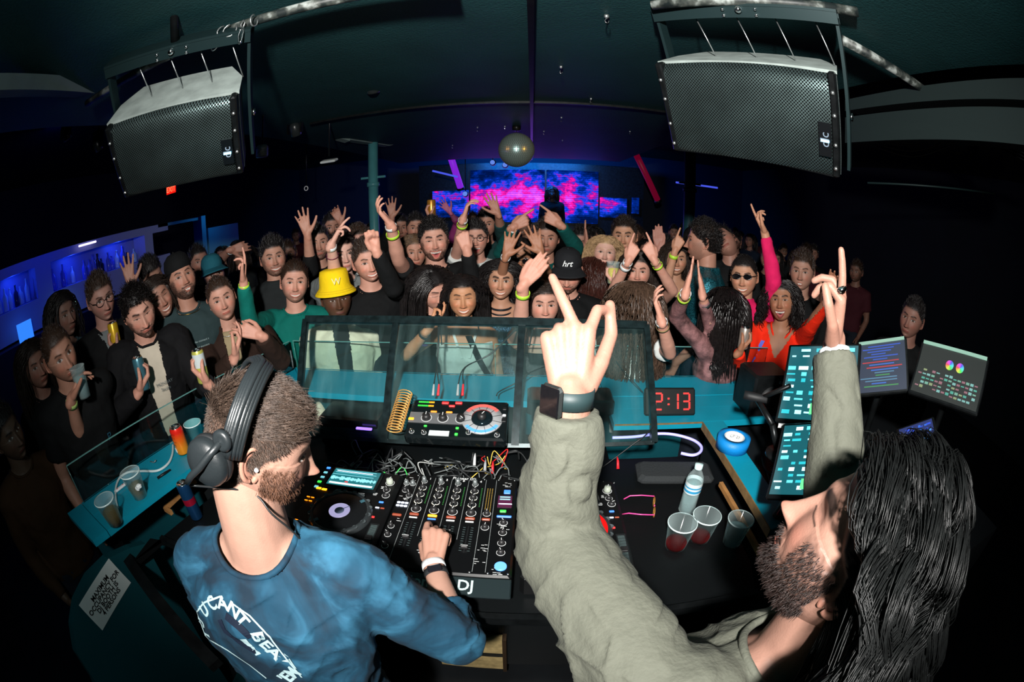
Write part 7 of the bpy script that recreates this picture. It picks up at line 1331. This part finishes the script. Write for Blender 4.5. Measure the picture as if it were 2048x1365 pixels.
# ================================================================ LIGHTING AND SOUND DESK AT THE RIGHT
b = MB(); b.box((1.46, 1.02, .60), (1.2, 1.25, 1.2)); o = b.build('control_counter', mat('counter_black', (.008, .01, .012), .5)); tag(o, 'dark control counter carrying the screens', 'counter')
SR = random.Random(77)
def display(px, ds, lab, style, bar=False, th=.02, stand=True, name='monitor'):
    P = [at(x, y, d) for (x, y), d in zip(px, ds)]; c = sum(P, Vector())/4; x = ((P[1]-P[0])+(P[2]-P[3])).normalized(); y = ((P[0]-P[3])+(P[1]-P[2])).normalized(); z = x.cross(y).normalized()
    if z.dot(CAM-c) < 0: z = -z
    y = z.cross(x); w_ = ((P[1]-P[0]).length+(P[2]-P[3]).length)/2; h_ = ((P[0]-P[3]).length+(P[1]-P[2]).length)/2
    t = empty(name, c, lab, 'screen'); t.matrix_world = mat4(frame3(x, y, z), c); bpy.context.view_layer.update()
    b = MB(); b.box((0, 0, -th/2-.001), (w_+.02, h_+.02, th), bev=.004); b.build('screen_frame', BLKM, t)
    bgc = {'cyan': (.015, .14, .17), 'list': (.004, .02, .06), 'green': (.006, .012, .010), 'blue': (.005, .02, .15)}[style]; b = MB(); b.box((0, 0, .0005), (w_, h_, .001)); b.build('screen_glass', glow('scr_bg_'+style, bgc, 1), t)
    cols = {'cyan': [(.10, .75, .85), (.35, .9, .95), (.6, 1, 1), (.02, .35, .4), (.1, .6, .2)], 'list': [(.02, .12, .8), (.03, .2, .9), (.05, .4, .1), (.7, .03, .05), (.1, .3, .5)], 'green': [(.1, .55, .42), (.25, .6, .45), (.4, .5, .25), (.45, .2, .25), (.3, .7, .65)], 'blue': [(.02, .10, 1), (.03, .2, 1), (.08, .4, 1)]}[style]
    mbs = [MB() for _ in cols]
    if style == 'cyan':
        for r_ in range(11):
            for k in range(6):
                if SR.random() < .78: i = SR.choice((0, 1, 1, 2, 3)); mbs[i].box((-w_*.42+k*w_*.165+SR.uniform(-.004, .004), h_*(.44-r_*.085), .0015), (w_*SR.uniform(.05, .14), h_*SR.choice((.02, .035, .05)), .0006))
        for k in range(4): mbs[4].box((w_*(-.05+.1*k), -h_*.36, .002), (w_*.075, h_*.14, .0008))
    elif style == 'list':
        for r_ in range(16): i = 0 if r_ < 6 else SR.choice((1, 2, 3, 4)); mbs[i].box((SR.uniform(-.1, .05)*w_, h_*(.44-r_*.055), .0015), (w_*SR.uniform(.3, .8), h_*.022, .0006))
    elif style == 'green':
        for r_ in range(5):
            for k in range(14):
                if SR.random() < .8: i = SR.choice((0, 1, 2, 3, 4)); mbs[i].box((-w_*.44+k*w_*.066, h_*(-.02-r_*.085)-(.03 if k > 7 else 0)*h_, .0015), (w_*.05, h_*SR.uniform(.02, .055), .0006))
    else:
        for k in range(60): i = SR.randrange(3); mbs[i].box((SR.uniform(-.42, .42)*w_, SR.uniform(-.42, .42)*h_, .0015), (w_*SR.uniform(.03, .14), h_*SR.uniform(.02, .07), .0006))
    for i, m_ in enumerate(mbs):
        if m_.v: m_.build('screen_pattern', glow('ui_%s_%d' % (style, i), cols[i], {'cyan': 2.2, 'list': .7, 'green': .7, 'blue': .8}[style]), t)
    if style == 'green':
        for k, xx in enumerate((-.04, .12)):
            wm = bpy.data.materials.get('colour_wheel')
            if not wm:
                wm = bpy.data.materials.new('colour_wheel'); wm.use_nodes = True; n_ = wm.node_tree; n_.nodes.clear(); o_ = n_.nodes.new('ShaderNodeOutputMaterial'); em_ = n_.nodes.new('ShaderNodeEmission'); g_ = n_.nodes.new('ShaderNodeTexCoord'); gr = n_.nodes.new('ShaderNodeTexGradient'); gr.gradient_type = 'RADIAL'; hs_ = n_.nodes.new('ShaderNodeCombineColor'); hs_.mode = 'HSV'; hs_.inputs[1].default_value = .85; hs_.inputs[2].default_value = .9
                n_.links.new(g_.outputs['Object'], gr.inputs[0]); n_.links.new(gr.outputs['Fac'], hs_.inputs[0]); n_.links.new(hs_.outputs[0], em_.inputs[0]); n_.links.new(em_.outputs[0], o_.inputs[0])
            b = MB(); b.lathe([(0, .0012), (h_*.10, .0012)], n=24, cap=False); o = b.build('colour_wheel', wm, t); o.location = (xx*w_*1.0, h_*.20, .0008)
    if bar: b = MB(); b.box((0, h_*.5+.006, .004), (w_*1.0, .010, .006)); b.build('top_light_bar', glow('pale_bar_light', (.45, .8, .62), .7), t)
    if stand:
        cp = Vector((c.x, c.y, 1.2)); inv = t.matrix_world.inverted(); b = MB(); b.tube([inv @ (c-z*.03), inv @ (c-z*.06-Vector((0, 0, .05))), inv @ Vector((c.x-z.x*.06, c.y-z.y*.06, 1.21))], .014, 8); b.build('stand', BLKM, t)
    return t, w_, h_
t, w_, h_ = display(((1582, 693), (1728, 694), (1690, 842), (1556, 838)), (1.46, 1.40, 1.30, 1.34), 'upper of the two stacked cyan lit mixing screens behind the raised arm', 'cyan')
b = MB(); b.box((-.06, -h_/2-.025, .002), (.11, .014, .002)); b.build('label_strip', MARK, t)
display(((1550, 853), (1690, 848), (1692, 985), (1560, 990)), (1.29, 1.24, 1.13, 1.17), 'lower of the two stacked mixing screens, with green level bars', 'cyan')
display(((1722, 690), (1820, 683), (1802, 775), (1716, 790)), (1.62, 1.60, 1.55, 1.56), 'monitor with blue and red track lists beside the tilted dark monitor', 'list', True)
display(((1856, 690), (1985, 731), (1940, 815), (1812, 778)), (1.60, 1.55, 1.50, 1.52), 'tilted dark monitor with two colour wheels beside the blue track-list monitor', 'green', True)
display(((1790, 862), (1850, 848), (1890, 893), (1815, 925)), (1.42, 1.42, 1.36, 1.34), 'small bright blue tablet lying below the tilted monitor', 'blue', False, .012, False, 'tablet')
# black speaker box, boom mic, radio
p = at_y(1535, 735, 1.55); t = empty('monitor_speaker', (p.x, 1.56, LEDGE), 'black box speaker standing on the ledge beside the cyan screens', 'speaker'); b = MB(); b.box((0, 0, .10), (.20, .18, .20), bev=.01); b.build('cabinet', BLKM, t); b = MB(); b.lathe([(.06, 0), (.065, .004), (.02, -.006), (0, -.004)], (0, -.092, .09), 24, R=Matrix.Rotation(PI/2, 3, 'X'), cap=False); b.build('driver_cone', HPR, t)
text_obj('D.A.S.', .016, Matrix.Translation((.05, -.0915, .17)) @ Matrix.Rotation(PI/2, 4, 'X'), MARK, t)
t = empty('boom_microphone', at_z(1545, 830, LEDGE), 'black microphone on a jointed boom arm in front of the cyan screens', 'microphone'); bpy.context.view_layer.update(); inv = t.matrix_world.inverted()
q = [at(1555, 905, 1.40), at(1545, 850, 1.36), at(1515, 800, 1.42), at(1580, 772, 1.34), at(1618, 768, 1.3)]; b = MB(); b.tube([inv @ x for x in q[1:3]], .010, 8); b.tube([inv @ x for x in q[2:4]], .008, 8); b.tube([inv @ x for x in q[0:2]], .011, 8); b.build('boom_arm', BLKM, t)
b = MB(); b.tube([inv @ at(1488, 790, 1.42), inv @ at(1500, 793, 1.42), inv @ at(1535, 800, 1.40)], [.014, .015, .012], 12); b.build('microphone_body', HPR, t); b = MB(); b.lathe([(.05, 0), (.05, .01), (0, .012)], tuple(inv @ at(1558, 912, 1.40)), 24); b.build('boom_base', BLKM, t)
p = at_z(1556, 1035, LEDGE); t = empty('radio', p, 'black handheld radio with red trim standing on the end of the teal ledge', 'radio', rot=(.2, .1, -.4)); b = MB(); b.box((0, 0, .045), (.05, .03, .09), bev=.008); b.build('radio_body', HPR, t); b = MB()
for a_, c_2 in (((-.019, .03), (.019, .03)), ((-.019, .065), (.019, .065)), ((-.019, .03), (-.019, .065)), ((.019, .03), (.019, .065))): b.beam((a_[0], -.0165, a_[1]), (c_2[0]+.0001, -.0165, c_2[1]), .003, .003)
b.beam((-.026, -.012, .005), (-.026, -.012, .085), .003, .004); b.build('red_trim', mat('red_trim', (.55, .01, .05), .4), t); b = MB(); b.lathe([(.005, .09), (.005, .10), (0, .10)], (-.01, 0, 0), 10); b.lathe([(.004, .09), (.004, .13), (0, .13)], (.014, 0, 0), 10); b.build('knob_and_antenna', HPR, t)
p = at_z(1745, 925, 1.22); b = MB(); b.lathe([(.0, .0), (.045, 0), (.06, .02), (.05, .045), (0, .06)], n=24); o = b.build('white_cloth_bundle', mat('white_cloth', (.45, .48, .47), .8, bump=.6, bscale=30)); o.location = p; o.scale = (1.3, .8, 1); tag(o, 'crumpled white cloth behind the stacked mixing screens', 'cloth')
for k in range(9): x0, y0 = SR.uniform(1.0, 1.5), SR.uniform(.7, 1.2); cable('console_cable', [(x0, y0, 1.21), (x0+SR.uniform(-.2, .2), y0+.1, 1.24), (x0+SR.uniform(-.3, .3), y0+SR.uniform(-.2, .3), 1.21), (x0+SR.uniform(-.3, .3), y0+SR.uniform(-.2, .3), 1.21)], .004, CAB, 'black cable on the control counter', 'cable', 'cables on the control counter')
# ================================================================ RIGGING
RUST = bpy.data.materials.new('worn_pipe'); RUST.use_nodes = True; nt = RUST.node_tree; N = nt.nodes; L = nt.links; bs = N['Principled BSDF']; bs.inputs['Roughness'].default_value = .5; tc = N.new('ShaderNodeTexCoord'); no = N.new('ShaderNodeTexNoise'); no.inputs['Scale'].default_value = 16; no.inputs['Detail'].default_value = 6; L.new(tc.outputs['Object'], no.inputs['Vector']); rp = N.new('ShaderNodeValToRGB'); L.new(no.outputs['Fac'], rp.inputs[0]); L.new(rp.outputs[0], bs.inputs['Base Color']); e = rp.color_ramp.elements; e[0].position = .42; e[0].color = (.012, .018, .018, 1); e[1].position = .66; e[1].color = (.38, .42, .40, 1); qq = e.new(.54); qq.color = (.08, .09, .08, 1)
def pipe(p, q, r, lab, ext=(0, 0)):
    d_ = (q-p).normalized(); p = p-d_*ext[0]; q = q+d_*ext[1]; b = MB(); b.tube([(0, 0, 0), (q-p)/3, (q-p)*2/3, q-p], r, 14); o = b.build('rigging_pipe', RUST); o.location = p; tag(o, lab, 'pipe'); return p, q
ZP = 2.98
pa, pb = pipe(at_z(640, 6, ZP), at_z(345, 108, ZP), .022, 'worn steel rigging pipe crossing above the dark loudspeaker', (.5, .7))
def hook(p, r, a, lab, name='rigging_hook', g=None, m=None):
    b = MB(); b.tube([(r*math.cos(t_), 0, r*math.sin(t_)-r) for t_ in np.linspace(PI*.55, PI*2.15, 12)], .0032, 8); o = b.build(name, m or STEEL); o.location = p; o.rotation_euler = (0, 0, a); return tag(o, lab, 'hook', g)
for i, (x, y, r_) in enumerate(((432, 78, .028), (462, 48, .030), (450, 52, .030), (510, 30, .026))): hook(at_z(x, y, ZP-.0), r_, i*.6-.2, ('round steel hook hanging open under the long worn pipe', 'steel hook looped over the long worn pipe beside the carabiner', 'second steel hook looped over the long worn pipe', 'steel wire hook farthest up the long worn pipe')[i])
p = at_z(487, 40, ZP); t = empty('carabiner', p, 'long steel carabiner clipped on a loop under the long worn pipe', 'carabiner'); b = MB(); L_ = .075
b.tube([(.012*math.cos(a_)*(1 if math.sin(a_) > 0 else .8), 0, -.075+.036*math.sin(a_)) for a_ in np.linspace(0, 2*PI, 21)[:-1]], .004, 8, closed=True); b.build('carabiner_body', CHROME, t); b = MB(); b.tube([(0, .0, .0), (.012, 0, -.02), (0, 0, -.045), (-.010, 0, -.02), (0, 0, 0)], .003, 6); b.build('wire_loop', STEEL, t)
pipe(at_z(1700, 88, ZP), at_z(1925, 240, ZP), .024, 'worn steel pipe running back beside the bright-grilled loudspeaker', (.05, .5))
pipe(at_z(1350, 6, ZP+.05), at_z(1620, 10, ZP+.05), .022, 'steel pipe above the yoke of the bright loudspeaker', (.1, .2))
for i, (x, y, s) in enumerate(((1213, 30, 1), (1122, 132, .9), (1182, 196, .8), (1123, 234, .85), (1010, 252, .8), (1088, 262, .7), (1125, 280, .7), (955, 254, .8), (1260, 262, .7), (905, 290, .7))):
    p = at_z(x, y, CEIL-.005); t = empty('ceiling_hook', p, 'small metal eye hook screwed into the ceiling panel'+(', the one nearest the camera' if i == 0 else ''), 'hook', None if i == 0 else 'small eye hooks in the ceiling')
    b = MB(); b.lathe([(.012*s, 0), (.012*s, -.012), (.004, -.02), (0, -.02)], n=12); b.build('mount', STEEL, t); b = MB(); b.tube([(.009*s*math.cos(a_), 0, -.034+.011*s*math.sin(a_)-.01*(i % 2)) for a_ in np.linspace(PI*.5, PI*2.1, 10)], .0025, 6); b.build('eye', CHROME, t)
# moving head lamp and small fixtures on the ceiling, left of the ball
def fixture(px, py, y, lab, kind=0, sc_=1.0, m=None):
    p = at_y(px, py, y); t = empty('stage_light', p, lab, 'light'); b = MB()
    if kind == 0: b.box((0, 0, .10), (.13, .10, .05), bev=.01); b.build('base', BLKM, t); b = MB(); b.box((-.075, 0, .02), (.015, .05, .16)); b.box((.075, 0, .02), (.015, .05, .16)); b.box((0, 0, .085), (.16, .05, .012)); b.build('yoke', BLKM, t); b = MB(); b.lathe([(.035, .06), (.055, .03), (.055, -.07), (.045, -.08)], (0, 0, -.01), 20, R=Matrix.Rotation(.5, 3, 'X')); b.build('head', mat('fixture_black', (.02, .025, .026), .3), t); b = MB(); b.lathe([(0, -.081), (.042, -.081)], (0, 0, -.01), 20, R=Matrix.Rotation(.5, 3, 'X'), cap=False); b.build('lens', mat('lens_glass', (.1, .14, .15), .05, .5), t)
    elif kind == 1: b.lathe([(.05, -.05), (.055, -.04), (.055, .04), (.04, .055), (0, .055)], n=20); b.build('lamp_housing', m or mat('white_fixture', (.6, .65, .64), .4), t); b = MB(); [b.lathe([(.0555, z_), (.058, z_+.003), (.0555, z_+.006)], n=20, cap=False) for z_ in (-.03, -.015, 0, .015)]; b.build('cooling_rings', STEEL, t)
    else: b.box((0, 0, 0), (.17, .09, .025), Matrix.Rotation(.3, 3, 'X'), bev=.006); b.build('lamp_housing', mat('white_fixture', (.6, .65, .64), .4), t)
    b = MB(); b.tube([(0, 0, .05), (0, 0, CEIL+.5-p.z)], .010, 8); b.build('drop_rod', BLKM, t); t.scale = (sc_,)*3 if sc_ == 1 else (1, 1, 1); return t
fixture(745, 165, 3.0, 'black moving-head stage lamp hanging beside the dark loudspeaker'); fixture(690, 165, 3.6, 'small pale flat lamp beside the moving-head stage lamp', 2); fixture(524, 303, 3.0, 'white ribbed cylinder lamp just beside the dark loudspeaker', 1); fixture(658, 322, 3.9, 'flat white rectangular lamp above the raised hand', 2); fixture(590, 255, 3.6, 'black stage lamp between the dark loudspeaker and the pillar'); fixture(132, 262, 1.7, 'small lamp with a hanging hook on the ceiling over the bar'); fixture(195, 286, 2.3, 'tiny lamp hanging under the outer end of the dark loudspeaker'); fixture(1960, 262, 1.8, 'dark lamp on the grey beam past the bright-grilled loudspeaker')
p = at_y(845, 100, 3.2); q_ = at_y(725, 118, 2.9); b = MB(); b.beam((0, 0, 0), q_-p, .05, .05); o = b.build('ceiling_strut', BLKM); o.location = p; tag(o, 'short black steel strut holding the moving-head lamp', 'strut')
p = at_y(612, 377, 6.2); t = empty('wall_camera', p, 'tiny round white ringed camera far back beside the teal pillar', 'camera'); b = MB(); b.lathe([(.03, 0), (.04, 0), (.04, -.01), (.03, -.01), (.03, 0)], n=20, R=Matrix.Rotation(PI/2, 3, 'X'), cap=False); b.build('ring', mat('white_ring', (.6, .6, .6), .4, emit=(.5, .5, .5), es=.25), t); b = MB(); b.tube([(0, .02, 0), (0, .02, CEIL+.5-p.z)], .01, 6); b.build('drop_rod', BLKM, t)
for k in range(5): a_ = at_z(1700, 262+3*k, 2.93-.02*k); c_2 = at_z(1948, 255+7*k, 2.9); md_ = (a_+c_2)/2+Vector((0, 0, -.05-.02*k)); cable('ceiling_cable', [a_, md_, c_2, c_2+Vector((.4, -.4, 0))], .007, CAB, 'thick black cable sagging along the grey beam by the bright-grilled loudspeaker', 'cable', 'cables sagging along the grey beam by the bright-grilled loudspeaker')
a_, c_2 = at_y(1735, 366, 2.4), at_y(1990, 388, 1.6); b = MB(); b.tube([(0, 0, 0), c_2-a_], .008, 8); o = b.build('wall_rail', mat('dim_rail', srgb(30, 50, 50), .5)); o.location = a_; tag(o, 'thin dim rail on the dark wall below the bright-grilled loudspeaker', 'rail')
# ================================================================ CAMERA AND LIGHT
cd = bpy.data.cameras.new('camera'); cam = bpy.data.objects.new('camera', cd); C.objects.link(cam)
cd.type = 'PANO'
for h in (cd, getattr(cd, 'cycles', None)):
    try: h.panorama_type = 'FISHEYE_EQUISOLID'; h.fisheye_lens = 15; h.fisheye_fov = math.radians(200); break
    except Exception as ex: pass
cd.sensor_width = 36; cd.sensor_height = 24; cd.sensor_fit = 'HORIZONTAL'; cd.clip_start = .01
Rm = Matrix((CR, CU, -CF)).transposed(); cam.matrix_world = mat4(Rm, CAM)
sc.camera = cam
fl = lamp('SPOT', 'camera_flash', (-.12, -.44, 2.60), 440, (1, .96, .92), .045, (.20, 2.5, 2.08), math.radians(140), 1)
lamp('POINT', 'added_flash_fill', (-.12, -.44, 2.60), 16, (.85, .98, 1), .08)  # added weak point light, fills what the flash cone leaves dark
w = bpy.data.worlds.new('world'); sc.world = w; w.use_nodes = True
w.node_tree.nodes['Background'].inputs[0].default_value = (.005, .012, .014, 1); w.node_tree.nodes['Background'].inputs[1].default_value = 1.0
vs_ = sc.view_settings; vs_.view_transform = 'Standard'; vs_.look = 'None'; vs_.gamma = 1; vs_.exposure = 0; vs_.use_curve_mapping = False
try:
    sc.cycles.max_bounces = 6; sc.cycles.diffuse_bounces = 2; sc.cycles.glossy_bounces = 3; sc.cycles.transmission_bounces = 6; sc.cycles.transparent_max_bounces = 12
    sc.cycles.caustics_reflective = False; sc.cycles.caustics_refractive = False; sc.cycles.sample_clamp_indirect = 4; sc.cycles.use_denoising = True
except Exception: pass
